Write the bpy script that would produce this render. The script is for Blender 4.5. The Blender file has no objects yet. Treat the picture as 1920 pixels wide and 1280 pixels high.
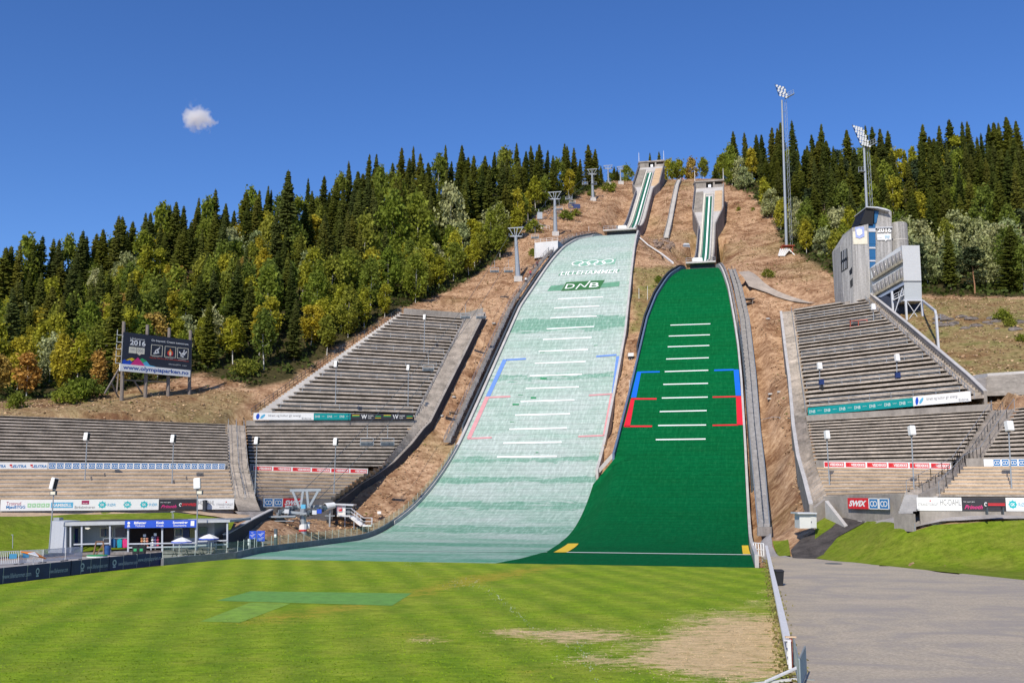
import bpy, bmesh, math, random
import numpy as np
from mathutils import Vector, Matrix
from mathutils.geometry import delaunay_2d_cdt
R = math.radians
rnd = random.Random(7)
col = bpy.context.scene.collection
sc = bpy.context.scene
# ------------------------------------------------------------------ camera, sky, sun, exposure
FX, CH, TH, AL = 1867.0, 6.5, R(8.53), R(13.5)
ct, st_, ca, sa = math.cos(TH), math.sin(TH), math.cos(AL), math.sin(AL)
cam = bpy.data.objects.new('camera', bpy.data.cameras.new('camera'))
col.objects.link(cam); sc.camera = cam
cam.location = (0, 0, CH); cam.rotation_euler = (R(90) + TH, 0, 0)
cam.data.sensor_width = 36; cam.data.lens = 36 * FX / 1920; cam.data.clip_start = 0.5; cam.data.clip_end = 12000
SUN_EL, SUN_AZ = R(38), R(21)          # shadows fall away from the camera, 21 degrees to the right
world = bpy.data.worlds.new('World'); sc.world = world; world.use_nodes = True
wn = world.node_tree; bg = wn.nodes['Background']
sky = wn.nodes.new('ShaderNodeTexSky'); sky.sky_type = 'NISHITA'; sky.sun_disc = False
sky.sun_elevation = SUN_EL; sky.sun_rotation = R(180) + SUN_AZ
sky.altitude = 1200; sky.air_density = 1.0; sky.dust_density = 0.5; sky.ozone_density = 5.0
hs = wn.nodes.new('ShaderNodeHueSaturation'); hs.inputs['Saturation'].default_value = 1.18; hs.inputs['Hue'].default_value = .511; hs.inputs['Value'].default_value = 1.0
wn.links.new(sky.outputs[0], hs.inputs['Color']); wn.links.new(hs.outputs[0], bg.inputs[0]); bg.inputs[1].default_value = 0.15
sun = bpy.data.objects.new('sun', bpy.data.lights.new('sun', 'SUN')); col.objects.link(sun)
sun.data.energy = 4.7; sun.data.angle = R(0.53); sun.data.color = (1.0, 0.92, 0.79)
sdir = Vector((math.sin(SUN_AZ) * math.cos(SUN_EL), math.cos(SUN_AZ) * math.cos(SUN_EL), -math.sin(SUN_EL)))
sun.rotation_euler = sdir.to_track_quat('-Z', 'Y').to_euler(); sun.location = (-60, -150, 200)
sc.view_settings.view_transform = 'Standard'; sc.view_settings.look = 'None'
sc.view_settings.exposure = 0.0; sc.view_settings.gamma = 1.0
sc.cycles.volume_bounces = 6; sc.cycles.max_bounces = 8; sc.cycles.transparent_max_bounces = 16

# ------------------------------------------------------------------ projection helpers (survey of the site from the photo)
def ray(px, py):
    x = (px - 960) / FX; y = (640 - py) / FX
    return (x, ct - st_ * y, st_ + ct * y)
def W(px, py, d=None, z=None):
    r = ray(px, py); k = d / r[1] if d is not None else (z - CH) / r[2]
    return Vector((r[0] * k, r[1] * k, CH + r[2] * k))
def ST(x, y): return y * ca + x * sa, x * ca - y * sa
def XY(s, t): return s * sa + t * ca, s * ca - t * sa
def pix(p):
    x, y, z = p[0], p[1], p[2] - CH
    zc = y * ct + z * st_; yc = -y * st_ + z * ct
    return 960 + FX * x / zc, 640 - FX * yc / zc

# ------------------------------------------------------------------ mesh builder
class MB:
    def __init__(s): s.v = []; s.f = []; s.uv = []
    def quad(s, *ps, uv=None):
        n = len(s.v); s.v += [tuple(p) for p in ps]; s.f.append(tuple(range(n, n + len(ps))))
        return s
    def box(s, c, size, rz=0.0, M=None):
        hx, hy, hz = size[0] / 2, size[1] / 2, size[2] / 2
        n = len(s.v)
        cz, sz = math.cos(rz), math.sin(rz)
        for dz in (-hz, hz):
            for dx, dy in ((-hx, -hy), (hx, -hy), (hx, hy), (-hx, hy)):
                if M is not None: p = M @ Vector((dx, dy, dz)); s.v.append((c[0] + p.x, c[1] + p.y, c[2] + p.z))
                else: s.v.append((c[0] + dx * cz - dy * sz, c[1] + dx * sz + dy * cz, c[2] + dz))
        for f in ((0, 3, 2, 1), (4, 5, 6, 7), (0, 1, 5, 4), (1, 2, 6, 5), (2, 3, 7, 6), (3, 0, 4, 7)):
            s.f.append(tuple(n + i for i in f))
        return s
    def bar(s, a, b, w, h=None):          # box from a to b, width w, height h
        a, b = Vector(a), Vector(b); h = h or w; d = b - a; L = d.length
        if L < 1e-6: return s
        x = d / L; up = Vector((0, 0, 1)) if abs(x.z) < .95 else Vector((0, 1, 0))
        y = up.cross(x).normalized(); z = x.cross(y)
        return s.box((a + b) / 2, (L, w, h), M=Matrix((x, y, z)).transposed())
    def tube(s, a, b, r0, r1=None, n=8, cap=True):
        a, b = Vector(a), Vector(b); r1 = r0 if r1 is None else r1; d = (b - a)
        if d.length < 1e-6: return s
        d.normalize(); u = d.orthogonal().normalized(); w = d.cross(u); k = len(s.v)
        for p, r in ((a, r0), (b, r1)):
            for i in range(n):
                an = 2 * math.pi * i / n; q = p + (u * math.cos(an) + w * math.sin(an)) * r; s.v.append(tuple(q))
        for i in range(n): s.f.append((k + i, k + (i + 1) % n, k + n + (i + 1) % n, k + n + i))
        if cap: s.f.append(tuple(k + i for i in reversed(range(n)))); s.f.append(tuple(k + n + i for i in range(n)))
        return s
    def path(s, pts, w, h=None):
        for a, b in zip(pts, pts[1:]): s.bar(a, b, w, h)
        return s
    def prism(s, front, back):            # two matching loops
        n = len(front); k = len(s.v); s.v += [tuple(p) for p in front] + [tuple(p) for p in back]
        s.f.append(tuple(k + i for i in range(n))); s.f.append(tuple(k + n + i for i in reversed(range(n))))
        for i in range(n): j = (i + 1) % n; s.f.append((k + i, k + n + i, k + n + j, k + j))
        return s
    def ball(s, c, r, n=8, m=5, sx=1, sy=1, sz=1):
        k = len(s.v)
        for j in range(m + 1):
            th = math.pi * j / m
            for i in range(n):
                a = 2 * math.pi * i / n; s.v.append((c[0] + r * sx * math.sin(th) * math.cos(a), c[1] + r * sy * math.sin(th) * math.sin(a), c[2] + r * sz * math.cos(th)))
        for j in range(m):
            for i in range(n): a = k + j * n + i; b = k + j * n + (i + 1) % n; s.f.append((a, a + n, b + n, b))
        return s
    def lathe(s, c, prof, n=16):
        k = len(s.v)
        for r, z in prof:
            for i in range(n): a = 2 * math.pi * i / n; s.v.append((c[0] + r * math.cos(a), c[1] + r * math.sin(a), c[2] + z))
        for j in range(len(prof) - 1):
            for i in range(n): a = k + j * n + i; b = k + j * n + (i + 1) % n; s.f.append((a, b, b + n, a + n))
        s.f.append(tuple(k + i for i in reversed(range(n)))); e = k + (len(prof) - 1) * n; s.f.append(tuple(e + i for i in range(n)))
        return s
    def grid(s, P):                       # P[i][j] points
        k = len(s.v); ni, nj = len(P), len(P[0])
        for row in P: s.v += [tuple(p) for p in row]
        for i in range(ni - 1):
            for j in range(nj - 1): a = k + i * nj + j; s.f.append((a, a + 1, a + nj + 1, a + nj))
        return s
    def build(s, name, m, parent=None, smooth=False, label=None):
        o0 = Vector((0, 0, 0)); p = parent
        while p is not None: o0 += p.location; p = p.parent
        me = bpy.data.meshes.new(name)
        me.from_pydata([(x - o0.x, y - o0.y, z - o0.z) for x, y, z in s.v], [], s.f); me.update()
        if m is not None: me.materials.append(m)
        if smooth: me.polygons.foreach_set('use_smooth', [True] * len(me.polygons))
        o = bpy.data.objects.new(name, me); col.objects.link(o)
        if parent is not None: o.parent = parent
        if label: o['label'] = label
        return o
def fixn(o):                              # consistent outward normals
    bm = bmesh.new(); bm.from_mesh(o.data); bmesh.ops.recalc_face_normals(bm, faces=bm.faces); bm.to_mesh(o.data); bm.free(); return o
def tag(o, label=None, cat=None, group=None, kind=None):
    if label: o['label'] = label
    if cat: o['category'] = cat
    if group: o['group'] = group
    if kind: o['kind'] = kind
    return o
def thing(name, label, cat, loc=(0, 0, 0), group=None):
    o = bpy.data.objects.new(name, None); col.objects.link(o); o.location = loc; o.empty_display_size = .2
    return tag(o, label, cat, group)
def copy_tree(o, parent=None):
    c = o.copy(); col.objects.link(c); c.parent = parent
    for ch in o.children: copy_tree(ch, c)
    return c

# ------------------------------------------------------------------ materials
def newmat(name):
    m = bpy.data.materials.new(name); m.use_nodes = True; nt = m.node_tree; return m, nt, nt.nodes['Principled BSDF']
def N(nt, t, **k):
    n = nt.nodes.new('ShaderNode' + t)
    for a, v in k.items(): setattr(n, a, v)
    return n
def lk(nt, a, b): nt.links.new(a, b)
def noise(nt, vec, scale, detail=4, rough=.55, dist=0.0):
    n = N(nt, 'TexNoise'); n.inputs['Scale'].default_value = scale; n.inputs['Detail'].default_value = detail
    n.inputs['Roughness'].default_value = rough; n.inputs['Distortion'].default_value = dist
    lk(nt, vec, n.inputs['Vector']); return n.outputs['Fac']
def mapping(nt, vec, scale=(1, 1, 1), rot=(0, 0, 0)):
    n = N(nt, 'Mapping'); n.inputs['Scale'].default_value = scale; n.inputs['Rotation'].default_value = rot; lk(nt, vec, n.inputs['Vector']); return n.outputs[0]
def ramp(nt, fac, stops, interp='LINEAR'):
    n = N(nt, 'ValToRGB'); cr = n.color_ramp; cr.interpolation = interp
    while len(cr.elements) < len(stops): cr.elements.new(.5)
    for e, (p, c) in zip(cr.elements, stops): e.position = p; e.color = (c[0], c[1], c[2], 1) if not isinstance(c, (int, float)) else (c, c, c, 1)
    lk(nt, fac, n.inputs[0]); return n.outputs[0]
def mix(nt, f, a, b, mode='MIX'):
    n = N(nt, 'Mix', data_type='RGBA', blend_type=mode); n.clamp_factor = True
    for sock, v in ((n.inputs[0], f), (n.inputs[6], a), (n.inputs[7], b)):
        if isinstance(v, (int, float)): sock.default_value = v
        elif isinstance(v, tuple): sock.default_value = (v[0], v[1], v[2], 1)
        else: lk(nt, v, sock)
    return n.outputs[2]
def math_(nt, op, a, b=0.0):
    n = N(nt, 'Math', operation=op)
    for i, v in enumerate((a, b)):
        if isinstance(v, (int, float)): n.inputs[i].default_value = v
        else: lk(nt, v, n.inputs[i])
    return n.outputs[0]
def bump(nt, b, h, strength=.4, dist=.1):
    n = N(nt, 'Bump'); n.inputs['Strength'].default_value = strength; n.inputs['Distance'].default_value = dist
    lk(nt, h, n.inputs['Height']); lk(nt, n.outputs[0], b.inputs['Normal'])
def pos(nt): return N(nt, 'NewGeometry').outputs['Position']
def obj(nt): return N(nt, 'TexCoord').outputs['Object']
def plain(name, c, rough=.6, var=.18, scale=1.5, metal=0.0, spec=None, streak=None, bmp=0.0):
    m, nt, b = newmat(name); v = obj(nt)
    if streak: v2 = mapping(nt, v, streak)
    else: v2 = v
    n1 = noise(nt, v2, scale, 6, .65); n2 = noise(nt, v, scale * 7, 3)
    f = math_(nt, 'ADD', math_(nt, 'MULTIPLY', n1, .7), math_(nt, 'MULTIPLY', n2, .3))
    lo = tuple(x * (1 - var * 1.6) for x in c); hi = tuple(min(x * (1 + var * 1.2), .95) for x in c)
    cc = ramp(nt, f, [(.3, lo), (.7, hi)]); lk(nt, cc, b.inputs['Base Color'])
    b.inputs['Roughness'].default_value = rough; b.inputs['Metallic'].default_value = metal
    if bmp: bump(nt, b, f, bmp, .05)
    return m
conc = plain('concrete', (.30, .27, .24), .9, .3, .35, streak=(1, 1, .25), bmp=.3)
conc_terr = plain('terrace_concrete', (.42, .365, .31), .92, .38, .5, streak=(1, 1, 1), bmp=.3)
conc_dark = plain('weathered_concrete', (.22, .20, .19), .9, .35, .5, streak=(3, 3, .3), bmp=.3)
conc_light = plain('pale_concrete', (.48, .46, .44), .9, .15, .4, bmp=.2)
wood = plain('seat_wood', (.55, .40, .26), .85, .25, .8, streak=(.3, .3, 4), bmp=.2)
wood_grey = plain('grey_timber', (.20, .17, .15), .85, .3, 2.0, streak=(4, 4, .5), bmp=.3)
wood_brown = plain('brown_timber', (.22, .12, .07), .85, .3, 2.0, streak=(4, 4, .5))
steel = plain('galvanised_steel', (.33, .36, .39), .45, .12, 3, metal=.35)
steel_dark = plain('dark_steel', (.09, .11, .13), .5, .2, 3, metal=.3)
alu = plain('pale_metal', (.62, .63, .65), .4, .08, 2, metal=.2)
white = plain('white_paint', (.78, .78, .77), .5, .06, 1.5)
whitesign = plain('white_board', (.80, .80, .79), .45, .04, 1)
black = plain('black_plastic', (.015, .016, .02), .5, .2, 3)
dark = plain('dark_boards_and_shade', (.035, .04, .05), .8, .3, 1)  # near black; also paints the shade of the stand side wall and retaining wall
navy = plain('navy_vinyl', (.008, .025, .12), .45, .2, 1)
blue = plain('bright_blue', (.01, .07, .5), .45, .08, 2)
bluegrey = plain('blue_grey_panel', (.10, .15, .24), .6, .15, 1)
teal = plain('teal_board', (.0, .27, .27), .5, .06, 2)
red = plain('red_board', (.62, .02, .03), .5, .06, 2)
rust = plain('red_scaffold', (.35, .07, .04), .7, .2, 2)
yellow = plain('yellow_mat', (.75, .50, .02), .8, .1, 2)
lblue = plain('light_blue', (.1, .4, .62), .5, .05, 2)
gblue = plain('emblem_blue', (.02, .18, .45), .5, .05, 2)
charcoal = plain('charcoal_board', (.03, .028, .035), .5, .2, 2)
pink = plain('pink_print', (.65, .03, .2), .5, .1, 2)
green_p = plain('green_print', (.03, .35, .12), .5, .1, 2)
lgreen = plain('pale_green_print', (.35, .62, .35), .5, .1, 2)
orange = plain('orange_print', (.8, .25, .03), .5, .1, 2)
cream = plain('cream_cloth', (.72, .68, .55), .8, .08, 2)
grey_p = plain('grey_print', (.25, .25, .26), .6, .05, 2)
roofing = plain('roof_felt', (.10, .10, .11), .9, .3, 1)
wallpaint = plain('grey_wall_boards', (.42, .45, .50), .7, .08, 1, streak=(8, 8, .3))
skin = plain('skin', (.5, .3, .2), .6, .05, 3)
m, nt, b = newmat('window_glass'); b.inputs['Base Color'].default_value = (.03, .08, .16, 1); b.inputs['Roughness'].default_value = .05; b.inputs['Specular IOR Level'].default_value = .9; glassdark = m
m, nt, b = newmat('blue_glass'); b.inputs['Base Color'].default_value = (.03, .12, .27, 1); b.inputs['Roughness'].default_value = .1; glassblue = m
m, nt, b = newmat('clear_glass')
g = N(nt, 'BsdfGlossy'); g.inputs['Roughness'].default_value = .03; tr = N(nt, 'BsdfTransparent'); tr.inputs['Color'].default_value = (.90, .96, .93, 1)
mx = N(nt, 'MixShader'); mx.inputs[0].default_value = .07; lk(nt, tr.outputs[0], mx.inputs[1]); lk(nt, g.outputs[0], mx.inputs[2])
lk(nt, mx.outputs[0], nt.nodes['Material Output'].inputs['Surface']); clear = m

# ------------------------------------------------------------------ ski jump landing profiles
PL = (294, 85.0, 3.0, 70, 185.4, 24.0, 173.0, 15.3, 124.0)
PS = (257.2, 65.2, 2.2, 48, 180.3, 23.0, 170.0, 17.2, 113.0)
def prof(s, P):
    TO, zTO, tab, x1, sK, zK, sL, zL, sU = P
    if s >= sK:
        x = TO - s; x = max(x, 0); xk = TO - sK
        I = lambda q: x1 * (min(q / x1, 1) ** 3 - min(q / x1, 1) ** 4 / 2) + max(0, q - x1)
        bb = (zTO - tab - zK - .15 * xk) / I(xk)
        return zTO - tab - .15 * x - bb * I(x)
    if s >= sL: return zL + (zK - zL) * (s - sL) / (sK - sL)
    if s > sU: return zL * ((s - sU) / (sL - sU)) ** 2
    return 0.0
def ip(x, xs, ys): return float(np.interp(x, xs, ys))
def tLL(s): return ip(s, (92, 140, 165, 219, 230, 242, 253, 263, 268, 294), (-50.4, -51.2, -50.8, -50.3, -48.8, -47.4, -46, -44, -41.2, -40))
def tLR(s): return ip(s, (150, 205, 220, 243, 264, 280, 294), (-24.8, -25.3, -26.1, -27.4, -28.6, -30, -31))
def tSL(s): return ip(s, (155, 180, 198, 208, 218, 223, 232, 238, 257), (-21.5, -21.3, -20.7, -20.4, -19.3, -18.4, -17, -15.7, -14.5))
def tSR(s): return ip(s, (88, 122, 163, 184, 196, 206, 220, 225, 237, 257), (-.1, -.8, -1.3, -1.7, -2.2, -2.9, -4.1, -4.7, -6, -7.8))
def tB(s): return ip(s, (89, 96, 108, 128, 160), (-23, -22.2, -22.0, -24.2, -24.8))
SB = 89.3
def zL_(s): return prof(s, PL) + .03
def zS_(s, t=None):
    z = prof(s, PS) + .03
    if t is not None and s < 159:
        zl = prof(s, PL) + .03; w = min(max((t - tB(s)) / 4.5, 0), 1); w = w * w * (3 - 2 * w)
        return zl + (z - zl) * w
    return z
def hit(px, py, h):
    r = ray(px, py); zf = (lambda s, t: zL_(s)) if h == 'L' else zS_
    pd = None; d = 70.0
    while d < 330:
        x = r[0] * d / r[1]; z = CH + r[2] * d / r[1]; s, t = ST(x, d); f = z - zf(s, t)
        if pd is not None and f <= 0:
            lo, hi = pd, d
            for _ in range(18):
                m = (lo + hi) / 2; x = r[0] * m / r[1]; z = CH + r[2] * m / r[1]; s, t = ST(x, m)
                if z - zf(s, t) > 0: lo = m
                else: hi = m
            return Vector((x, m, z)), s, t
        pd = d; d += 1.0
    return None
def on(s, t, h, off=0.0):
    x, y = XY(s, t); return Vector((x, y, (zL_(s) if h == 'L' else zS_(s, t)) + off))

# ------------------------------------------------------------------ terrain: control points, thin plate spline
CP = []
def cp(*a):
    for px, py, d in a: p = W(px, py, d); CP.append((p.x, p.y, p.z))
def cw(*a): CP.extend(a)
def Wt(px, py, t):                       # point of a photo ray lying on the line parallel to the jumps at offset t
    r = ray(px, py); return W(px, py, d=-t / (sa - ca * r[0] / r[1]))
for q in ((850, 722, 197), (920, 592, 222), (885, 655, 209), (800, 822, 181), (760, 872, 172.5), (722, 902, 167), (690, 932, 160), (668, 950, 156), (640, 975, 147), (605, 992, 138)): CP.append(tuple(W(*q)))
cp((-60, 775, 142), (0, 775, 142), (200, 778, 148), (420, 785, 166), (100, 750, 160), (300, 735, 170), (450, 740, 178), (480, 770, 174),
   (560, 722, 186), (650, 660, 201), (750, 588, 217), (830, 575, 229), (905, 582, 225), (-60, 745, 155), (0, 700, 190), (150, 690, 195), (0, 640, 235),
   (560, 1006, 122), (480, 1016, 115),
   (930, 540, 238), (960, 500, 258), (990, 470, 272), (1040, 442, 290), (1000, 420, 305), (1060, 400, 318), (1110, 372, 345), (1150, 352, 366), (1180, 344, 378),
   (1240, 455, 287), (1250, 400, 318), (1265, 350, 362), (1272, 338, 382), (1225, 492, 262), (1262, 505, 253), (1205, 450, 284), (1200, 560, 225), (1180, 640, 204), (1170, 700, 190), (1150, 800, 171), (1132, 878, 158),
   (1372, 500, 256), (1400, 560, 222), (1404, 650, 197), (1440, 600, 212), (1450, 700, 182), (1432, 800, 160), (1440, 900, 138), (1470, 950, 124), (1480, 850, 143), (1470, 700, 174), (1440, 985, 112), (1485, 985, 110),
   (1400, 450, 285), (1380, 375, 328), (1350, 340, 370), (1310, 338, 375), (1440, 450, 275), (1480, 500, 242), (1500, 530, 225), (1560, 555, 207), (1540, 500, 237), (1460, 570, 217), (1430, 400, 305),
   (1630, 552, 206), (1700, 572, 190), (1780, 622, 172), (1850, 680, 155), (1920, 702, 146), (1920, 620, 168), (1920, 560, 190), (1800, 560, 196), (1700, 548, 207), (1990, 700, 144), (1990, 560, 190),
   (1700, 966, 94), (1920, 964, 91), (1800, 965, 92), (2000, 964, 90), (1620, 985, 103), (1560, 1005, 103), (1500, 1010, 104),
   (-60, 967, 110), (0, 965, 113), (200, 961, 120), (430, 958, 124), (520, 975, 122), (0, 1000, 108), (250, 1000, 113))
SKY_L = [(8,462),(20,460),(37,453),(50,450),(62,447),(78,440),(102,445),(112,447),(132,448),(150,430),(162,440),(180,435),(197,427),(217,400),(234,403),(249,413),(273,397),(283,398),(304,382),(315,382),(333,377),(346,383),(370,368),(388,372),(405,353),(424,380),(440,375),(462,358),(472,357),(484,355),(498,346),(508,355),(543,289),(578,333),(588,330),(607,328),(627,306),(640,325),(657,300),(670,301),(691,287),(704,287),(733,297),(752,274),(775,272),(795,281),(813,297),(837,270),(867,270),(899,291),(909,265),(924,269),(946,264),(969,267),(998,271),(1013,268),(1023,279),(1036,270),(1046,270),(1058,269),(1066,272),(1077,276),(1085,275),(1105,270),(1114,278),(1127,310),(1150,312)]
SKY_R = [(1354,290),(1376,245),(1397,246),(1417,251),(1429,251),(1444,236),(1456,240),(1465,227),(1485,225),(1512,243),(1525,251),(1536,231),(1560,248),(1571,243),(1588,242),(1605,240),(1622,234),(1633,236),(1648,240),(1663,245),(1672,243),(1681,238),(1700,268),(1727,233),(1758,234),(1778,221),(1802,226),(1817,226),(1850,230),(1863,227),(1873,228),(1890,216),(1905,225),(1917,219),(1940,222),(1970,226)]
def ridge_d(px): return ip(px, (-100, 0, 300, 543, 700, 900, 1100, 1180, 1300, 1376, 1500, 1700, 1900, 2050), (235, 240, 268, 290, 312, 340, 368, 384, 388, 362, 340, 312, 292, 280))
for px, py in ((-100, 480), (8, 462), (112, 447), (217, 412), (333, 380), (462, 360), (600, 330), (704, 290), (837, 272), (946, 266), (1058, 270)):
    d = ridge_d(px); p = W(px, py, d); h = 17.5
    cw((p.x, p.y, p.z - h)); cw((p.x * 1.12, p.y + 50, p.z - h - 3))
    cw((p.x * 1.3, p.y + 120, p.z - h - 12))
for px, py in ((1376, 250), (1456, 240), (1560, 240), (1681, 240), (1778, 226), (1890, 222), (2050, 225)):
    d = ridge_d(px); p = W(px, py, d); h = 19
    cw((p.x, p.y, p.z - h)); cw((p.x * 1.12, p.y + 50, p.z - h)); cw((p.x * 1.3, p.y + 120, p.z - h - 8))
for px in (1130, 1180, 1240, 1300, 1350):
    p = W(px, 338, 392); cw((p.x, p.y, p.z - 1.5)); cw((p.x, p.y + 40, p.z - 4)); cw((p.x * 1.2, p.y + 120, p.z - 14))
for X in range(-120, 121, 20):
    for Y in (-60, -30, 0, 30, 55, 72): cw((X, Y, -.03))
for X, Y, Z in ((-75, 85, 0), (-55, 88, 0), (-40, 95, 0), (-62, 104, .2), (-50, 106, .2), (-30, 95, 0), (-20, 95, 0), (0, 88, 0), (10, 88, 0), (20, 85, 0), (30, 85, 0), (28, 98, .1), (45, 80, 0), (-90, 100, 2), (-110, 120, 6), (-110, 90, 1), (70, 85, 3), (-30, 110, .2), (-34, 108, .2), (-40, 108, .2)): cw((X, Y, Z))
for px, py, z in ((1540, 1046, 0), (1600, 1055, 0), (1700, 1066, 0), (1800, 1076, 0), (1920, 1090, 0)):
    p = W(px, py, z=z); cw(tuple(p))
for s in range(95, 290, 8):      # ground alongside the landing slopes
    z = zL_(s); k = min(max((s - 120) / 60, 0), 1)
    x, y = XY(s, tLL(s) - 1.5); cw((x, y, z - .5))
    x, y = XY(s, (tLL(s) + tLR(s)) / 2); cw((x, y, z - .8))
    if s > 165: x, y = XY(s, tLR(s) + 1.2); cw((x, y, z - .9))
    if s < 255:
        z = zS_(s); x, y = XY(s, tSR(s) + 1.5); cw((x, y, z - .5)); x, y = XY(s, (tSL(s) + tSR(s)) / 2); cw((x, y, z - .8))
CP = np.array(CP); 
_k = np.unique(np.round(CP[:, :2] / 2.0), axis=0, return_index=True)[1]; CP = CP[_k]
def tps(P, Q, lam=.6):
    S = 100.0; A = P[:, :2] / S; n = len(A)
    U = lambda r2: np.where(r2 > 1e-12, r2 * np.log(np.maximum(r2, 1e-12)), 0.0)
    K = U(((A[:, None] - A[None]) ** 2).sum(-1)) + lam * 1e-4 * np.eye(n)
    B = np.hstack([np.ones((n, 1)), A]); M = np.block([[K, B], [B.T, np.zeros((3, 3))]])
    w = np.linalg.solve(M, np.concatenate([P[:, 2], np.zeros(3)]))
    out = np.zeros(len(Q)); Qs = Q / S
    for i in range(0, len(Q), 8000):
        q = Qs[i:i + 8000]; out[i:i + 8000] = U(((q[:, None] - A[None]) ** 2).sum(-1)) @ w[:n] + w[n] + q @ w[n + 1:]
    return out
gx = np.arange(-190, 236, 2.0); gy = np.arange(-60, 470, 2.0)
ex = lambda a, b, k: np.array([a + (b - a) * (i / k) ** 2 for i in range(1, k + 1)])
GX = np.concatenate([ex(gx[0], -3000, 14)[::-1], gx, ex(gx[-1], 3000, 14)]); GY = np.concatenate([ex(gy[0], -2500, 12)[::-1], gy, ex(gy[-1], 5000, 14)])
XX, YY = np.meshgrid(gx, gy, indexing='ij')
Zc = tps(CP, np.stack([XX.ravel(), YY.ravel()], 1)).reshape(XX.shape)
flat = (YY < 70); Zc[flat] = -.03
_rn = np.random.RandomState(3)
def smooth_noise(shape, step):
    n = _rn.rand(shape[0] // step + 3, shape[1] // step + 3); i = np.arange(shape[0]) / step; j = np.arange(shape[1]) / step
    i0 = i.astype(int); j0 = j.astype(int); fi = (i - i0)[:, None]; fj = (j - j0)[None]; fi = fi * fi * (3 - 2 * fi); fj = fj * fj * (3 - 2 * fj)
    a = n[i0][:, j0]; b_ = n[i0 + 1][:, j0]; c = n[i0][:, j0 + 1]; d = n[i0 + 1][:, j0 + 1]
    return (a * (1 - fi) + b_ * fi) * (1 - fj) + (c * (1 - fi) + d * fi) * fj - .5
_yl0 = np.interp(XX, (24, 29, 38, 60), (101, 98, 88, 74))
flatz = ((XX < -25) & (XX > -95) & (YY < 104)) | ((XX >= -25) & (XX <= 24) & (YY < 101)) | ((XX > 24) & (YY < _yl0 - 1))
Zc[flatz] = np.minimum(Zc[flatz], -.03)
_k = np.clip((YY - _yl0 + 1) / 5, 0, 1); _k = np.where((XX > 24) & (XX < 110), .12 + .88 * _k, 1); Zc = np.where((~flatz) & (Zc > 0), Zc * _k, Zc)
hill = np.clip((Zc - 3) / 6, 0, 1)
Zc += hill * (smooth_noise(XX.shape, 8) * 1.4 + smooth_noise(XX.shape, 3) * .6 + smooth_noise(XX.shape, 1) * .15)
def blur(Z): return (Z[:-2, 1:-1] + Z[2:, 1:-1] + Z[1:-1, :-2] + Z[1:-1, 2:] + 2 * Z[1:-1, 1:-1]) / 6
S_, T_ = YY * ca + XX * sa, XX * ca - YY * sa
_b = Zc.copy(); _b[1:-1, 1:-1] = blur(Zc); _c = _b.copy(); _c[1:-1, 1:-1] = blur(_b); Zc = np.where(Zc > .3, _c, Zc)
vz = np.vectorize(lambda s, t: zL_(s) if (tLL(s) - 1.6 < t < (tLR(s) if s > 162 else -19.5) + .8) else 1e9)
vs = np.vectorize(lambda s, t: zS_(s, t) if ((tSL(s) if s > 159 else tB(s)) - .8 < t < tSR(s) + 1.6) else 1e9)
msk = (S_ > 88) & (S_ < 296) & (T_ > -54) & (T_ < 3)
def zin(x, P, k0):
    u = min(x / k0[0], 1); return P[1] + .19 * x + (k0[1] - .19) * (k0[0] * (u ** 3 - u ** 4 / 2) + max(0, x - k0[0]))
for i, j in zip(*np.where((S_ > 252) & (S_ < 384) & (T_ > -45) & (T_ < 0))):
    s, t = S_[i, j], T_[i, j]
    for P, ax, k0, X in ((PL, -34.8, (35, .64), 87), (PS, -10.9, (30, .69), 71)):
        x = s - P[0]
        if -6 < x < X + 3 and abs(t - ax) < 8.5:
            w = max(abs(t - ax) - 6, 0); Zc[i, j] = min(Zc[i, j], zin(max(x, 0), P, k0) - (3.4 if x < 8 else 2.0) + w * .5)
zz = np.full(XX.shape, 1e9); zz[msk] = np.minimum(vz(S_[msk], T_[msk]), vs(S_[msk], T_[msk])); Zc = np.minimum(Zc, zz - np.where((S_ < 168) & (T_ > -45), .9, .4))
def lower(P00, P10, P11, P01, off=.6):   # keep the ground below a built quad
    nu = int(max((P10 - P00).length, (P11 - P01).length)) + 2; nv = int(max((P01 - P00).length, (P11 - P10).length)) + 2
    for i in range(nu + 1):
        for j in range(nv + 1):
            u, v = i / nu, j / nv; p = (P00 * (1 - u) + P10 * u) * (1 - v) + (P01 * (1 - u) + P11 * u) * v
            a = int((p.x - gx[0]) / 2); c = int((p.y - gy[0]) / 2)
            if 0 <= a < len(gx) - 1 and 0 <= c < len(gy) - 1: Zc[a:a + 2, c:c + 2] = np.minimum(Zc[a:a + 2, c:c + 2], p.z - off)
def Zt(x, y):
    fx = min(max((x - gx[0]) / 2, 0), len(gx) - 1.001); fy = min(max((y - gy[0]) / 2, 0), len(gy) - 1.001)
    i, j = int(fx), int(fy); u, v = fx - i, fy - j
    return float((Zc[i, j] * (1 - u) + Zc[i + 1, j] * u) * (1 - v) + (Zc[i, j + 1] * (1 - u) + Zc[i + 1, j + 1] * u) * v)
def G(px, py, d0=60, d1=420):            # where the view through a photo point meets the ground
    r = ray(px, py); pd = None; d = d0
    while d < d1:
        x = r[0] * d / r[1]; z = CH + r[2] * d / r[1]; f = z - Zt(x, d)
        if pd is not None and f <= 0: m = (pd + d) / 2; return Vector((r[0] * m / r[1], m, Zt(r[0] * m / r[1], m)))
        pd = d; d += .5
    return None
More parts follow.
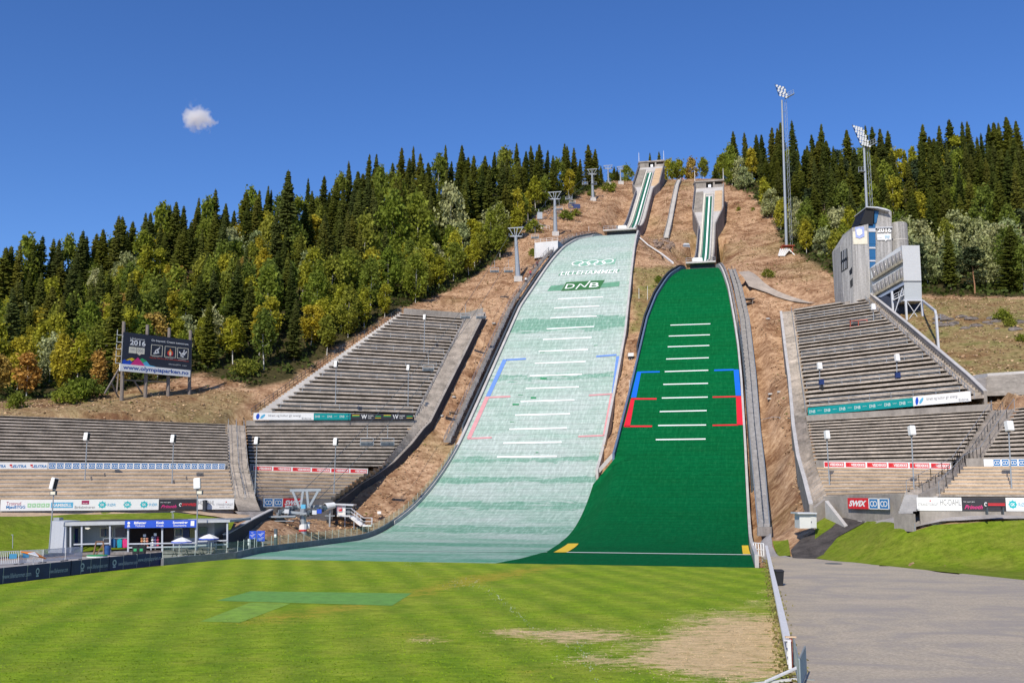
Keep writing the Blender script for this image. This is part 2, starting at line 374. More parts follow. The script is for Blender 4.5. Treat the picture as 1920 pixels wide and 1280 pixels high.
# ------------------------------------------------------------------ writing
_tc = {}
def tmesh(s, bold=0.0, shear=0.0):
    k = (s, bold, shear)
    if k not in _tc:
        c = bpy.data.curves.new('t', 'FONT'); c.body = s; c.size = 1; c.offset = bold; c.shear = shear; c.resolution_u = 3
        o = bpy.data.objects.new('t', c); col.objects.link(o)
        dg = bpy.context.evaluated_depsgraph_get(); me = bpy.data.meshes.new_from_object(o.evaluated_get(dg))
        v = np.array([tuple(q.co)[:2] for q in me.vertices]); f = [tuple(p.vertices) for p in me.polygons]
        bpy.data.objects.remove(o); bpy.data.curves.remove(c); bpy.data.meshes.remove(me)
        lo, hi = v.min(0), v.max(0); v = (v - lo) / np.maximum(hi - lo, 1e-6); _tc[k] = (v, f)
    return _tc[k]
def put_text(mb, s, P, u0, u1, v0, v1, bold=.0, shear=0.0):
    v, f = tmesh(s, bold, shear); k = len(mb.v)
    for a, b in v: mb.v.append(tuple(P(u0 + (u1 - u0) * a, v0 + (v1 - v0) * b)))
    for q in f: mb.f.append(tuple(k + i for i in q))
def put_poly(mb, pts, P):
    k = len(mb.v); mb.v += [tuple(P(a, b)) for a, b in pts]; mb.f.append(tuple(range(k, k + len(pts))))
def put_rect(mb, u0, u1, v0, v1, P): put_poly(mb, [(u0, v0), (u1, v0), (u1, v1), (u0, v1)], P)
def put_ring(mb, cu, cv, ru, rv, th, P, n=20, a0=0, a1=2 * math.pi):
    k = len(mb.v)
    for i in range(n + 1):
        a = a0 + (a1 - a0) * i / n
        for q in (1, 1 - th): mb.v.append(tuple(P(cu + ru * q * math.cos(a), cv + rv * q * math.sin(a))))
    for i in range(n): j = k + 2 * i; mb.f.append((j, j + 2, j + 3, j + 1))
def put_disc(mb, cu, cv, ru, rv, P, n=16): put_poly(mb, [(cu + ru * math.cos(2 * math.pi * i / n), cv + rv * math.sin(2 * math.pi * i / n)) for i in range(n)], P)

class Board:          # an upright panel seen from the camera side; P0->P1 is left to right along its foot
    def __init__(s, P0, P1, h, thick=.06):
        s.P0, s.P1, s.h = Vector(P0), Vector(P1), h; d = s.P1 - s.P0; s.n = Vector((d.y, -d.x, 0)).normalized()
        if s.n.y > 0 and abs(s.n.y) > .01: s.n = -s.n
        s.th = thick; s.layer = .004
    def P(s, u, v, o=None): return s.P0.lerp(s.P1, u) + Vector((0, 0, v * s.h)) + s.n * (s.layer if o is None else o)
    def panel(s, name, m, parent=None):
        mb = MB(); a = [s.P(0, 0, 0), s.P(1, 0, 0), s.P(1, 1, 0), s.P(0, 1, 0)]; mb.prism(a, [p - s.n * s.th for p in a]); return fixn(mb.build(name, m, parent))
    def art(s, name, m, parent, fn, layer=.004):
        s.layer = layer; mb = MB(); fn(mb, s.P); return mb.build(name, m, parent)
def T(*items):        # painter for several strings
    def f(mb, P):
        for it in items: put_text(mb, it[0], P, *it[1:5], **(it[5] if len(it) > 5 else {}))
    return f
def RECT(*rs):
    def f(mb, P):
        for r in rs: put_rect(mb, *r, P)
    return f
def adboard(P0, P1, h, m, label, arts, cat='advertising board', group='advertising boards on the stands', name='advertising_board', th=.06):
    root = thing(name, label, cat, Vector(P0), group); b = Board(P0, P1, h, th); b.panel('panel', m, root)
    for i, (nm, mm, fn) in enumerate(arts): b.art(nm, mm, root, fn, .012 + .008 * i)
    return root, b

# ------------------------------------------------------------------ grandstands
def lerp_z(E, v):
    z = E[0].z + (E[-1].z - E[0].z) * v
    for a, b in zip(E, E[1:]):
        if z <= b.z + 1e-6 or b is E[-1]: return a.lerp(b, (z - a.z) / (b.z - a.z))
voidm = plain('bench_gap_shade', (.014, .013, .012), .95, .3, 1)  # near-black lining that paints the shade inside the bench gaps
def terrace(parent, L, Rr, n, gap=True, nm='terrace_steps', bn='bench_rows', lowoff=.9, bm_=None, cm=None):
    st, be, vo = MB(), MB(), MB()
    up = Vector((0, 0, 1))
    for i in range(n):
        l0, l1, r0, r1 = lerp_z(L, i / n), lerp_z(L, (i + 1) / n), lerp_z(Rr, i / n), lerp_z(Rr, (i + 1) / n)
        d = r0 - l0; nn = Vector((-d.y, d.x, 0)).normalized()
        cols = []
        for a, b in ((l0, l1), (r0, r1)):
            H = b.z - a.z
            if gap:
                c = [a, a + up * H * .46]; e0 = c[-1]; e1 = e0 + nn * .9; e2 = e1 + up * H * .38
                top = a + up * H; cols.append((c, [top + nn * .9, Vector((b.x, b.y, b.z))], [e2 - nn * .97, top - nn * .07, top + nn * .9], [e0, e1, e2]))
            else:
                c = [a, a + up * H * .5]; top = a + up * H
                cols.append((c, [top + nn * .3, Vector((b.x, b.y, b.z))], [c[-1] - nn * .05, top - nn * .05, top + nn * .3], None))
        for part in (0, 1):
            A, B = cols[0][part], cols[1][part]
            for q in range(len(A) - 1): st.quad(A[q], B[q], B[q + 1], A[q + 1])
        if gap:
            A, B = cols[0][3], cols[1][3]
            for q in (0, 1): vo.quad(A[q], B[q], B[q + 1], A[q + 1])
        A, B = cols[0][2], cols[1][2]
        for q in range(2): be.quad(A[q], B[q], B[q + 1], A[q + 1])
        u_ = nn * (.97 if gap else .35)
        be.quad(A[0] + u_, B[0] + u_, B[0], A[0])
        be.quad(A[0], A[0] + u_, A[2], A[1]); be.quad(B[0], B[0] + u_, B[2], B[1])
    st.build(nm, cm or conc_terr, parent); be.build(bn, bm_ or (conc_terr if gap else wood), parent)
    if vo.v: vo.build('shaded_bench_gap', voidm, parent)
    for i in range(6):
        a, b = i / 6, (i + 1) / 6; lower(lerp_z(L, a), lerp_z(Rr, a), lerp_z(Rr, b), lerp_z(L, b), lowoff)
def stairs(parent, L, Rr, n, nm='aisle_steps', m=None, off=.7):
    mb = MB()
    for i in range(n):
        l0, l1, r0, r1 = lerp_z(L, i / n), lerp_z(L, (i + 1) / n), lerp_z(Rr, i / n), lerp_z(Rr, (i + 1) / n)
        a, b = Vector((l0.x, l0.y, l1.z)), Vector((r0.x, r0.y, r1.z)); mb.quad(l0, r0, b, a); mb.quad(a, b, r1, l1)
    mb.build(nm, m or conc_light, parent)
    for i in range(6):
        a, b = i / 6, (i + 1) / 6; lower(lerp_z(L, a), lerp_z(Rr, a), lerp_z(Rr, b), lerp_z(L, b), off)
def dens(pts, k=4):
    out = []
    for a, b in zip(pts, pts[1:]): out += [a.lerp(b, i / k) for i in range(k)]
    return out + [pts[-1]]
def wall_line(parent, pts, up, down, th, nm, m, cope=None, cn='coping', side=None, ground=False):
    """wall along pts (its top line); down = drop below the line; side = horizontal offset direction of the body"""
    mb = MB(); pts = dens(pts, 3); F, Bk = [], []
    for i, p in enumerate(pts):
        d = (pts[min(i + 1, len(pts) - 1)] - pts[max(i - 1, 0)]); nn = Vector((d.y, -d.x, 0)).normalized() * (side or 1)
        zb = min(p.z - down, Zt(p.x, p.y) - 1.2) if ground else p.z - down
        F.append((Vector((p.x, p.y, zb)), p + Vector((0, 0, up)))); q = p + nn * th
        Bk.append((Vector((q.x, q.y, zb)), q + Vector((0, 0, up))))
    for (a, b), (c, d), (e, f), (g, h) in zip(F, F[1:], Bk, Bk[1:]):
        mb.quad(a, c, d, b); mb.quad(e, f, h, g); mb.quad(b, d, h, f)
    a, b = F[0]; e, f = Bk[0]; mb.quad(a, b, f, e); a, b = F[-1]; e, f = Bk[-1]; mb.quad(a, e, f, b)
    o = mb.build(nm, m, parent)
    if cope:
        c = MB(); 
        for i in range(len(pts) - 1): c.bar((F[i][1] + Bk[i][1]) / 2 + Vector((0, 0, .06)), (F[i + 1][1] + Bk[i + 1][1]) / 2 + Vector((0, 0, .06)), th + .12, .12)
        c.build(cn, cope, parent)
    return o
def rail(parent, pts, h=1.0, step=2.2, mats=None, nm='handrail', bars=2, r=.028):
    mb = MB(); up = Vector((0, 0, 1)); L = 0
    for a, b in zip(pts, pts[1:]):
        for k in range(bars): mb.bar(a + up * h * (1 - .5 * k), b + up * h * (1 - .5 * k), r * 2)
        n = max(1, round((b - a).length / step))
        for i in range(n + 1): p = a.lerp(b, i / n); mb.bar(p, p + up * h, r * 2.4)
    return mb.build(nm, mats or steel, parent)
def Wl(*a): return [W(*q) for q in a]

GL = 'grandstands beside the ski jumps'
# --- left amphitheatre, outer block
SA = thing('grandstand', 'long grey terraced grandstand block at the left edge above the kiosk roof', 'grandstand', W(200, 940, 121), GL)
A_l = Wl((-70, 941, 114), (-70, 879, 122), (-70, 777, 136)); A_r = Wl((438, 935, 127), (428, 880, 140), (426, 796, 160))
terrace(SA, [A_l[0], A_l[1]], [A_r[0], A_r[1]], 8, gap=False, nm='lower_steps', bn='wooden_benches')
A1, A2 = W(-70, 866, 123), W(427, 872, 141)
wall_line(SA, [A_l[1], A_r[1]], .95, .3, .3, 'divider_wall', conc, side=-1)
terrace(SA, [A1, A_l[2]], [A2, A_r[2]], 14, nm='upper_steps')
wall_line(SA, [A_l[0] + Vector((0, -.1, 0)), A_r[0] + Vector((0, -.1, 0))], .05, 2.8, .5, 'front_wall', conc, side=1)
# --- aisle stair
SX = thing('aisle_stairway', 'pale stair aisle between the two left grandstand blocks with a metal centre rail', 'stairway', W(445, 935, 127), GL)
X_l = [A_r[0], A_r[1], A_r[2]]; X_r = Wl((480, 937, 128), (466, 880, 141.3), (459, 798, 161.3))
stairs(SX, X_l, X_r, 46, m=conc_terr); stairs(SX, [W(446, 957, 124.5), X_l[0]], [W(488, 957, 126.5), X_r[0]], 8, 'lower_flight', conc_terr); mid = [(a + b) / 2 for a, b in zip(X_l, X_r)]
rail(SX, dens(mid, 6), 1.0, 3, nm='centre_rail', r=.02)
rail(SX, dens([p.lerp(q, .06) for p, q in zip(X_l, X_r)], 5), .95, 4, nm='side_rail', r=.02, bars=1); rail(SX, dens([p.lerp(q, .94) for p, q in zip(X_l, X_r)], 5), .95, 4, nm='side_rail', r=.02, bars=1)
# --- left inner block (lower + upper)
SBk = thing('grandstand', 'left grandstand block rising beside the pale landing slope, with curved side wall painted shade dark', 'grandstand', W(600, 940, 128), GL)
B_l = Wl((483, 938, 133), (468, 882, 150), (462, 798, 168)); B_r = Wl((620, 938, 145), (655, 912, 153), (690, 888, 160), (716, 874, 166), (745, 839, 172), (776, 797, 181))
terrace(SBk, [B_l[0], B_l[1]], [B_r[0], B_r[1], B_r[2]], 8, gap=False, nm='lower_steps', bn='wooden_benches')
wall_line(SBk, [B_l[1], B_r[2]], .9, .3, .3, 'divider_wall', conc, side=-1)
B1 = W(468, 872, 150.5)
terrace(SBk, [B1, B_l[2]], [W(717, 874, 166.2), B_r[4], B_r[5]], 12, nm='middle_steps')
C_l = Wl((510, 774, 170), (757, 590, 213)); C_r = Wl((777, 781, 183), (871, 598, 219))
wall_line(SBk, [B_l[2], B_r[5]], .9, .3, .5, 'divider_wall', conc, side=-1)
terrace(SBk, C_l, C_r, 29, nm='upper_steps')
cope_l = Wl((471, 778, 169), (620, 672, 193), (752, 584, 214.5)); 
stairs(SBk, [W(474, 783, 169), W(752, 586, 214)], [C_l[0], C_l[1]], 58, 'side_steps')
cope_r = [W(*q) for q in ((620, 948, 149), (650, 926, 156), (672, 909, 161), (700, 893, 165), (735, 868, 170), (768, 834, 176), (790, 806, 180.7), (803, 793, 183), (826, 747, 190), (865, 670, 203.5), (906, 587, 220.5))]
stairs(SBk, [B_r[0], B_r[1], B_r[2], B_r[3], B_r[4], B_r[5], C_r[0], C_r[1]], cope_r, 86, 'side_steps', conc_terr)
wall_line(SBk, cope_r, .15, 2.2, .45, 'side_wall', dark, cope=conc, side=1, ground=True)  # wall faces away from the sun; its shade is painted into the colour
top = [W(752, 584, 202), W(870, 592, 206), W(906, 587, 207)]
wall_line(SBk, [C_l[1] + Vector((0, .4, .2)), C_r[1] + Vector((0, .4, .2))], 1.3, 1, .3, 'back_wall', conc, side=-1)
wall_line(SBk, [C_r[1] + Vector((0, .4, .2)), cope_r[-1] + Vector((0, .3, 0))], 1.3, 1, .3, 'back_wall', conc, side=-1)
wall_line(SBk, [B_l[0], B_r[0]], .06, 5.5, .5, 'front_wall', conc, side=1)
rail(SBk, dens(cope_l, 10), 1.1, 1.6, nm='boundary_fence', mats=steel_dark, bars=4)
rail(SBk, dens([p.lerp(q, .12) for p, q in zip(C_r, (cope_r[7], cope_r[-1]))], 14), 1.0, 1.0, nm='stair_rail', mats=steel)
for i in range(1, 29, 4):
    a, b = lerp_z(C_l, i / 29), lerp_z(C_r, i / 29); rail(SBk, [a.lerp(b, .02), a.lerp(b, .97)], 1.15, 3.4, nm='handrail')
# --- right amphitheatre, inner block
SD = thing('grandstand', 'right grandstand block below the judges tower, widest at its foot, with diagonal parapet wall', 'grandstand', W(1600, 930, 108), GL)
D_l = Wl((1514, 772, 147), (1487, 584, 202)); D_r = Wl((1820, 748, 129.5), (1616, 564, 191))
E_l = Wl((1550, 931, 110), (1530, 876, 121), (1527, 866, 123), (1512, 790, 144)); E_r = Wl((1697, 926, 98), (1786, 880, 108), (1797, 861, 110), (1858, 770, 126))
terrace(SD, E_l[:2], E_r[:2], 8, gap=False, nm='lower_steps', bn='wooden_benches')
terrace(SD, E_l[2:], E_r[2:], 13, nm='middle_steps')
terrace(SD, D_l, D_r, 29, nm='upper_steps')
wall_line(SD, [E_l[1], E_r[1]], .9, .3, .3, 'divider_wall', conc, side=-1)
wall_line(SD, [E_l[3], E_r[3]], .9, .3, .5, 'divider_wall', conc, side=-1)
out_r = Wl((1524, 950, 109.5), (1512, 903, 117.5), (1499, 858, 127), (1490, 800, 141), (1482, 710, 164), (1475, 660, 178), (1466, 586, 202))
stairs(SD, out_r, [E_l[0], E_l[1], E_l[2], E_l[3], D_l[0], D_l[1]], 86, 'side_steps', conc_terr)
wall_line(SD, out_r, .25, 2, .35, 'side_wall', conc, cope=conc_light, side=-1, ground=True)
parap = Wl((1845, 746, 130), (1815, 716, 136), (1700, 616, 167), (1627, 556, 192))
stairs(SD, [D_r[0], D_r[1]], [parap[0], parap[-1]], 58, 'side_steps', conc_terr)
wall_line(SD, parap, .9, 2.5, .4, 'parapet_wall', conc, cope=conc_light, side=1, ground=True)
wall_line(SD, [D_l[1] + Vector((.2, .3, .1)), D_r[1] + Vector((.2, .3, .1))], .5, 1, .3, 'back_wall', conc, side=-1)
wall_line(SD, [E_l[0], E_r[0]], .06, 4.8, .5, 'front_wall', conc, side=1)
wall_line(SD, [W(1524, 952, 108.8), E_l[0]], .1, 4.5, .4, 'front_wall', conc, side=1)
wall_line(SD, [W(1553, 938, 108.3), W(1590, 985, 104)], .0, 4.5, .4, 'ramp_wall', conc_light, side=1)
rail(SD, dens([p.lerp(q, .85) for p, q in zip((out_r[3], out_r[-1]), (D_l[0], D_l[1]))], 14), 1.0, 1.0, nm='stair_rail', mats=steel)
rail(SD, dens([p.lerp(q, .3) for p, q in zip((D_r[0], D_r[1]), (parap[0], parap[-1]))], 10), 1.0, 1.4, nm='stair_rail', mats=steel)
for i in range(1, 29, 4):
    a, b = lerp_z(D_l, i / 29), lerp_z(D_r, i / 29); rail(SD, [a.lerp(b, .02), a.lerp(b, .97)], 1.15, 3.0, nm='handrail')
# --- right aisle and outer block
SY = thing('aisle_stairway', 'diagonal stair aisle with thin rails between the two right grandstand blocks', 'stairway', W(1715, 955, 95), GL)
F_l = Wl((1765, 930, 93.5), (1812, 875, 104.5), (1842, 861, 106), (1905, 767, 121)); F_r = Wl((1995, 930, 91), (1995, 875, 98), (1995, 858, 100), (1995, 757, 115))
Y_l = [E_r[0], E_r[1], E_r[2], E_r[3]]
stairs(SY, Y_l, [F_l[0], F_l[1], F_l[2], F_l[3]], 46, m=conc_terr)
stairs(SY, Wl((1685, 962, 95), (1697, 926, 98)), Wl((1712, 962, 93), (1765, 930, 93.5)), 8, 'lower_flight')
wall_line(SY, [W(1680, 962, 95.2), W(1716, 963, 92.9)], .0, 1.6, .3, 'landing_wall', conc)
rail(SY, dens([(a + b) / 2 for a, b in zip(Y_l, F_l)], 6), 1.0, 1.8, nm='centre_rail', mats=steel_dark, r=.018, bars=1)
rail(SY, dens([a.lerp(b, .05) for a, b in zip(Y_l, F_l)], 4), 1.3, 4, nm='side_rail', bars=1, r=.02); rail(SY, dens([a.lerp(b, .95) for a, b in zip(Y_l, F_l)], 4), 1.3, 4, nm='side_rail', bars=1, r=.02)
SF = thing('grandstand', 'grandstand block cut by the right edge of the picture, above white and black boards', 'grandstand', W(1900, 930, 92), GL)
terrace(SF, F_l[:2], F_r[:2], 8, gap=False, nm='lower_steps', bn='wooden_benches')
wall_line(SF, [F_l[1], F_r[1]], .9, .3, .3, 'divider_wall', conc, side=-1)
terrace(SF, F_l[2:], F_r[2:], 13, nm='upper_steps')
wall_line(SF, [W(1722, 934, 93.6), W(1995, 934, 90.6)], .1, 2.4, .4, 'front_wall', conc, side=1)
wall_line(SF, [W(1722, 936, 93.6), F_l[0] + Vector((0, 1, .4))], .5, 3, .3, 'ramp_wall', conc, side=1)
# pale retaining ramp at the far right
RW = thing('retaining_wall', 'pale ribbed concrete retaining wall behind the far right stand', 'wall', W(1870, 740, 133), None)
ra = Wl((1818, 716, 137), (1850, 742, 131.5), (1995, 738, 128)); rb = Wl((1818, 712, 138), (1852, 706, 143), (1995, 697, 141))
stairs(RW, [ra[1], rb[1]], [ra[2], rb[2]], 11, 'stepped_face', conc); mb = MB(); mb.quad(ra[0], ra[1], rb[1], rb[0]); mb.build('side_face', conc, RW)
wall_line(RW, [rb[0], rb[1], rb[2]], .5, 2, .4, 'top_kerb', conc_light, side=-1)
for a, b in ((SX, .3),): pass

for a, b, z, k in ((W(-70, 959, 116), W(440, 954.5, 126.4), 0, 5), (W(1715, 958, 93.4), W(1995, 960, 90.4), 0, 2), (E_l[0] - Vector((0, 0, 1.6)), E_r[0] - Vector((0, 0, 1.5)), 0, 1.2)):
    lower(a + Vector((0, -k, 0)), b + Vector((0, -k, 0)), b + Vector((0, 1, 0)), a + Vector((0, 1, 0)), .12)
# retaining wall running forward beside the kiosk, its shade painted dark
RW2 = thing('retaining_wall', 'retaining wall painted shade dark, sloping down between kiosk and chairlift station', 'wall', W(470, 1000, 116), None)
wl = [W(506, 957, 126), W(470, 975, 119), W(418, 1004, 108)]
wall_line(RW2, wl, .1, 5.5, .4, 'wall_face', dark, cope=conc_light, side=-1, ground=True)
mb = MB(); mb.prism([W(440, 958, 124.5), W(495, 958, 126), W(508, 985, 124), W(505, 1012, 122)], [W(440, 958, 126.5), W(497, 958, 128), W(510, 985, 126), W(507, 1012, 124)]); mb.build('end_wall', conc_dark, RW2)
# ------------------------------------------------------------------ boards with writing
def strip(P0, P1, h, n, k): return P0.lerp(P1, k / n), P0.lerp(P1, (k + 1) / n)
# lower perimeter boards, left
LB0, LB1 = W(3, 957.5, 115.3), W(440, 954, 126.3); hB = 1.28
def seg(P0, P1, x0, x1, xa, xb):        # split by photo columns
    return P0.lerp(P1, (x0 - xa) / (xb - xa)), P0.lerp(P1, (x1 - xa) / (xb - xa))
def bd(x0, x1, m, label, arts, P0=LB0, P1=LB1, xa=3, xb=440, h=hB):
    a, b = seg(P0, P1, x0, x1, xa, xb); off = Vector((0, -.35, 0)); return adboard(a + off, b + off, h, m, label, arts)
def gear(mb, P, cu=.5, cv=.5, r=.3, asp=1.0):
    put_disc(mb, cu, cv, r * asp, r, P, 12)
    for i in range(8): a = i * math.pi / 4; put_rect(mb, cu + r * asp * 1.1 * math.cos(a) - .02 * asp, cu + r * asp * 1.1 * math.cos(a) + .02 * asp, cv + r * 1.1 * math.sin(a) - .06, cv + r * 1.1 * math.sin(a) + .06, P)
maroon = plain('maroon_print', (.35, .03, .10), .5, .05, 2)
bd(3, 48, whitesign, 'white board reading Tronrud MjosBYGG with a faint beige mark, far left', [('lettering', maroon, T(('Tronrud', .22, .78, .5, .82), )), ('second_line', gblue, T(('MjøsBYGG', .22, .95, .14, .48, {'bold': .02})))])
bd(48, 90, whitesign, 'white board with five pale green squares', [('squares', lgreen, RECT(*[(.04 + i * .19, .04 + i * .19 + .16, .3, .66) for i in range(5)])), ('frame_line', white, RECT(*[(.09 + i * .19, .15 + i * .19, .42, .54) for i in range(5)]))])
bd(90, 132, whitesign, 'white board with a light blue panel reading RAMBOLL', [('panel_print', lblue, RECT((.02, .96, .24, .74))), ('lettering', white, T(('RAMBØLL', .08, .90, .34, .64, {'bold': .03})))])
bd(132, 172, whitesign, 'white board with a purple emblem above the word Birkebeineren', [('emblem', maroon, RECT((.34, .68, .55, .9))), ('lettering', grey_p, T(('Birkebeineren', .04, .96, .18, .42))), ('emblem_mark', white, lambda mb, P: put_ring(mb, .5, .68, .12, .06, .4, P, 12, 3.3, 6.1))])
gk = lambda mb, P: gear(mb, P, .3, .5, .28, .6)
bd(172, 211, whitesign, 'white board with turquoise gear emblem GK beside pale blue letters, left one', [('emblem', plain('turquoise_print', (.0, .45, .5), .5, .05), gk), ('lettering', lblue, T(('RØR', .55, .95, .36, .62))), ('emblem_letters', white, T(('GK', .2, .4, .38, .62, {'bold': .03})))])
turq = bpy.data.materials['turquoise_print']
bd(211, 250, whitesign, 'white board with a lone turquoise gear emblem GK', [('emblem', turq, lambda mb, P: gear(mb, P, .5, .5, .28, .6)), ('emblem_letters', white, T(('GK', .38, .62, .38, .62, {'bold': .03})))])
bd(250, 290, whitesign, 'white board with turquoise gear emblem GK next to the black boards', [('emblem', turq, gk), ('lettering', lblue, T(('RØR', .55, .95, .36, .62))), ('emblem_letters', white, T(('GK', .2, .4, .38, .62, {'bold': .03})))])
bd(290, 328, charcoal, 'black board with slanted pink script on the left stand', [('lettering', pink, T(('Prinoth', .12, .92, .16, .46, {'bold': .02, 'shear': .4}))), ('small_lettering', white, T(('the next gen', .08, .6, .62, .76)))])
bd(328, 365, charcoal, 'black board with red letters between the pink script and white boards, left stand', [('lettering', red, T(('DWWRED', .2, .96, .34, .6, {'bold': .03}))), ('mark', white, lambda mb, P: put_ring(mb, .12, .46, .08, .16, .45, P, 12, .6, 5.2))])
bd(365, 440, whitesign, 'wide white board reading HC DAHL and STRANDTORGET beside the left aisle', [('lettering', grey_p, T(('HC-DAHL', .03, .47, .42, .84), ('STRANDTORGET', .52, .97, .34, .56))), ('mark', red, lambda mb, P: put_disc(mb, .78, .7, .014, .07, P)), ('small_print', grey_p, T(('handler du her', .6, .9, .18, .27)))])
# strip boards on divider wall A
DA0, DA1 = A_l[1] + Vector((0, -.35, .02)), A_r[1] + Vector((0, -.35, .02))
def px_on(P0, P1, x):     # parameter along P0-P1 that projects to column x
    lo, hi = 0., 1.
    for _ in range(30):
        m = (lo + hi) / 2
        if pix(P0.lerp(P1, m))[0] < x: lo = m
        else: hi = m
    return P0.lerp(P1, (lo + hi) / 2)
STR = 'strip boards along the stand dividers'
def sb(x0, x1, P0, P1, h, m, label, arts, group=STR): return adboard(px_on(P0, P1, x0), px_on(P0, P1, x1), h, m, label, arts, group=group, name='strip_board')
for i, (a, b) in enumerate(((-22, 12), (12, 51), (51, 89))):
    sb(a, b, DA0, DA1, .82, whitesign, ('white strip board with ELITRA letters cut by the left edge', 'white strip board reading ELITRA, first fully seen from the left', 'white strip board reading ELITRA next to the ringed emblems')[i],
       [('lettering', gblue, T(('ELITRA', .3, .95, .2, .62, {'bold': .03, 'shear': .2}))), ('mark', red, RECT((.14, .26, .45, .7), (.2, .3, .25, .36)))])
def ringlogo(x0, x1, n, P0, P1, h, label, group=STR):
    a, b = px_on(P0, P1, x0), px_on(P0, P1, x1)
    root, B = adboard(a, b, h, gblue, label, [], group=group, name='strip_board')
    def fr(mb, P):
        for i in range(n + 1): put_rect(mb, max(i / n - .1 / n, 0), min(i / n + .1 / n, 1), 0, 1, P)
        put_rect(mb, 0, 1, 0, .08, P); put_rect(mb, 0, 1, .92, 1, P)
    B.art('white_frames', white, root, fr, .012)
    for i in range(n):
        def rg(mb, P):
            for s in (-1, 1): put_ring(mb, (i + .5) / n + s * .14 / n, .5, .2 / n, .26, .34, P, 14)
        B.art('ring_emblem', white, root, rg, .02)
    return root
ringlogo(90, 422, 24, DA0, DA1, .82, 'long blue and white strip of twenty four linked ring emblems, left stand')
DB0, DB1 = B_l[1] + Vector((0, -.35, .02)), B_r[2] + Vector((0, -.35, .02))
redp = plain('red_strip', (.66, .05, .05), .5, .05, 2)
def veid(x0, x1, P0, P1, h, label):
    sb(x0, x1, P0, P1, h, whitesign, label, [('red_field', redp, RECT((.03, .95, .12, .88))), ('lettering', white, T(('VEIDEKKE', .28, .92, .28, .72, {'bold': .04}))), ('mark', red, lambda mb, P: put_rect(mb, .07, .2, .3, .75, P))])
names = ('first', 'second', 'third', 'fourth', 'fifth', 'sixth')
for i in range(6): veid(475 + 36.2 * i, 475 + 36.2 * (i + 1), DB0, DB1, .74, names[i] + ' red strip board from the aisle on the left stand, reading VEIDEKKE')
# upper strip, left
DC0, DC1 = B_l[2] + Vector((.1, -.4, .95)), B_r[5] + Vector((0, -.4, .95))
leaf = lambda c, w, h, tilt: [(c + w * (math.sin(t) * (1 - abs(math.cos(t)) * .2)) + tilt * math.cos(t) * w, .5 + h * math.cos(t)) for t in [2 * math.pi * i / 14 for i in range(14)]]
def idrett(x0, x1, P0, P1, h, label):
    sb(x0, x1, P0, P1, h, whitesign, label, [('dark_leaf', blue, lambda mb, P: put_poly(mb, leaf(.07, .03, .42, .2), P)), ('pale_leaf', lblue, lambda mb, P: put_poly(mb, leaf(.15, .03, .32, 1.0), P)),
        ('lettering', grey_p, T(('Idrett og kultur gir energi', .24, .78, .4, .78), ('Eidsiva', .8, .96, .1, .36)))])
idrett(475, 588, DC0, DC1, 1.22, 'white strip board with two blue leaves reading Idrett og kultur, left stand')
for i in range(3):
    sb(588 + i * 23, 588 + (i + 1) * 23, DC0, DC1, 1.18, teal, ('teal strip board reading DNB beside the white one, left stand', 'middle of three teal DNB strip boards on the left stand', 'teal DNB strip board touching the black ones, left stand')[i], [('lettering', white, T(('DNB', .12, .5, .36, .68), ('banken', .66, .9, .5, .6)))])
for i in range(2):
    sb(657 + i * 59, 657 + (i + 1) * 59, DC0, DC1, 1.12, charcoal, ('black strip board with white W mark next to the teal boards', 'black strip board with white W mark at the right end of the left stand')[i],
       [('lettering', white, T(('W', .34, .52, .18, .84, {'bold': .02}), ('DOM', .56, .72, .52, .76), ('US', .56, .66, .2, .44))), ('green_lines', green_p, RECT((.05, .28, .52, .64), (.78, .97, .52, .64))), ('yellow_lines', yellow, RECT((.05, .28, .7, .8), (.78, .97, .28, .36)))])
# swix boards left
SW0, SW1 = W(494, 950, 131), W(566, 950, 136)
a, b = seg(SW0, SW1, 494, 530, 494, 566); rt = ringlogo(494, 530, 2, SW0, SW1, 1.15, 'low board with two linked ring emblems beside the red one, left stand', 'low boards on the front walls')
def swix(P0, P1, h, label): adboard(P0, P1, h, red, label, [('lettering', white, T(('SWIX', .06, .94, .22, .78, {'bold': .05, 'shear': .35})))], group='low boards on the front walls')
swix(*seg(SW0, SW1, 530.5, 566, 494, 566), 1.15, 'red board with slanted white letters behind the chairlift station')
# right boards
RA0, RA1 = D_l[0] + Vector((-.3, -.4, -.6)), D_r[0] + Vector((-.2, -.5, -.3))
for i in range(7):
    sb(1515 + i * 28.2, 1515 + (i + 1) * 28.2, RA0, RA1, 1.15, teal, ('first', 'second', 'third', 'fourth', 'fifth', 'sixth', 'seventh')[i] + ' teal strip board from the left on the right stand, reading DNB', [('lettering', white, T(('DNB', .1, .5, .3, .66), ('banken', .66, .92, .5, .6)))])
idrett(1712.5, 1845, RA0, RA1, 1.3, 'white strip board with two blue leaves, at the right stand')
RB0, RB1 = E_l[1] + Vector((-.25, -.25, .02)), E_r[1] + Vector((-.25, -.25, .02))
for i in range(6): veid(1545 + 40 * i, 1545 + 40 * (i + 1), RB0, RB1, .72, names[i] + ' red strip board from the left on the right stand, reading VEIDEKKE')
RC0, RC1 = F_l[1] + Vector((0, -.3, .05)), F_r[1] + Vector((0, -.3, .05))
sb(1845, 1862, RC0, RC1, .75, whitesign, 'plain white end of the strip board at the far right', [])
ringlogo(1862, 1975, 7, RC0, RC1, .75, 'blue and white strip of linked ring emblems at the far right')
R20, R21 = W(1590, 953, 105.2), W(1670, 955, 98.8)
swix(px_on(R20, R21, 1590), px_on(R20, R21, 1628), 1.1, 'red board with slanted white letters at the foot of the right stand')
ringlogo(1629, 1668, 2, R20, R21, 1.1, 'low board with two linked ring emblems at the foot of the right stand', 'low boards on the front walls')
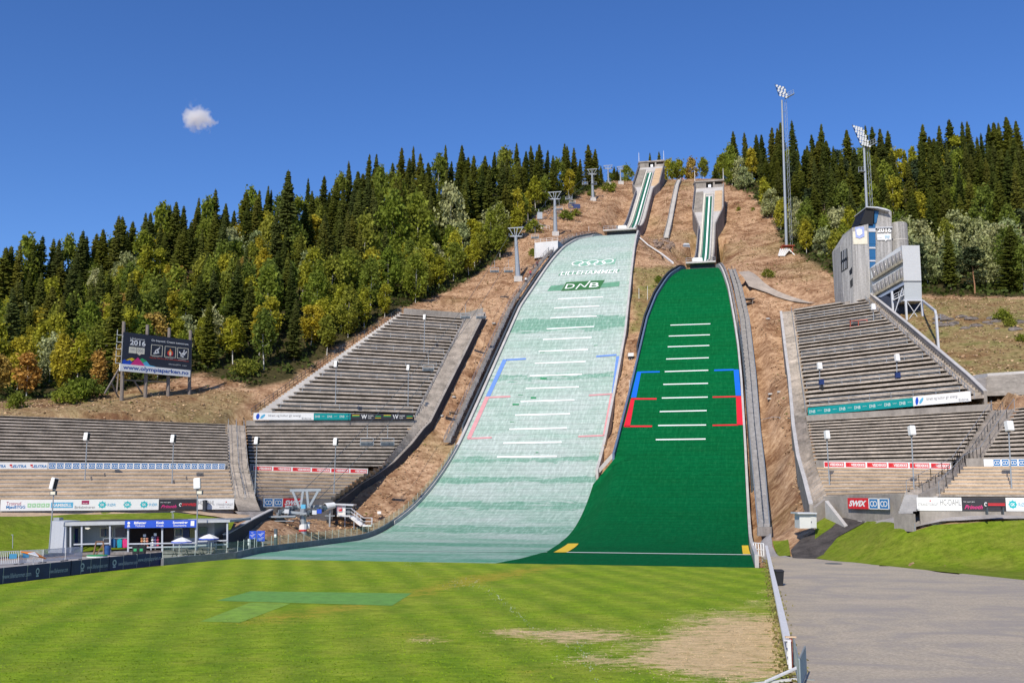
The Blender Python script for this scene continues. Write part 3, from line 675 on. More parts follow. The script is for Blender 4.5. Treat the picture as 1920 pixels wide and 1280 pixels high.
Q0, Q1 = W(1720, 956.5, 93.2), W(1995, 958.5, 90.2)
def bq(x0, x1, m, label, arts): adboard(px_on(Q0, Q1, x0), px_on(Q0, Q1, x1), 1.2, m, label, arts)
bq(1720, 1762, whitesign, 'white board reading STRANDTORGET at the foot of the right stand', [('lettering', grey_p, T(('STRANDTORGET', .05, .97, .36, .56))), ('mark', red, lambda mb, P: put_disc(mb, .6, .74, .03, .06, P))])
bq(1762, 1804, whitesign, 'white board reading HC DAHL at the foot of the right stand', [('lettering', grey_p, T(('HC-DAHL', .04, .97, .4, .86)))])
bq(1804, 1845, charcoal, 'black board with slanted pink script, right stand', [('lettering', pink, T(('Prinoth', .12, .96, .14, .44, {'bold': .02, 'shear': .4}))), ('small_lettering', white, T(('the next gen', .08, .6, .62, .74)))])
bq(1845, 1887, charcoal, 'black board with red band behind a bench, right stand', [('lettering', red, RECT((.2, .96, .4, .52), (.2, .96, .56, .6))), ('mark', white, lambda mb, P: put_ring(mb, .1, .5, .07, .16, .45, P, 12, .6, 5.2))])
bq(1887, 1930, whitesign, 'white board with turquoise gear emblem GK at the right edge', [('emblem', turq, gk), ('lettering', lblue, T(('RØR', .55, .95, .36, .62))), ('emblem_letters', white, T(('GK', .2, .4, .38, .62, {'bold': .03})))])
# ------------------------------------------------------------------ ground materials
def hillmat():
    m, nt, b = newmat('dry_hillside_grass'); P = pos(nt)
    big = noise(nt, P, .035, 5, .6); mid_ = noise(nt, P, .16, 6, .65, .6); fine = noise(nt, mapping(nt, P, (1, 1, .35)), 1.1, 8, .75); vf = noise(nt, P, 4.5, 4, .7)
    dry = ramp(nt, fine, [(.25, (.16, .085, .05)), (.42, (.34, .20, .115)), (.55, (.51, .33, .20)), (.72, (.66, .47, .30))])
    brown = ramp(nt, fine, [(.25, (.07, .035, .022)), (.5, (.20, .10, .052)), (.75, (.38, .23, .12))])
    c = mix(nt, ramp(nt, mid_, [(.36, 0.), (.56, 1.)]), brown, dry)
    grn = ramp(nt, fine, [(.3, (.05, .07, .012)), (.7, (.22, .23, .06))])
    at = N(nt, 'Attribute'); at.attribute_name = 'lush'
    gf = math_(nt, 'MULTIPLY', ramp(nt, mid_, [(.3, 0.), (.62, 1.)]), at.outputs['Fac'])
    c = mix(nt, gf, c, grn)
    c = mix(nt, math_(nt, 'MULTIPLY', ramp(nt, big, [(.55, 0.), (.68, 1.)]), .35), c, grn)
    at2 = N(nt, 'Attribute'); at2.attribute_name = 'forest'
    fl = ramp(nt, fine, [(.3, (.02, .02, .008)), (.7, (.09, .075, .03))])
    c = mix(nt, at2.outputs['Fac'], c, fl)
    lk(nt, c, b.inputs['Base Color']); b.inputs['Roughness'].default_value = .95; b.inputs['Specular IOR Level'].default_value = .1
    h = math_(nt, 'ADD', fine, math_(nt, 'MULTIPLY', vf, .4)); bump(nt, b, h, .55, .4); return m
def lawnmat(name, dryattr=True, hue=0):
    m, nt, b = newmat(name); P = pos(nt)
    fine = noise(nt, mapping(nt, P, (.5, 1, 1)), 2.2, 8, .75); mid_ = noise(nt, P, .22, 6, .65, .8); sp = noise(nt, P, 9, 5, .8); m3 = noise(nt, mapping(nt, P, (.6, 1, 1)), .8, 8, .8, .5)
    g = ramp(nt, fine, [(.28, (.13, .22, .008)), (.5, (.245, .37, .014)), (.72, (.36, .48, .03))])
    y = ramp(nt, fine, [(.3, (.26, .31, .02)), (.7, (.46, .48, .07))])
    c = mix(nt, ramp(nt, mid_, [(.38, 0.), (.7, .8)]), g, y)
    c = mix(nt, 1.0, c, ramp(nt, m3, [(.3, .68), (.5, 1.0), (.72, 1.25)]), 'MULTIPLY')
    if dryattr:
        mow = N(nt, 'TexWave'); mow.inputs['Scale'].default_value = .11; mow.inputs['Distortion'].default_value = .6; mow.inputs['Detail'].default_value = 1
        mv = mapping(nt, P, (1, 1, 1), (0, 0, R(-13.5 + 90 + 90))); lk(nt, mv, mow.inputs['Vector'])
        dk = mix(nt, .34, c, (.06, .17, .008)); c = mix(nt, math_(nt, 'MULTIPLY', mow.outputs['Fac'], 1.0), c, dk)
        for nm, c1, c2 in (('yellowed', (.30, .27, .02), (.50, .40, .05)), ('dry', (.55, .38, .19), (.90, .66, .38))):
            at = N(nt, 'Attribute'); at.attribute_name = nm
            f = math_(nt, 'ADD', at.outputs['Fac'], math_(nt, 'MULTIPLY', math_(nt, 'SUBTRACT', math_(nt, 'ADD', fine, m3), 1.0), 2.4))
            f = math_(nt, 'MULTIPLY', ramp(nt, f, [(.34, 0.), (.80, .95)]), ramp(nt, at.outputs['Fac'], [(.05, 0.), (.6, 1.)]))
            c = mix(nt, f, c, ramp(nt, fine, [(.3, c1), (.7, c2)]))
    if not dryattr: c = mix(nt, 1.0, c, (.62, .60, .75), 'MULTIPLY')
    fl = ramp(nt, sp, [(.70, 0.), (.78, .35)]); c = mix(nt, fl, c, (.5, .5, .3))
    dkf = ramp(nt, noise(nt, P, 5.5, 6, .8), [(.3, .55), (.48, 0.)]); c = mix(nt, dkf, c, (.02, .05, .004))
    lk(nt, c, b.inputs['Base Color']); b.inputs['Roughness'].default_value = .9; b.inputs['Specular IOR Level'].default_value = .15
    bump(nt, b, math_(nt, 'ADD', fine, sp), .7, .12); return m
def gravelmat():
    m, nt, b = newmat('gravel_asphalt'); P = pos(nt)
    f = noise(nt, P, 7, 8, .8); mid_ = noise(nt, mapping(nt, P, (.6, 1, 1), (0, 0, R(12))), .25, 8, .7, 1.2); v = N(nt, 'TexVoronoi'); v.inputs['Scale'].default_value = 9; lk(nt, P, v.inputs['Vector'])
    c = ramp(nt, f, [(.25, (.21, .178, .13)), (.5, (.42, .355, .262)), (.78, (.74, .635, .475))])
    c = mix(nt, ramp(nt, mid_, [(.38, .8), (.56, 0.)]), c, (.31, .275, .245)); c = mix(nt, ramp(nt, mid_, [(.52, 0.), (.75, .45)]), c, (.52, .42, .34))
    c = mix(nt, ramp(nt, v.outputs['Distance'], [(.05, .5), (.2, 0.)]), c, (.55, .52, .5))
    c = mix(nt, ramp(nt, noise(nt, P, 2.2, 3, .6), [(.22, .5), (.30, 0.)]), c, (.2, .18, .17))
    lk(nt, c, b.inputs['Base Color']); b.inputs['Roughness'].default_value = .9; bump(nt, b, f, .6, .04); return m
hill_m, lawn_m, bank_m, gravel_m = hillmat(), lawnmat('lawn_grass'), lawnmat('bank_grass', False), gravelmat()
soil = plain('dark_soil', (.065, .055, .05), .95, .5, .9, bmp=.6)
sand = plain('dry_sand_soil', (.50, .36, .23), .95, .25, .6, bmp=.5)
path_m = plain('pale_path', (.33, .31, .30), .95, .2, .5, bmp=.3)

# forest edges (photo columns -> first row of trunks), used for ground tone and for planting
EDGE_L = [(-90, 757), (0, 752), (100, 748), (200, 737), (300, 716), (380, 700), (480, 728), (560, 703), (650, 640), (740, 583), (800, 560), (840, 545), (900, 512), (940, 482), (975, 450), (985, 425), (1010, 402), (1060, 382), (1095, 362), (1130, 350)]
EDGE_R = [(1350, 338), (1375, 350), (1410, 366), (1440, 400), (1458, 425), (1470, 455), (1500, 480), (1530, 495), (1570, 520), (1640, 545), (1720, 552), (1800, 556), (1900, 556), (2050, 556)]
def edge_d(px, E, cache={}):
    k = (round(px / 4), id(E))
    if k not in cache:
        y = ip(px, [e[0] for e in E], [e[1] for e in E]); p = G(px, y, 100); cache[k] = p.y if p else 300
    return cache[k]
def in_forest(x, y):
    if y < 100: return None
    z = Zt(x, y); px, py = pix((x, y, z))
    if -140 < px <= 1128:
        if edge_d(px, EDGE_L) < y < ridge_d(px) + 14: return 'L'
    elif 1352 < px < 2080:
        if edge_d(px, EDGE_R) < y < ridge_d(px) + 14: return 'R'
    return None
# ------------------------------------------------------------------ ground sheet
Zsm = Zc.copy()
CARVED = set()
def patch(name, poly, m, zoff, res=1.0, zf=None, label=None, attrs=None):
    poly = [Vector((p[0], p[1])) for p in poly]
    xs = [p.x for p in poly]; ys = [p.y for p in poly]
    P = []
    for i, p in enumerate(poly):
        q = poly[(i + 1) % len(poly)]; n = max(1, int((q - p).length / (res * 1.5)))
        P += [p.lerp(q, k / n) for k in range(n)]
    nb = len(P)
    X, Y = np.meshgrid(np.arange(min(xs), max(xs), res), np.arange(min(ys), max(ys), res)); X = X.ravel(); Y = Y.ravel()
    ins = np.zeros(len(X), bool); B = np.array([(p.x, p.y) for p in P]); j = nb - 1
    for i in range(nb):
        x1, y1 = B[i]; x2, y2 = B[j]
        c = ((y1 > Y) != (y2 > Y)); 
        if abs(y2 - y1) > 1e-9: ins ^= c & (X < (x2 - x1) * (Y - y1) / (y2 - y1) + x1)
        j = i
    X, Y = X[ins], Y[ins]; P += [Vector((x, y)) for x, y in zip(X, Y)]
    v, e, f, *_ = delaunay_2d_cdt(P, [(i, (i + 1) % nb) for i in range(nb)], [], 1, 1e-5)
    if zf is None:
        def zf(x, y):
            fx = min(max((x - gx[0]) / 2, 0), len(gx) - 1.001); fy = min(max((y - gy[0]) / 2, 0), len(gy) - 1.001); i, j = int(fx), int(fy); u, v_ = fx - i, fy - j
            return float((Zsm[i, j] * (1 - u) + Zsm[i + 1, j] * u) * (1 - v_) + (Zsm[i, j + 1] * (1 - u) + Zsm[i + 1, j + 1] * u) * v_)
        cells = set()
        for x, y in [(q.x, q.y) for q in P]:
            i, j = int((x - gx[0]) / 2), int((y - gy[0]) / 2)
            for c in ((i, j), (i + 1, j), (i, j + 1), (i + 1, j + 1)): cells.add(c)
        for i, j in cells:
            if (i, j) not in CARVED and 0 <= i < len(gx) and 0 <= j < len(gy): CARVED.add((i, j)); Zc[i, j] = Zsm[i, j] - (.32 if Zsm[i, j] > -.02 else .05)
    me = bpy.data.meshes.new(name); me.from_pydata([(p.x, p.y, zf(p.x, p.y) + zoff) for p in v], [], [tuple(t) for t in f]); me.update(); me.materials.append(m)
    if me.polygons and me.polygons[0].normal.z < 0: me.flip_normals()
    me.polygons.foreach_set('use_smooth', [True] * len(me.polygons))
    for nm, fn in (attrs or {}).items():
        at = me.attributes.new(nm, 'FLOAT', 'POINT'); at.data.foreach_set('value', [fn(p.x, p.y) for p in v])
    o = bpy.data.objects.new(name, me); col.objects.link(o); tag(o, label, kind='structure'); return o
def gz(px, py): p = W(px, py, z=0); return (p.x, p.y)
def sd(px, py, pts):      # distance in photo columns/rows to a polyline
    best = 1e9
    for (x1, y1), (x2, y2) in zip(pts, pts[1:]):
        t = max(0, min(1, ((px - x1) * (x2 - x1) + (py - y1) * (y2 - y1)) / ((x2 - x1) ** 2 + (y2 - y1) ** 2 + 1e-9)))
        best = min(best, math.hypot(px - x1 - t * (x2 - x1), py - y1 - t * (y2 - y1)))
    return best
_yl = [gz(*p) for p in ((1030, 1062), (900, 1086), (780, 1112), (640, 1140), (480, 1165))]
_dry = [(gz(1400, 1160), 2.8), (gz(1390, 1195), 2.2), (gz(1310, 1215), 1.5), (gz(1430, 1190), 2.4), (gz(1430, 1235), 2.2), (gz(1360, 1265), 1.8), (gz(1050, 1195), 1.3), (gz(1120, 1192), 1.5), (gz(950, 1187), 1.0), (gz(1250, 1235), 1.4), (gz(1448, 1110), 1.0), (gz(1455, 1130), 1.4), (gz(1100, 1240), 1.0), (gz(800, 1200), .8)]
def dryf(x, y): return min(1.0, sum(math.exp(-((x - a) ** 2 + ((y - b) * .75) ** 2) / (2 * r * r)) for (a, b), r in _dry) * .55)
def yelf(x, y):
    d = 1e9
    for (x1, y1), (x2, y2) in zip(_yl, _yl[1:]):
        t = max(0, min(1, ((x - x1) * (x2 - x1) + (y - y1) * (y2 - y1)) / ((x2 - x1) ** 2 + (y2 - y1) ** 2))); d = min(d, math.hypot(x - x1 - t * (x2 - x1), y - y1 - t * (y2 - y1)))
    px, py = pix((x, y, 0)); b2 = .5 * math.exp(-((py - 1192) / 26) ** 2) * min(max((px - 480) / 300, 0), 1) + .4 * math.exp(-((py - 1255) / 18) ** 2) * min(max((px - 700) / 300, 0), 1) + .42 * min(max((px - 1250) / 200, 0), 1) * min(max((py - 1100) / 60, 0), 1)
    return b2 * (.75 + .25 * math.sin(x * 1.3 + y * .7)) + math.exp(-(d / 2.4) ** 2) * .62 + .3 * math.exp(-((x + 9) ** 2 / 90 + (y - 78) ** 2 / 30))
def onS(s, t): return XY(s, t)
fl_ = [(10.1 - .55, 37.7), (25.6 - .55, 102.7)]
lawn_poly = [(-75, -40), (-2, -40), (10.1 - .05 - .238 * 60, -22), (10.1 - .05, 37.7), onS(SB - .02, .9), onS(SB - .02, -50.5), gz(420, 1049), gz(305, 1060.5), gz(150, 1077), gz(0, 1095), (-60, 55), (-75, 20)]
patch('lawn', lawn_poly, lawn_m, .034, .8, lambda x, y: 0.0, 'mown green lawn at the foot of the landing slopes', {'dry': dryf, 'yellowed': yelf})
patch('turf_strip', [gz(470, 1109), gz(772, 1113), gz(735, 1136), gz(405, 1127)], plain('green_turf_mat', (.13, .31, .05), .9, .2, 1.2, bmp=.3), .045, 1.0, lambda x, y: 0.0, 'darker green rectangle of artificial turf in the lawn')
patch('turf_strip', [gz(470, 1130), gz(545, 1132), gz(450, 1168), gz(375, 1166)], plain('worn_turf_mat', (.20, .35, .03), .9, .25, 1.2), .045, 1.0, lambda x, y: 0.0, 'narrow green turf tongue below the turf rectangle')
# gravel yard on the right, grass bank, paths
yard = [gz(1441, 1044), gz(1470, 1042), gz(1530, 1046), gz(1600, 1054), gz(1700, 1065), gz(1800, 1075), gz(1925, 1088), gz(2100, 1105), (80, 20), (60, -40), (-2, -40), (10.1 - .238 * 60, -22), (10.15, 37.7)]
patch('gravel_yard', yard, gravel_m, .03, 1.2, lambda x, y: 0.0, 'grey gravel yard right of the white fence')
bank = [gz(1530, 1047.5), (W(1570, 1020, 102).x, 102), (W(1630, 985, 103).x, 103)] + [(W(x, y, d).x, d) for x, y, d in ((1660, 975, 99), (1700, 966, 93), (1800, 965, 91.2), (1920, 965, 90), (2060, 965, 88))] + [gz(2090, 1106), gz(1925, 1090), gz(1800, 1077), gz(1700, 1067), gz(1600, 1056)]
patch('grass_bank', bank, bank_m, .06, 1.0, None, 'bright green grass bank in front of the right stand')
patch('access_path', [(W(x, y, d).x, d) for x, y, d in ((1590, 988, 106), (1640, 968, 104), (1690, 956, 99), (1720, 953, 96), (1995, 955, 93))] + [(W(x, 968, d).x, d) for x, d in ((2060, 88.6), (1920, 90.4), (1800, 91.6), (1700, 93.6), (1655, 99.5), (1620, 103))], path_m, .055, 1.0, None, 'pale walkway under the right advertising boards')
patch('dark_path', [(W(x, y, d).x, W(x, y, d).y) for x, y, d in ((1600, 975, 107), (1650, 969, 104), (1620, 985, 103), (1572, 1015, 102.2), (1540, 1040, 99), (1528, 1047, 98.5), (1487, 1045, 99), (1482, 1020, 103), (1500, 1008, 105), (1540, 1000, 106))], soil, .065, .7, None, 'dark cinder path curving up beside the grass bank')
patch('grass_edge', [(W(x, y, d).x, W(x, y, d).y) for x, y, d in ((1530, 1000, 108), (1560, 985, 109), (1590, 980, 108), (1560, 1005, 105), (1528, 1016, 103.5))], bank_m, .075, .6, None, 'small green verge beside the dark path')
patch('path', [(W(x, y, d).x, W(x, y, d).y) for x, y, d in ((1425, 990, 113), (1444, 990, 113), (1448, 1010, 108), (1460, 1030, 103), (1485, 1043, 100), (1441, 1045, 98.5), (1428, 1030, 103))], path_m, .06, .7, None, 'pale path from the metal stairs to the yard')
patch('grass_edge', [(W(x, y, d).x, W(x, y, d).y) for x, y, d in ((1448, 1005, 109), (1478, 1010, 107), (1482, 1038, 101), (1462, 1034, 102))], bank_m, .07, .6, None, 'weedy green verge beside the stair foot')
# banks on the left behind the kiosk
patch('grass_bank', [(W(x, y, d).x, d) for x, y, d in ((-60, 1035, 101), (105, 1030, 106), (420, 1000, 112), (440, 972, 119), (330, 958, 121.5), (180, 957, 119.5), (100, 965, 116), (-60, 968, 110))], bank_m, .06, 1.0, None, 'green grass bank behind the kiosk')
patch('sandy_strip', [(W(x, y, d).x, d) for x, y, d in ((-60, 969, 110), (100, 966, 116), (180, 958, 119.5), (280, 955, 121), (-60, 956, 113.4))], sand, .065, 1.0, None, 'bare sandy strip below the left boards')
patch('sandy_strip', [(W(x, y, d).x, d) for x, y, d in ((340, 957, 122), (442, 972, 119.2), (470, 968, 122), (450, 952, 124.5), (350, 954, 122.6))], sand, .065, 1.0, None, 'bare sandy patch below the left aisle')
patch('path', [(W(x, y, d).x, d) for x, y, d in ((-60, 1103, 67.5), (0, 1094.5, 72.2), (150, 1077, 80.5), (303, 1060, 90), (440, 1047, 99), (520, 1037, 106), (600, 1020, 112), (520, 1012, 115), (420, 1016, 110), (100, 1035, 104), (-60, 1040, 100))], path_m, .05, 1.0, None, 'pale path in front of the kiosk')
patch('hill_path', [(G(x, y).x, G(x, y).y) for x, y in ((1384, 510), (1404, 508), (1432, 530), (1500, 560), (1530, 567), (1500, 567), (1440, 549), (1404, 537))], plain('dirt_track', (.38, .32, .265), .95, .2, .5, bmp=.3), .05, 1.5, None, 'grey path crossing the brown slope right of the green jump')

# ------------------------------------------------------------------ landing slopes
def slopemat(name, kind):
    m, nt, b = newmat(name); uv = N(nt, 'UVMap'); uv.uv_map = 'st'; sep = N(nt, 'SeparateXYZ'); lk(nt, uv.outputs[0], sep.inputs[0])
    t, s = sep.outputs[0], sep.outputs[1]
    v = N(nt, 'CombineXYZ'); lk(nt, math_(nt, 'MULTIPLY', t, .35), v.inputs[0]); lk(nt, s, v.inputs[1]); V = v.outputs[0]
    v2 = N(nt, 'CombineXYZ'); lk(nt, math_(nt, 'MULTIPLY', t, .6), v2.inputs[0]); lk(nt, math_(nt, 'MULTIPLY', s, 3.2), v2.inputs[1])
    v3 = N(nt, 'CombineXYZ'); lk(nt, math_(nt, 'MULTIPLY', t, 3.0), v3.inputs[0]); lk(nt, math_(nt, 'MULTIPLY', s, .5), v3.inputs[1])
    row = noise(nt, v2.outputs[0], 1.6, 6, .75); colm = noise(nt, v3.outputs[0], .8, 5, .7); blot = noise(nt, V, .22, 5, .6, .5); fine = noise(nt, uv.outputs[0], 6, 4, .8)
    if kind == 'L':
        base = ramp(nt, row, [(.2, (.25, .34, .295)), (.42, (.375, .455, .41)), (.62, (.47, .54, .50)), (.85, (.62, .67, .64))])
        base = mix(nt, ramp(nt, blot, [(.35, .5), (.6, 0.)]), base, (.24, .40, .31))
        # worn / newer strips of mat lying across the slope
        wob = math_(nt, 'MULTIPLY', math_(nt, 'SUBTRACT', noise(nt, v.outputs[0], .5, 4, .7, 1.0), .5), 5.0)
        ss = math_(nt, 'DIVIDE', math_(nt, 'ADD', s, wob), 300.0)
        stops = []
        for y0, y1, k in BANDS:
            s0, s1 = y1, y0; stops += [(s0 - .9, 0.), (s0, k), (s1, k), (s1 + .9, 0.)]
        stops = sorted(stops); bandf = ramp(nt, ss, [(p / 300, min(1, v_ * 1.25)) for p, v_ in stops])
        pn = N(nt, 'CombineXYZ'); lk(nt, math_(nt, 'MULTIPLY', t, .12), pn.inputs[0]); lk(nt, math_(nt, 'MULTIPLY', s, .9), pn.inputs[1])
        bandf = ramp(nt, math_(nt, 'ADD', bandf, math_(nt, 'MULTIPLY', math_(nt, 'SUBTRACT', noise(nt, pn.outputs[0], .9, 6, .75), .5), 1.6)), [(.42, 0.), (.62, .62)])
        base = mix(nt, bandf, base, (.07, .27, .17))
        base = mix(nt, ramp(nt, colm, [(.48, 0.), (.72, .4)]), base, (.58, .65, .61))
        low = ramp(nt, math_(nt, 'DIVIDE', s, 300.0), [(88 / 300, .95), (112 / 300, .75), (135 / 300, .3), (165 / 300, 0.)])
        base = mix(nt, math_(nt, 'MULTIPLY', low, ramp(nt, blot, [(.3, 1.), (.65, .35)])), base, (.05, .27, .16))
        base = mix(nt, ramp(nt, fine, [(.62, 0.), (.8, .3)]), base, (.6, .7, .66))
    else:
        base = ramp(nt, row, [(.2, (.0, .07, .018)), (.45, (.001, .115, .033)), (.65, (.004, .145, .042)), (.85, (.014, .18, .06))])
        base = mix(nt, ramp(nt, blot, [(.35, .35), (.6, 0.)]), base, (.004, .085, .02))
        base = mix(nt, ramp(nt, colm, [(.52, 0.), (.75, .3)]), base, (.025, .17, .06))
        up = ramp(nt, math_(nt, 'DIVIDE', s, 300.0), [(95 / 300, .45), (150 / 300, .2), (200 / 300, 0.)])
        base = mix(nt, up, base, (.0, .06, .025))
        lt = ramp(nt, noise(nt, V, .5, 6, .75), [(.6, 0.), (.8, .3)]); base = mix(nt, lt, base, (.04, .17, .08))
    fib = N(nt, 'CombineXYZ'); lk(nt, math_(nt, 'MULTIPLY', t, .5), fib.inputs[0]); lk(nt, math_(nt, 'MULTIPLY', s, 2.2), fib.inputs[1])
    base = mix(nt, 1.0, base, ramp(nt, noise(nt, fib.outputs[0], 2.0, 6, .85), [(.3, .72), (.5, 1.0), (.7, 1.2)]), 'MULTIPLY')
    base = mix(nt, 1.0, base, ramp(nt, math_(nt, 'MULTIPLY', colm, 1.0), [(.3, .85), (.7, 1.12)]), 'MULTIPLY')
    fr = lambda v, k, st: ramp(nt, math_(nt, 'FRACT', math_(nt, 'MULTIPLY', v, k)), st)
    sw = math_(nt, 'ADD', s, math_(nt, 'MULTIPLY', blot, .8))
    base = mix(nt, 1.0, base, fr(sw, .72, [(0., .78), (.16, 1.0), (.9, 1.06), (1., .8)]), 'MULTIPLY'); base = mix(nt, 1.0, base, fr(t, .42, [(0., .86), (.05, 1.0), (1., 1.0)]), 'MULTIPLY')
    lk(nt, base, b.inputs['Base Color']); b.inputs['Roughness'].default_value = .9; b.inputs['Specular IOR Level'].default_value = .04
    bump(nt, b, math_(nt, 'ADD', row, math_(nt, 'MULTIPLY', fine, .5)), .5, .12); return m
def sofy(px, py, h='L'): return hit(px, py, h)[1]
BANDS = [(sofy(1100, 595), sofy(1100, 616), .75), (sofy(1040, 704), sofy(1040, 710), .6), (sofy(1000, 858), sofy(1000, 867), .5), (sofy(980, 896), sofy(980, 905), .55), (sofy(960, 940), sofy(960, 955), .55), (sofy(900, 986), sofy(900, 1000), .5), (sofy(850, 1018), sofy(850, 1022), 1.0)]
def sheet(name, h, s0, s1, tl, tr, m, nt_=28, ds=1.5, off=0.0, parent=None):
    ss = list(np.arange(s0, s1, ds)) + [s1]; V, UV = [], []
    for s in ss:
        a, b = tl(s), tr(s)
        for j in range(nt_ + 1): t = a + (b - a) * j / nt_; V.append(on(s, t, h, off)); UV.append((t, s))
    mb = MB(); mb.v = [tuple(v) for v in V]
    for i in range(len(ss) - 1):
        for j in range(nt_): a = i * (nt_ + 1) + j; mb.f.append((a, a + 1, a + nt_ + 2, a + nt_ + 1))
    o = mb.build(name, m, parent, smooth=True); l = o.data.uv_layers.new(name='st')
    for lp in o.data.loops: l.data[lp.index].uv = UV[lp.vertex_index]
    return o
HL = thing('landing_slope', 'large pale mint landing slope with rings and lettering, left of the two', 'ski jump slope', (*XY(150, -37), 0), 'landing slopes')
HS = thing('landing_slope', 'smaller dark green landing slope with bright blue and red edge marks', 'ski jump slope', (*XY(150, -11), 0), 'landing slopes')
sheet('mat_surface', 'L', SB, 293.5, tLL, lambda s: tLR(s) if s > 160 else tB(s) + .3, slopemat('pale_worn_mats', 'L'), parent=HL)
sheet('mat_surface', 'S', SB, 257, lambda s: tSL(s) if s > 159.5 else tB(s), tSR, slopemat('dark_green_mats', 'S'), parent=HS, off=.01)
def decal(name, h, quads, m, parent, off=.07, nu=6, nv=6, label=None):
    mb = MB()
    for (a, b, c, d) in quads:            # corners: bottom-left, bottom-right, top-right, top-left in the photo
        H = [hit(*q, h) for q in (a, b, c, d)]
        if any(x is None for x in H): print('decal miss', name, a); continue
        st4 = [(x[1], x[2]) for x in H]; rows = []
        for i in range(nv + 1):
            v = i / nv; row = []
            for j in range(nu + 1):
                u = j / nu
                s = (st4[0][0] * (1 - u) + st4[1][0] * u) * (1 - v) + (st4[3][0] * (1 - u) + st4[2][0] * u) * v
                t = (st4[0][1] * (1 - u) + st4[1][1] * u) * (1 - v) + (st4[3][1] * (1 - u) + st4[2][1] * u) * v
                row.append(on(s, t, h, off))
            rows.append(row)
        mb.grid(rows)
    return mb.build(name, m, parent, label=label)
matwhite = plain('white_marking', (.85, .88, .85), .8, .06, 2)
LL = [((1046,561),(1131,557)),((1039,578),(1124,574)),((1032,596.5),(1119,593)),((1025,617),(1114,612.5)),((1018,637),(1109.5,633)),((1010,659),(1102.5,655.5)),((1002.6,681.5),(1098,678)),((993.6,705),(1091,702)),((986,728.5),(1085.6,725.5)),((976,753),(1077,750)),((966,778.5),(1069,776)),((955,805),(1063,802.5)),((943.6,831),(1053,829)),((932,857),(1044,855.5))]
SLn = [((1257,610),(1332,607.5)),((1254,630.5),(1331,628)),((1252,650.5),(1330,648)),((1249,673.5),(1329,671)),((1246.5,697),(1328,694.5)),((1243.6,721),(1327.5,719)),((1241,746.5),(1327,744.7)),((1237,772),(1325,770)),((1234,798),(1324,797)),((1229.6,824.5),(1323,823.3))]
for h, ls, par in (('L', LL, HL), ('S', SLn, HS)):
    for (x0, y0), (x1, y1) in ls:
        w = (1.0 + (y0 - 550) / 300 * .8) * (.85 if h == 'L' else .62)
        decal('distance_line', h, [((x0, y0 + w), (x1, y1 + w), (x1, y1 - w), (x0, y0 - w))], matwhite, par, nu=4, nv=1)
pblue = plain('faded_blue_mat', (.14, .27, .62), .8, .1, 1); pred = plain('faded_red_mat', (.62, .30, .31), .8, .1, 1)
vblue = plain('blue_mat', (.0, .13, .68), .7, .1, 1); vred = plain('red_mat', (.70, .01, .03), .7, .12, .6)
decal('blue_bracket', 'L', [((911, 743), (919, 743), (951, 674), (943, 674)), ((949, 676.5), (986, 674.5), (986, 671.5), (949, 673.5))], pblue, HL, nv=10)
decal('blue_bracket', 'L', [((1147, 737), (1153, 737), (1162, 668), (1155.5, 668)), ((1118, 670), (1156, 667), (1156, 664), (1118, 667))], pblue, HL, nv=10)
decal('red_bracket', 'L', [((875, 822), (883, 822), (917, 746), (909, 746)), ((909, 747), (957, 745), (957, 742), (909, 744)), ((876, 824), (922, 822), (922, 819), (879, 821))], pred, HL, nv=10)
decal('red_bracket', 'L', [((1130, 817), (1137, 817), (1150.5, 741), (1144, 741)), ((1104, 743), (1148, 740), (1148, 737.5), (1104, 740)), ((1084, 820), (1134, 818), (1134, 815), (1084, 817))], pred, HL, nv=10)
decal('blue_bracket', 'S', [((1183, 745.5), (1193, 745.5), (1202, 699), (1194, 699)), ((1194, 699.5), (1237, 698.5), (1237, 696), (1195, 697))], vblue, HS, nv=10)
decal('blue_bracket', 'S', [((1379.5, 742), (1389.5, 742), (1385, 693), (1375.5, 693)), ((1339, 696), (1376, 694.8), (1376, 692), (1339, 693.2))], vblue, HS, nv=10)
decal('red_bracket', 'S', [((1169.5, 800), (1181, 800), (1190, 748), (1183, 748)), ((1183, 749.5), (1231, 749.5), (1231, 746.5), (1184, 746.5)), ((1170, 801), (1222, 801), (1223, 798), (1171, 798))], vred, HS, nv=10)
decal('red_bracket', 'S', [((1382, 797), (1393, 797), (1390.5, 743), (1380, 743)), ((1336, 746), (1381, 745), (1381, 742.5), (1336, 743.5)), ((1336, 799), (1384, 798), (1384, 795.5), (1336, 796.5))], vred, HS, nv=10)
decal('yellow_mat', 'S', [((1038, 1036), (1063, 1036), (1085, 1019.5), (1065, 1019.5))], yellow, HS)
decal('yellow_mat', 'S', [((1393, 1039.5), (1407, 1039.5), (1403, 1023), (1391, 1023))], yellow, HS)
decal('fall_line', 'S', [((1062, 1036.2), (1408, 1040.8), (1408, 1040), (1062, 1035.4))], matwhite, HS, nu=30, nv=1)
decal('fall_line', 'L', [((655, 1032), (1026, 1035.6), (1026, 1035), (655, 1031.4))], plain('faint_line', (.5, .62, .55), .8, .1), HL, nu=30, nv=1)
dkg = plain('dark_green_field', (.035, .15, .045), .8, .15, 1); midg = plain('mid_green_field', (.12, .30, .19), .8, .2, .7)
decal('lettering_field', 'L', [((1052, 546), (1124, 542), (1134, 525.5), (1062, 529.5))], dkg, HL, off=.09)
decal('repaired_strip', 'L', [((1124, 540), (1161, 537), (1162, 528), (1131, 531)), ((1026, 546), (1052, 545), (1058, 534), (1033, 536)), ((1046, 517), (1160, 509.5), (1162, 505.5), (1050, 513))], midg, HL, off=.06)
decal('repaired_strip', 'L', [((1076, 500), (1152, 495.5), (1156, 486), (1078, 489))], plain('mint_green_field', (.22, .43, .32), .8, .15, .7), HL, off=.06)
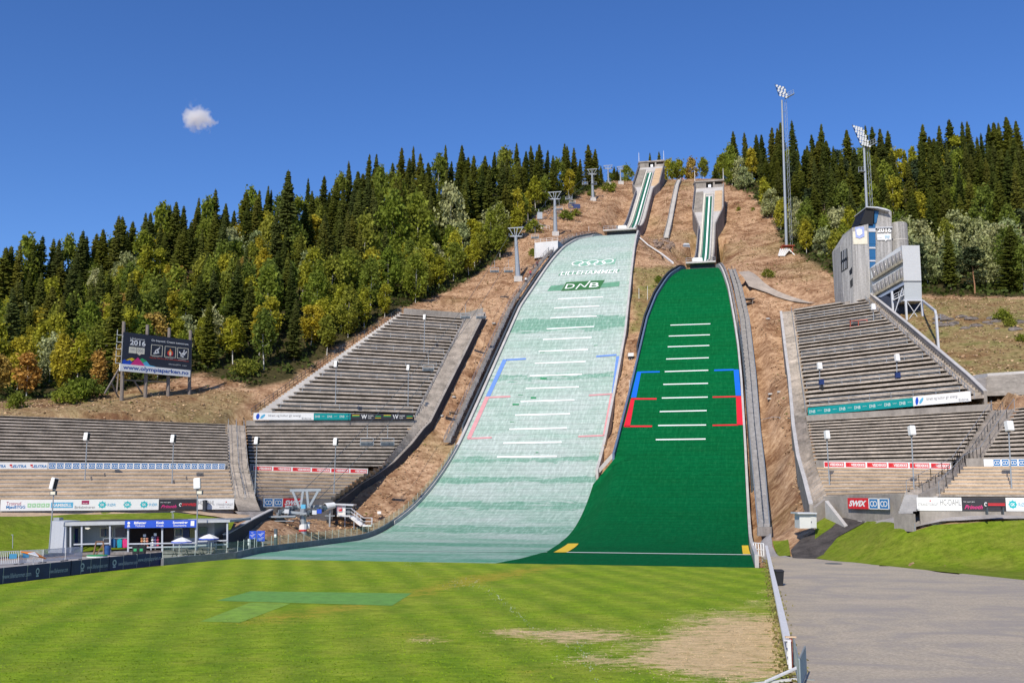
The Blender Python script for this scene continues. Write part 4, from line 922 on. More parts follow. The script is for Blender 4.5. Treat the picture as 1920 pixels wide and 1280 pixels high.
patchg = plain('green_repair', (.02, .26, .10), .8, .15, .7)
for q in ((1019, 710, 12, 3), (1017, 661, 9, 1), (976, 741, 9, 1), (967, 758.5, 12, 3), (1000, 746, 10, 3), (960, 791, 8, 1), (1007, 848.5, 5, 1.4), (1117, 648, 7, 1)):
    decal('repair_patch', 'L', [((q[0] - q[2] / 2, q[1] + q[3] / 2), (q[0] + q[2] / 2, q[1] + q[3] / 2 - .3), (q[0] + q[2] / 2, q[1] - q[3] / 2), (q[0] - q[2] / 2, q[1] - q[3] / 2))], patchg, HL, nu=2, nv=1)
def flat_on(h, c, off):      # painter on the slope inside a four-corner field of the photo
    H = [hit(*q, h) for q in c]; st4 = [(x[1], x[2]) for x in H]
    def P(u, v):
        s = (st4[0][0] * (1 - u) + st4[1][0] * u) * (1 - v) + (st4[3][0] * (1 - u) + st4[2][0] * u) * v
        t = (st4[0][1] * (1 - u) + st4[1][1] * u) * (1 - v) + (st4[3][1] * (1 - u) + st4[2][1] * u) * v
        return on(s, t, h, off)
    return P
P_ = flat_on('L', ((1050, 517), (1158, 513), (1162, 505.5), (1054, 510)), .12)
mb = MB(); put_text(mb, 'LILLEHAMMER', P_, 0, 1, 0, 1, bold=.015); mb.build('place_lettering', matwhite, HL)
P_ = flat_on('L', ((1056, 544), (1126, 540.5), (1131, 527), (1062, 531)), .14)
mb = MB(); put_text(mb, 'D', P_, .03, .27, .12, .78, bold=.0); put_text(mb, 'B', P_, .68, .93, .12, .78, bold=.0)
mb.v, mb.f = mb.v, mb.f
for a, b in (((.34, 0), (.40, .72)), ((.40, .72), (.56, .2)), ((.56, .2), (.64, 1.05))):
    put_poly(mb, [(a[0] - .016, a[1]), (a[0] + .02, a[1]), (b[0] + .02, b[1]), (b[0] - .016, b[1])], P_)
mb.build('sponsor_lettering', matwhite, HL)
P_ = flat_on('L', ((1066, 503), (1150, 497.5), (1154.5, 486), (1072, 491)), .12)
mb = MB()
for i, cu in enumerate((.16, .33, .50, .67, .84)): put_ring(mb, cu, .66 if i % 2 == 0 else .40, .135, .40, .2, P_, 28)
mb.build('ring_emblem', matwhite, HL)

# ------------------------------------------------------------------ slope side kerbs, fences
def edge_pts(h, tf, s0, s1, ds, dt=0.0, dz=0.0):
    return [Vector((*XY(s, tf(s) + dt), (zL_(s) if h == 'L' else zS_(s, tf(s))) + dz)) for s in list(np.arange(s0, s1, ds)) + [s1]]
def kerb(name, parent, pts, up, down, th, m, side):
    mb = MB(); A = []
    for i, p in enumerate(pts):
        d = pts[min(i + 1, len(pts) - 1)] - pts[max(i - 1, 0)]; n = Vector((d.y, -d.x, 0)).normalized() * side * th
        A.append((p + Vector((0, 0, -down)), p + Vector((0, 0, up)), p + n + Vector((0, 0, up)), p + n + Vector((0, 0, -down))))
    for a, b in zip(A, A[1:]):
        for k in range(3): mb.quad(a[k], b[k], b[k + 1], a[k + 1])
    mb.quad(*A[0]); mb.quad(*A[-1]); return fixn(mb.build(name, m, parent))
kerb('side_board', HL, edge_pts('L', tLL, 140, 286, 2, -.05), .55, 1.6, .5, conc_light, -1)
kerb('outer_wall', HL, edge_pts('L', tLL, 176, 286, 2, -.75), 1.0, 2.4, .3, steel_dark, -1)
kerb('side_board', HL, edge_pts('L', tLR, 161.5, 290, 2, .06), .95, 2.2, .45, conc_light, 1)
kerb('side_board', HS, edge_pts('S', tSL, 160, 252, 2, -.06), .75, 2.5, .35, bluegrey, -1)
kerb('outer_wall', HS, edge_pts('S', tSL, 196, 254, 2, -.6), 1.2, 2.6, .3, dark, -1)
kerb('side_board', HS, edge_pts('S', tSR, 92, 254, 2, .06), .95, 1.8, .35, conc_light, 1)
kerb('outer_wall', HS, edge_pts('S', tSR, 205, 254, 2, .55), 1.25, 2.2, .35, conc_dark, 1)
mb = MB()                                                      # posts along the right side of the small hill
for s in np.arange(150, 232, 1.6):
    p = on(s, tSR(s), 'S') + Vector((.9, -.2, -.4)); mb = MB(); mb.bar(p + Vector((0, 0, -1.4)), p + Vector((0, 0, 1.1)), .3); mb.build('edge_post', steel_dark, HS)
# end of the wedge between the slopes
mb = MB(); a, b_ = on(162.2, -24.7, 'L'), on(162.6, -21.6, 'S'); mb.bar(a + Vector((0, 0, .1)), b_ + Vector((0, 0, -.2)), .2, .6); mb.build('end_board', conc_light, HL)
# metal stair flights with rails along the slopes
SL1 = thing('slope_stairway', 'narrow metal stairway with railings along the left edge of the pale slope', 'stairway', (*XY(200, -53), 30), None)
pL = edge_pts('L', lambda s: tLL(s) - 2.3, 172, 284, 4, 0, .3)
stairs(SL1, [p + Vector((-.7, 0, .1)) for p in pL], [p + Vector((.3, 0, .1)) for p in pL], 150, 'steps', conc_dark, .5)
rail(SL1, [p + Vector((-.8, 0, .1)) for p in pL], 1.1, 2.0, nm='handrail', mats=steel); rail(SL1, [p + Vector((.4, 0, .1)) for p in pL], 1.1, 2.0, nm='handrail', mats=steel)
SR1 = thing('slope_stairway', 'long grey wooden stairway with dark centre rail right of the green slope', 'stairway', W(1425, 985, 113), None)
rp = Wl((1421, 987, 113), (1411, 880, 143), (1404, 800, 163), (1396, 700, 185), (1388, 600, 210), (1376, 540, 226), (1366, 506, 242)); rq = Wl((1443, 987, 113), (1434, 880, 142.5), (1425, 800, 162), (1417, 700, 184), (1405, 600, 209), (1391, 540, 225), (1378, 506, 241))
stairs(SR1, rp, rq, 150, 'steps', plain('grey_step_boards', (.30, .29, .29), .85, .25, 1.5), 1.0)
rail(SR1, dens([(a + b) / 2 for a, b in zip(rp, rq)], 5), 1.0, 2.5, nm='centre_rail', mats=steel_dark, bars=1)
for pts in (rp, rq): mb = MB(); mb.path([p + Vector((0, 0, .25)) for p in dens(pts, 3)], .12, .35); mb.build('stringer', steel, SR1)
p = rp[0].lerp(rq[0], .5); mb = MB(); mb.box(p + Vector((0, -.2, -.5)), (1.6, .2, 1.0)); mb.build('end_plate', conc_dark, SR1)

# ------------------------------------------------------------------ in-runs
def inrun(P, ax, X, zr, w0, w1, xf0, xf1, label, k0, deck, xl=None):
    TO, zT = P[0], P[1]
    def zi(x): u = min(x / k0[0], 1); I = k0[0] * (u ** 3 - u ** 4 / 2) + max(0, x - k0[0]); return zT + .19 * x + (k0[1] - .19) * I
    root = thing('inrun_ramp', label, 'ski jump ramp', (*XY(TO, ax), zT), 'in-run ramps')
    def hw(x): return ip(x, (0, xf0, xf1, X), (w0, w0, w1, w1))
    xs = list(np.arange(0, X, 1.5)) + [X]
    def p(x, t, dz=0): return Vector((*XY(TO + x, ax + t), zi(x) + dz))
    mb = MB(); mb.grid([[p(x, -hw(x)), p(x, hw(x))] for x in xs]); mb.build('deck', conc_light, root)
    for sgn, nm, m in ((-1, 'side_wall', conc_dark), (1, 'side_wall', conc_dark)):
        rows = []
        for x in xs:
            q = p(x, sgn * hw(x)); zb = min(Zt(q.x, q.y) - 1.0, q.z - 1.2); o = p(x, sgn * (hw(x) + .35))
            rows.append([q, q + Vector((0, 0, 1.35)), o + Vector((0, 0, 1.35)), Vector((o.x, o.y, zb))])
        mb = MB(); mb.grid(rows); mb.quad(*rows[0]); mb.quad(*rows[-1]); fixn(mb.build(nm, m, root))
    for t0, t1, nm, m, dz in ((-.95, 1.0, 'track_bed', dkgreen, .12), (-.05, .42, 'ice_track', matwhite, .16)):
        mb = MB(); mb.grid([[p(x, t0, dz), p(x, t1, dz)] for x in xs if x < X - 7]); mb.build(nm, m, root)
    for sgn in (-1, 1):
        mb = MB(); mb.path([p(x, sgn * 1.35, .3) for x in xs if x < X - 5], .35, .6); mb.build('track_border', conc_light if sgn > 0 else cream, root)
    mb = MB(); mb.path([p(x, -w0 + .15, .9) for x in xs if x < xf0], .12, .9); mb.build('inner_panel', blue_dk, root)
    # start steps left and right of the wide part
    for sgn in (-1, 1):
        mb = MB(); n = int((X - xf1 - 4) / .8)
        for i in range(n):
            x = xf1 + .5 + i * .8; a = p(x, sgn * 1.9); b = p(x, sgn * (w1 - .3)); c = p(x + .8, sgn * (w1 - .3)); d = p(x + .8, sgn * 1.9); z = c.z + .12
            mb.quad((a.x, a.y, a.z), (b.x, b.y, b.z), (b.x, b.y, z), (a.x, a.y, z)); mb.quad((a.x, a.y, z), (b.x, b.y, z), (c.x, c.y, z), (d.x, d.y, z))
        mb.build('start_steps', conc if sgn < 0 else wood, root)
    # start house wall across the top, dark doorways
    hl, hr = p(X, -w1), p(X, w1); mb = MB(); H = 2.6
    up = Vector((0, 0, 1))
    def bx(u0, u1, z0, z1, m, nm, dy=0.0, dep=3.0):
        q = [hl.lerp(hr, u0) + up * z0, hl.lerp(hr, u1) + up * z0, hl.lerp(hr, u1) + up * z1, hl.lerp(hr, u0) + up * z1]; q = [v + Vector((0, -dy, 0)) for v in q]
        mb = MB(); mb.prism(q, [v + Vector((0, dep, 0)) for v in q]); fixn(mb.build(nm, m, root))
    bx(-.04, 1.04, H - .55, H, conc, 'roof_beam', .35, 3.6); bx(0, .38, 0, H - .55, conc, 'start_wall'); bx(.64, .7, 0, H - .55, conc, 'start_wall'); bx(.7, 1, 0, 1.0, conc, 'start_wall'); bx(0, 1, -6, 0, conc, 'start_wall', -.1)
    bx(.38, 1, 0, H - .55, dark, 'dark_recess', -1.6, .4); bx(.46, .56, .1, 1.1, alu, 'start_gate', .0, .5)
    mb = MB(); mb.bar(p(X - 6.5, -1.6, .5), p(X - 6.5, 1.6, .5), .35, .12); mb.build('start_bar', cream, root)
    rail(root, [p(x, -hw(x) - .2, 1.35) for x in np.arange(xf1, X, 2)], .9, 2.0, nm='side_rail')
    # take-off platform
    mb = MB(); a, b, c, d = [Vector((*XY(TO + x, ax + t), zT - .05)) for x, t in ((-1.5, deck[0]), (-1.5, deck[1]), (3.5, deck[1]), (3.5, deck[0]))]
    mb.prism([a, b, c, d], [v - up * .45 for v in (a, b, c, d)]); fixn(mb.build('takeoff_deck', conc_light, root))
    mb = MB(); a, b, c, d = [Vector((*XY(TO + x, ax + t), zT - .5)) for x, t in ((-.2, deck[0] + 1), (-.2, deck[1] - .3), (4, deck[1] - .3), (4, deck[0] + 1))]
    mb.prism([a, b, c, d], [v - up * 3.2 for v in (a, b, c, d)]); fixn(mb.build('table_wall', dark, root))
    rail(root, [Vector((*XY(TO - 1.3, ax + deck[0] + .1), zT)), Vector((*XY(TO - 1.3, ax - 2.6), zT))], 1.0, 1.3, nm='deck_rail')
    rail(root, [Vector((*XY(TO - 1.3, ax + 2.6), zT)), Vector((*XY(TO - 1.3, ax + deck[1] - .1), zT))], 1.0, 1.0, nm='deck_rail')
    mb = MB(); q = Vector((*XY(TO - .9, ax - 1.2), zT + .45)); mb.box(q, (2.6, .5, .8), -.2); mb.box(q + Vector((0, 0, .5)), (2.2, .3, .15), -.2); mb.build('measuring_box', white, root)
    for u, z_ in ((-.02, 0), (1.02, 0)):
        q = hl.lerp(hr, u) + Vector((0, .2, H)); mb = MB(); mb.tube(q, q + up * 3.8, .1, .06, 6); mb.build('flag_pole', white, root)
    return root, p
dkgreen = plain('green_track_mat', (.015, .13, .075), .6, .15, .8); blue_dk = plain('dark_blue_panel', (.02, .035, .09), .5, .15, 1)
IL, pIL = inrun(PL, -34.8, 87, 49, 2.9, 4.7, 57, 63, 'higher in-run ramp with green track bending down to the pale slope', (35, .64), (-7.0, 3.0))
IS_, pIS = inrun(PS, -10.9, 71, 42, 2.3, 4.5, 38.5, 50.5, 'lower in-run ramp with funnel shaped platform above the green slope', (30, .69), (-4.2, 3.4))
# ------------------------------------------------------------------ the ground mesh itself, after every footprint has been carved
nx, ny = len(GX), len(GY)
ii = np.clip(np.searchsorted(gx, GX), 0, len(gx) - 1); jj = np.clip(np.searchsorted(gy, GY), 0, len(gy) - 1)
Zg = Zc[np.ix_(ii, jj)]
XXg, YYg = np.meshgrid(GX, GY, indexing='ij')
verts = np.stack([XXg.ravel(), YYg.ravel(), Zg.ravel()], 1)
a = np.arange(nx * ny).reshape(nx, ny); q = np.stack([a[:-1, :-1], a[1:, :-1], a[1:, 1:], a[:-1, 1:]], -1).reshape(-1, 4)
me = bpy.data.meshes.new('hillside'); me.from_pydata(verts.tolist(), [], q.tolist()); me.update(); me.materials.append(hill_m)
me.polygons.foreach_set('use_smooth', [True] * len(me.polygons))
lush = np.zeros(nx * ny, np.float32); fo = np.zeros(nx * ny, np.float32)
for k in range(nx * ny):
    x, y, z = verts[k]
    if y < 60 or y > 430 or abs(x) > 230: continue
    px, py = pix((x, y, z))
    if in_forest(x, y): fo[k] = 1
    if 1640 < px and 560 < py < 720: lush[k] = .8
    if px < 460 and 730 < py < 800: lush[k] = .5
    if 1185 < px < 1290 and 500 < py < 620: lush[k] = .9
at = me.attributes.new('lush', 'FLOAT', 'POINT'); at.data.foreach_set('value', lush)
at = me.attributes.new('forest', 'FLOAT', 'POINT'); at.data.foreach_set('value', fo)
ground = bpy.data.objects.new('hillside', me); col.objects.link(ground); tag(ground, 'dry brown grassy hillside under the ski jumps', kind='structure')

# ------------------------------------------------------------------ trees
def leafmat(name, cols, trans=.25, rough=.7):
    m, nt, b = newmat(name); oi = N(nt, 'ObjectInfo'); c = ramp(nt, oi.outputs['Random'], [(i / max(len(cols) - 1, 1), k) for i, k in enumerate(cols)])
    n = noise(nt, obj(nt), .55, 4, .7); n2 = noise(nt, obj(nt), 2.6, 2, .6)
    c = mix(nt, 1.0, c, ramp(nt, n, [(.3, .5), (.7, 1.35)]), 'MULTIPLY'); c = mix(nt, 1.0, c, ramp(nt, n2, [(.3, .65), (.7, 1.25)]), 'MULTIPLY')
    lk(nt, c, b.inputs['Base Color']); b.inputs['Roughness'].default_value = rough; b.inputs['Specular IOR Level'].default_value = .2
    t = N(nt, 'BsdfTranslucent'); lk(nt, c, t.inputs['Color']); mx = N(nt, 'MixShader'); mx.inputs[0].default_value = trans
    lk(nt, b.outputs[0], mx.inputs[1]); lk(nt, t.outputs[0], mx.inputs[2]); lk(nt, mx.outputs[0], nt.nodes['Material Output'].inputs['Surface']); return m
spr_m = leafmat('spruce_needles', [(.085, .115, .02), (.14, .165, .024), (.19, .205, .026), (.11, .14, .035), (.22, .215, .03)], .42)
pine_m = leafmat('pine_needles', [(.05, .075, .03), (.07, .09, .035)], .15)
dead_m = leafmat('dry_spruce_needles', [(.16, .11, .06), (.20, .14, .07)], .1)
bg_m = leafmat('green_birch_leaves', [(.22, .29, .035), (.30, .34, .04), (.18, .24, .04), (.36, .36, .045)], .45)
by_m = leafmat('yellowing_birch_leaves', [(.48, .45, .04), (.40, .41, .04), (.56, .46, .045)], .45)
bo_m = leafmat('orange_birch_leaves', [(.50, .34, .08), (.44, .32, .08), (.54, .30, .07)], .3)
wp_m = leafmat('pale_willow_leaves', [(.40, .43, .18), (.48, .48, .23), (.33, .39, .17), (.42, .41, .16)], .3)
bark_s = plain('spruce_bark', (.14, .10, .075), .95, .25, 3); bark_p = plain('pine_bark', (.32, .17, .09), .95, .25, 3); bark_b = plain('birch_bark', (.55, .53, .49), .85, .25, 3, streak=(1, 1, 4))
def arrmesh(name, Q, m):       # Q: n x 4 x 3 quads
    n = len(Q); me = bpy.data.meshes.new(name); me.vertices.add(n * 4); me.vertices.foreach_set('co', Q.reshape(-1).astype(np.float32))
    me.loops.add(n * 4); me.loops.foreach_set('vertex_index', np.arange(n * 4, dtype=np.int32)); me.polygons.add(n)
    me.polygons.foreach_set('loop_start', np.arange(0, n * 4, 4, dtype=np.int32)); me.polygons.foreach_set('loop_total', np.full(n, 4, np.int32)); me.update(calc_edges=True); me.materials.append(m); return me
def leaves(C, size, rs, flat=1.0, elong=1.0):     # random leaf-clump quads about centres
    n = len(C); a = rs.normal(size=(n, 3)); a /= np.linalg.norm(a, axis=1)[:, None]; b = rs.normal(size=(n, 3)); b -= (a * b).sum(1)[:, None] * a; b /= np.linalg.norm(b, axis=1)[:, None]
    a[:, 2] *= flat; b[:, 2] *= elong; s = (size * rs.uniform(.6, 1.3, n))[:, None]; a = a * s; b = b * s * .7
    return np.stack([C - a - b, C + a - b, C + a * .7 + b, C - a * .7 + b], 1)
def spruce_mesh(seed, h, Rr, sparse=1.0, start=.05, name='spruce'):
    rs = np.random.RandomState(seed); Q = []
    z = h * start
    while z < h - .25:
        f = z / h; L0 = Rr * (1 - f) ** .8 + .12; L0 *= min(1, .55 + 3 * (f - start + .05)) if f < .2 else 1
        L0 *= rs.uniform(.8, 1.12); nb = max(4, int((6 + 4 * (1 - f)) * sparse)); a0 = rs.uniform(0, 6.3)
        for k in range(nb):
            if rs.rand() < .08: continue
            an = a0 + 6.283 * k / nb + rs.normal() * .18; L = L0 * rs.uniform(.7, 1.15); d = np.array([math.cos(an), math.sin(an), 0]); s = np.array([-d[1], d[0], 0])
            ns = max(2, int(L / .5)); dr = rs.uniform(.25, .5)
            for i in range(ns):
                g0, g1 = i / ns, (i + 1.25) / ns; w = (.42 * (1 - g0) + .16) * min(1, L / 1.2 + .3) * rs.uniform(.8, 1.2)
                z0 = z - L * dr * g0 ** 1.3 + .12 * L * g0 ** 3; z1 = z - L * dr * g1 ** 1.3 + .12 * L * g1 ** 3
                A = d * L * g0 + np.array([0, 0, z0]); B = d * L * g1 + np.array([0, 0, z1]); dn = np.array([0, 0, -w * rs.uniform(.5, 1.1)])
                Q.append([A, B, B + s * w * .7 + dn * .8, A + s * w + dn]); Q.append([A, A - s * w + dn, B - s * w * .7 + dn * .8, B])
                M = (A + B) / 2 + d * .05; hw = w * rs.uniform(.5, .8); Q.append([M - s * hw, M + s * hw, M + s * hw * .8 + dn * 1.1 + d * .1, M - s * hw * .8 + dn * 1.1 + d * .1])
        z += (.34 + .30 * (1 - f)) * (h / 18) ** .5 / sparse ** .3
    top = np.array([0, 0, h]); 
    for k in range(3): an = k * 2.1; s = np.array([math.cos(an), math.sin(an), 0]) * .12; Q.append([top, top - s * 1.2 + [0, 0, -.7], top + [0, 0, -.9], top + s * 1.2 + [0, 0, -.7]])
    return np.array(Q)
def egg(f, lo, kind):
    u = (f - lo) / (1 - lo)
    if u <= 0 or u >= 1: return .05
    return (math.sin(math.pi * u ** (.75 if kind == 'b' else .62)) ** .7)
def broad_mesh(seed, h, Rr, lo, kind='b', ncl=44, per=46, leaf=.26):
    rs = np.random.RandomState(seed); C = []
    for k in range(ncl):
        f = lo + (1 - lo) * rs.beta(1.25, 1.15); r = Rr * egg(f, lo, kind) * rs.uniform(.25, 1.0) ** .6; a = rs.uniform(0, 6.283)
        c = np.array([r * math.cos(a), r * math.sin(a), f * h]); n = int(per * rs.uniform(.6, 1.3)); sp = np.array([.48, .48, .55 if kind == 'b' else .38]) * (Rr / 2.4) ** .6 * rs.uniform(.7, 1.2)
        p = rs.normal(size=(n, 3)) * sp
        if kind == 'b': p[:, 2] -= np.abs(rs.normal(size=n)) * .35
        C.append(c + p)
    C = np.concatenate(C); return leaves(C, leaf, rs)
def trunk_mb(h, r, seed, limbs=0, Rr=2, lo=.3, lean=.02):
    rs = np.random.RandomState(seed + 99); mb = MB(); pts = []; x = y = 0
    for i in range(6):
        pts.append((x, y, h * i / 5 - .4 * (i == 0))); x += rs.normal() * lean * h / 5; y += rs.normal() * lean * h / 5
    for i in range(5): mb.tube(pts[i], pts[i + 1], r * (1 - i / 5.4), r * (1 - (i + 1) / 5.4), 6, cap=False)
    for k in range(limbs):
        f = lo + (.95 - lo) * (k + .5) / limbs; a = rs.uniform(0, 6.283); L = Rr * .8 * (1.1 - f); z = h * f * .93; q = pts[min(int(f * 5), 4)]
        mb.tube((q[0], q[1], z), (q[0] + L * math.cos(a), q[1] + L * math.sin(a), z + L * .8), r * .35 * (1.2 - f), r * .1, 4, cap=False)
    return mb
def proto(name, cq, cm, tm, h, r, seed, **k):
    e = thing(name, 'x', 'tree'); c = bpy.data.objects.new('crown', arrmesh('crown', cq, cm)); col.objects.link(c); c.parent = e
    trunk_mb(h, r, seed, **k).build('trunk', tm, e); e['_h'] = h; return e
PRO = {'spruce': [], 'dead': [], 'pine': [], 'green': [], 'yellow': [], 'orange': [], 'pale': [], 'shrub': []}
for i in range(6):
    q = spruce_mesh(10 + i, 18, (2.5, 2.9, 2.2, 3.2, 2.7, 2.0)[i], (1, 1.1, .9, 1, .8, .95)[i], (.04, .08, .1, .05, .14, .2)[i]); PRO['spruce'].append(proto('spruce_tree', q, spr_m, bark_s, 17.6, .2, i))
PRO['dead'].append(proto('spruce_tree', spruce_mesh(40, 17, 2.0, .7, .15), dead_m, bark_s, 16.8, .18, 4))
for i in range(2):
    rs = np.random.RandomState(60 + i); C = []
    for k in range(34):
        f = .38 + .6 * rs.rand() ** .8; a = rs.uniform(0, 6.28); r = 3.0 * (1 - f) ** .6 * rs.uniform(.4, 1.2); n = 48; C.append(np.array([r * math.cos(a), r * math.sin(a), 13 * f]) + rs.normal(size=(n, 3)) * (.62, .62, .22))
    PRO['pine'].append(proto('pine_tree', leaves(np.concatenate(C), .27, rs, .5), pine_m, bark_p, 12.6, .17, 70 + i, limbs=9, Rr=3, lo=.4))
for kind, m, rr in (('green', bg_m, (2.5, 2.9, 2.0)), ('yellow', by_m, (1.9, 2.4, 1.5)), ('orange', bo_m, (1.9, 2.3))):
    for i, R0 in enumerate(rr): PRO[kind].append(proto('birch_tree', broad_mesh(100 + i * 7 + len(kind), 12, R0, (.26, .2, .34)[i]), m, bark_b, 11.2, .11, 80 + i, limbs=9, Rr=R0, lo=.25, lean=.035))
for i, R0 in enumerate((2.7, 3.3)): PRO['pale'].append(proto('willow_tree', broad_mesh(200 + i, 9, R0, .12, 'w', 52, 46, .24), wp_m, bark_b, 7.6, .12, 90 + i, limbs=8, Rr=R0, lo=.2, lean=.05))
for i, R0 in enumerate((1.5, 1.9)): PRO['shrub'].append(proto('shrub', broad_mesh(230 + i, 2.6, R0, .02, 'w', 22, 36, .17), bg_m, bark_s, 1.8, .05, 95 + i, limbs=4, Rr=R0, lo=.1, lean=.05))
LAB = {'spruce': 'dark green pointed spruce', 'dead': 'brown half dry spruce', 'pine': 'open crowned pine with reddish trunk', 'green': 'fresh green birch with thin white trunk', 'yellow': 'yellow green birch with thin white trunk', 'orange': 'orange leaved autumn birch', 'pale': 'pale grey green willow', 'shrub': 'low green shrub'}
TREES = []; used = {id(p): False for k in PRO.values() for p in k}
def plant(kind, x, y, h, where, group=None, label=None, sink=.2):
    P = rnd.choice(PRO[kind]); s = h / {'spruce': 18, 'dead': 17, 'pine': 13, 'pale': 9, 'shrub': 2.6}.get(kind, 12)
    if not used[id(P)]: o = P; used[id(P)] = True
    else: o = copy_tree(P)
    o.location = (x, y, Zt(x, y) - sink); o.rotation_euler = (rnd.gauss(0, .022), rnd.gauss(0, .022), rnd.uniform(0, 6.28)); w = s ** .55 * rnd.uniform(.78, 1.22) if kind != 'shrub' else s
    if kind == 'spruce': w *= 1.15
    o.scale = (w, w, s); o['label'] = label or (LAB[kind] + ' ' + where); o['category'] = 'shrub' if kind == 'shrub' else 'tree'
    if group is not None: o['group'] = group
    TREES.append((x, y)); return o
GN = {'spruce': 'spruces', 'dead': 'dry spruces', 'pine': 'pines', 'green': 'green birches', 'yellow': 'yellow birches', 'orange': 'orange birches', 'pale': 'willows', 'shrub': 'shrubs'}
CAND = []
def pl(*a): CAND.append(a)
def pl_now(kind, x, y, h, side, zone):
    w = {'L': 'the left forest', 'R': 'the right forest'}[side]; z = {'ridge': 'on the skyline of', 'mid': 'amid', 'front': 'at the front edge of'}[zone]
    plant(kind, x, y, h, z + ' ' + w, f"{GN[kind]} {z} {w}")
def near(x, y, r): return any((x - a) ** 2 + (y - b) ** 2 < r * r for a, b in TREES[-400:])
for side, SKY in (('L', SKY_L), ('R', SKY_R)):
    for i, (px, py) in enumerate(SKY):
        d = ridge_d(px) - rnd.uniform(0, 6); p = W(px, py, d); h = p.z - Zt(p.x, p.y) + .2
        for _ in range(3):
            if h > 24: d -= 12
            elif h < 9: d += 8
            else: break
            p = W(px, py, d); h = p.z - Zt(p.x, p.y) + .2
        h = min(max(h, 7), 27)
        kd = 'green' if (px, py) in ((1354, 290),) else ('dead' if (px, py) in ((588, 330), (795, 281), (1085, 275)) else 'green' if i % 5 == 3 and px < 560 and px not in (217, 405, 498, 543) else 'spruce')
        pl(kd, p.x, p.y, h, side, 'ridge')
skx = [s[0] for s in SKY_L] + [1240, 1300] + [s[0] for s in SKY_R]; sky_ = [s[1] for s in SKY_L] + [400, 400] + [s[1] for s in SKY_R]
def skyline(px):      # lowest skyline top near this column
    return ip(px, skx, sky_)
cnt = {}
gsx, sp = np.arange(-190, 240, 5.7), 5.7
for ix, X in enumerate(gsx):
    for iy, Y in enumerate(np.arange(120, 420, sp)):
        x = X + rnd.uniform(-2.2, 2.2) + (iy % 2) * 3; y = Y + rnd.uniform(-2.2, 2.2); sd_ = in_forest(x, y)
        if not sd_ : continue
        z = Zt(x, y); px, py = pix((x, y, z))
        if px < -70 or px > 1990: continue
        e = edge_d(px, EDGE_L if sd_ == 'L' else EDGE_R); rg = ridge_d(px); f = (y - e) / max(rg - e, 1)
        if y > rg + 3: continue
        nz = math.sin(x * .09 + 1.3) * math.cos(y * .07) * .5 + rnd.random(); u = rnd.random()
        if sd_ == 'L':
            if px < 620:
                if f > .72: k = 'spruce' if u < .42 else ('green' if u < .78 else 'yellow' if u < .93 else 'pale')
                elif f < .14: k = 'orange' if (u < .28 and px < 330) else 'yellow' if u < .5 else 'green' if u < .82 else 'spruce' if u < .93 else 'pale'
                elif px > 180 and px < 560 and .3 < f < .7 and nz > .75: k = 'orange' if u < .25 else 'yellow' if u < .7 else 'green'
                else: k = 'spruce' if u < .40 else 'green' if u < .70 else 'yellow' if u < .84 else 'orange' if u < .90 else 'pale'
            else:
                if f > .38: k = 'spruce' if u < .93 else 'green'
                elif f < .15: k = 'yellow' if u < .4 else 'green' if u < .9 else 'spruce'
                else: k = 'green' if u < .42 else 'spruce' if u < .62 else 'pale' if u < .8 else 'yellow'
        else:
            if px < 1700 and f < .3: k = 'pale' if u < .45 else 'green' if u < .75 else 'yellow'
            elif px >= 1700 and f < .07: k = 'pine' if u < .55 else 'spruce' if u < .8 else 'green'
            elif px >= 1680 and f < .3: k = 'pale' if u < .75 else 'green'
            else: k = 'spruce' if u < .80 else 'green' if u < .92 else 'pine' if u < .97 else 'yellow'
        h = {'spruce': rnd.uniform(12, 19), 'pine': rnd.uniform(9, 13), 'green': rnd.uniform(9, 14), 'yellow': rnd.uniform(9, 13.5), 'orange': rnd.uniform(8, 12.5), 'pale': rnd.uniform(7, 11)}[k]
        if f < .12: h *= .85
        if sd_ == 'L' and px > 620 and f > .3: h = rnd.uniform(16, 21)
        tp = pix((x, y, z + h)); lim = min(skyline(tp[0] - 6), skyline(tp[0] + 6), skyline(tp[0])) + rnd.uniform(10, 45)
        # the crown must stay below the skyline of the ridge trees
        if tp[1] < lim:
            h2 = W(px, lim, y).z - z
            if h2 < 5: continue
            h = h2
        zone = 'ridge' if f > .85 else 'front' if f < .14 else 'mid'
        pl(k, x, y, h, sd_, zone); cnt[(k, sd_)] = cnt.get((k, sd_), 0) + 1
buf = np.zeros((430, 960), bool); vis = []
for c in sorted(CAND, key=lambda c: c[2]):
    kind, x, y, h, side, zone = c; z = Zt(x, y); x0, y0 = pix((x, y, z)); x1, y1 = pix((x, y, z + h)); R_ = (1.9 if kind in ('spruce', 'dead') else 2.2) * FX / y / 2; n = 0
    for yy in range(max(int(y1 / 2), 0), min(int(y0 / 2), 429)):
        f = (yy - y1 / 2) / max((y0 - y1) / 2, 1); w = R_ * (f if kind in ('spruce', 'dead') else min(1, 2.5 * f) * (1 if f < .75 else .15)); a, b_ = int(max(x0 / 2 - w, 0)), int(min(x0 / 2 + w, 959))
        if b_ > a: n += int((~buf[yy, a:b_]).sum()); buf[yy, a:b_] = True
    vis.append((n, c))
kn = {}; 
for n, c in sorted(vis, key=lambda q: -q[0]):
    if n < 9 and c[5] != 'ridge': continue
    kk = 'spruce' if c[0] in ('spruce', 'dead') else c[0]; kn[kk] = kn.get(kk, 0) + 1
    if kk == 'spruce' and kn[kk] > 290: continue
    pl_now(*c)
print('trees', cnt, len(TREES), kn)
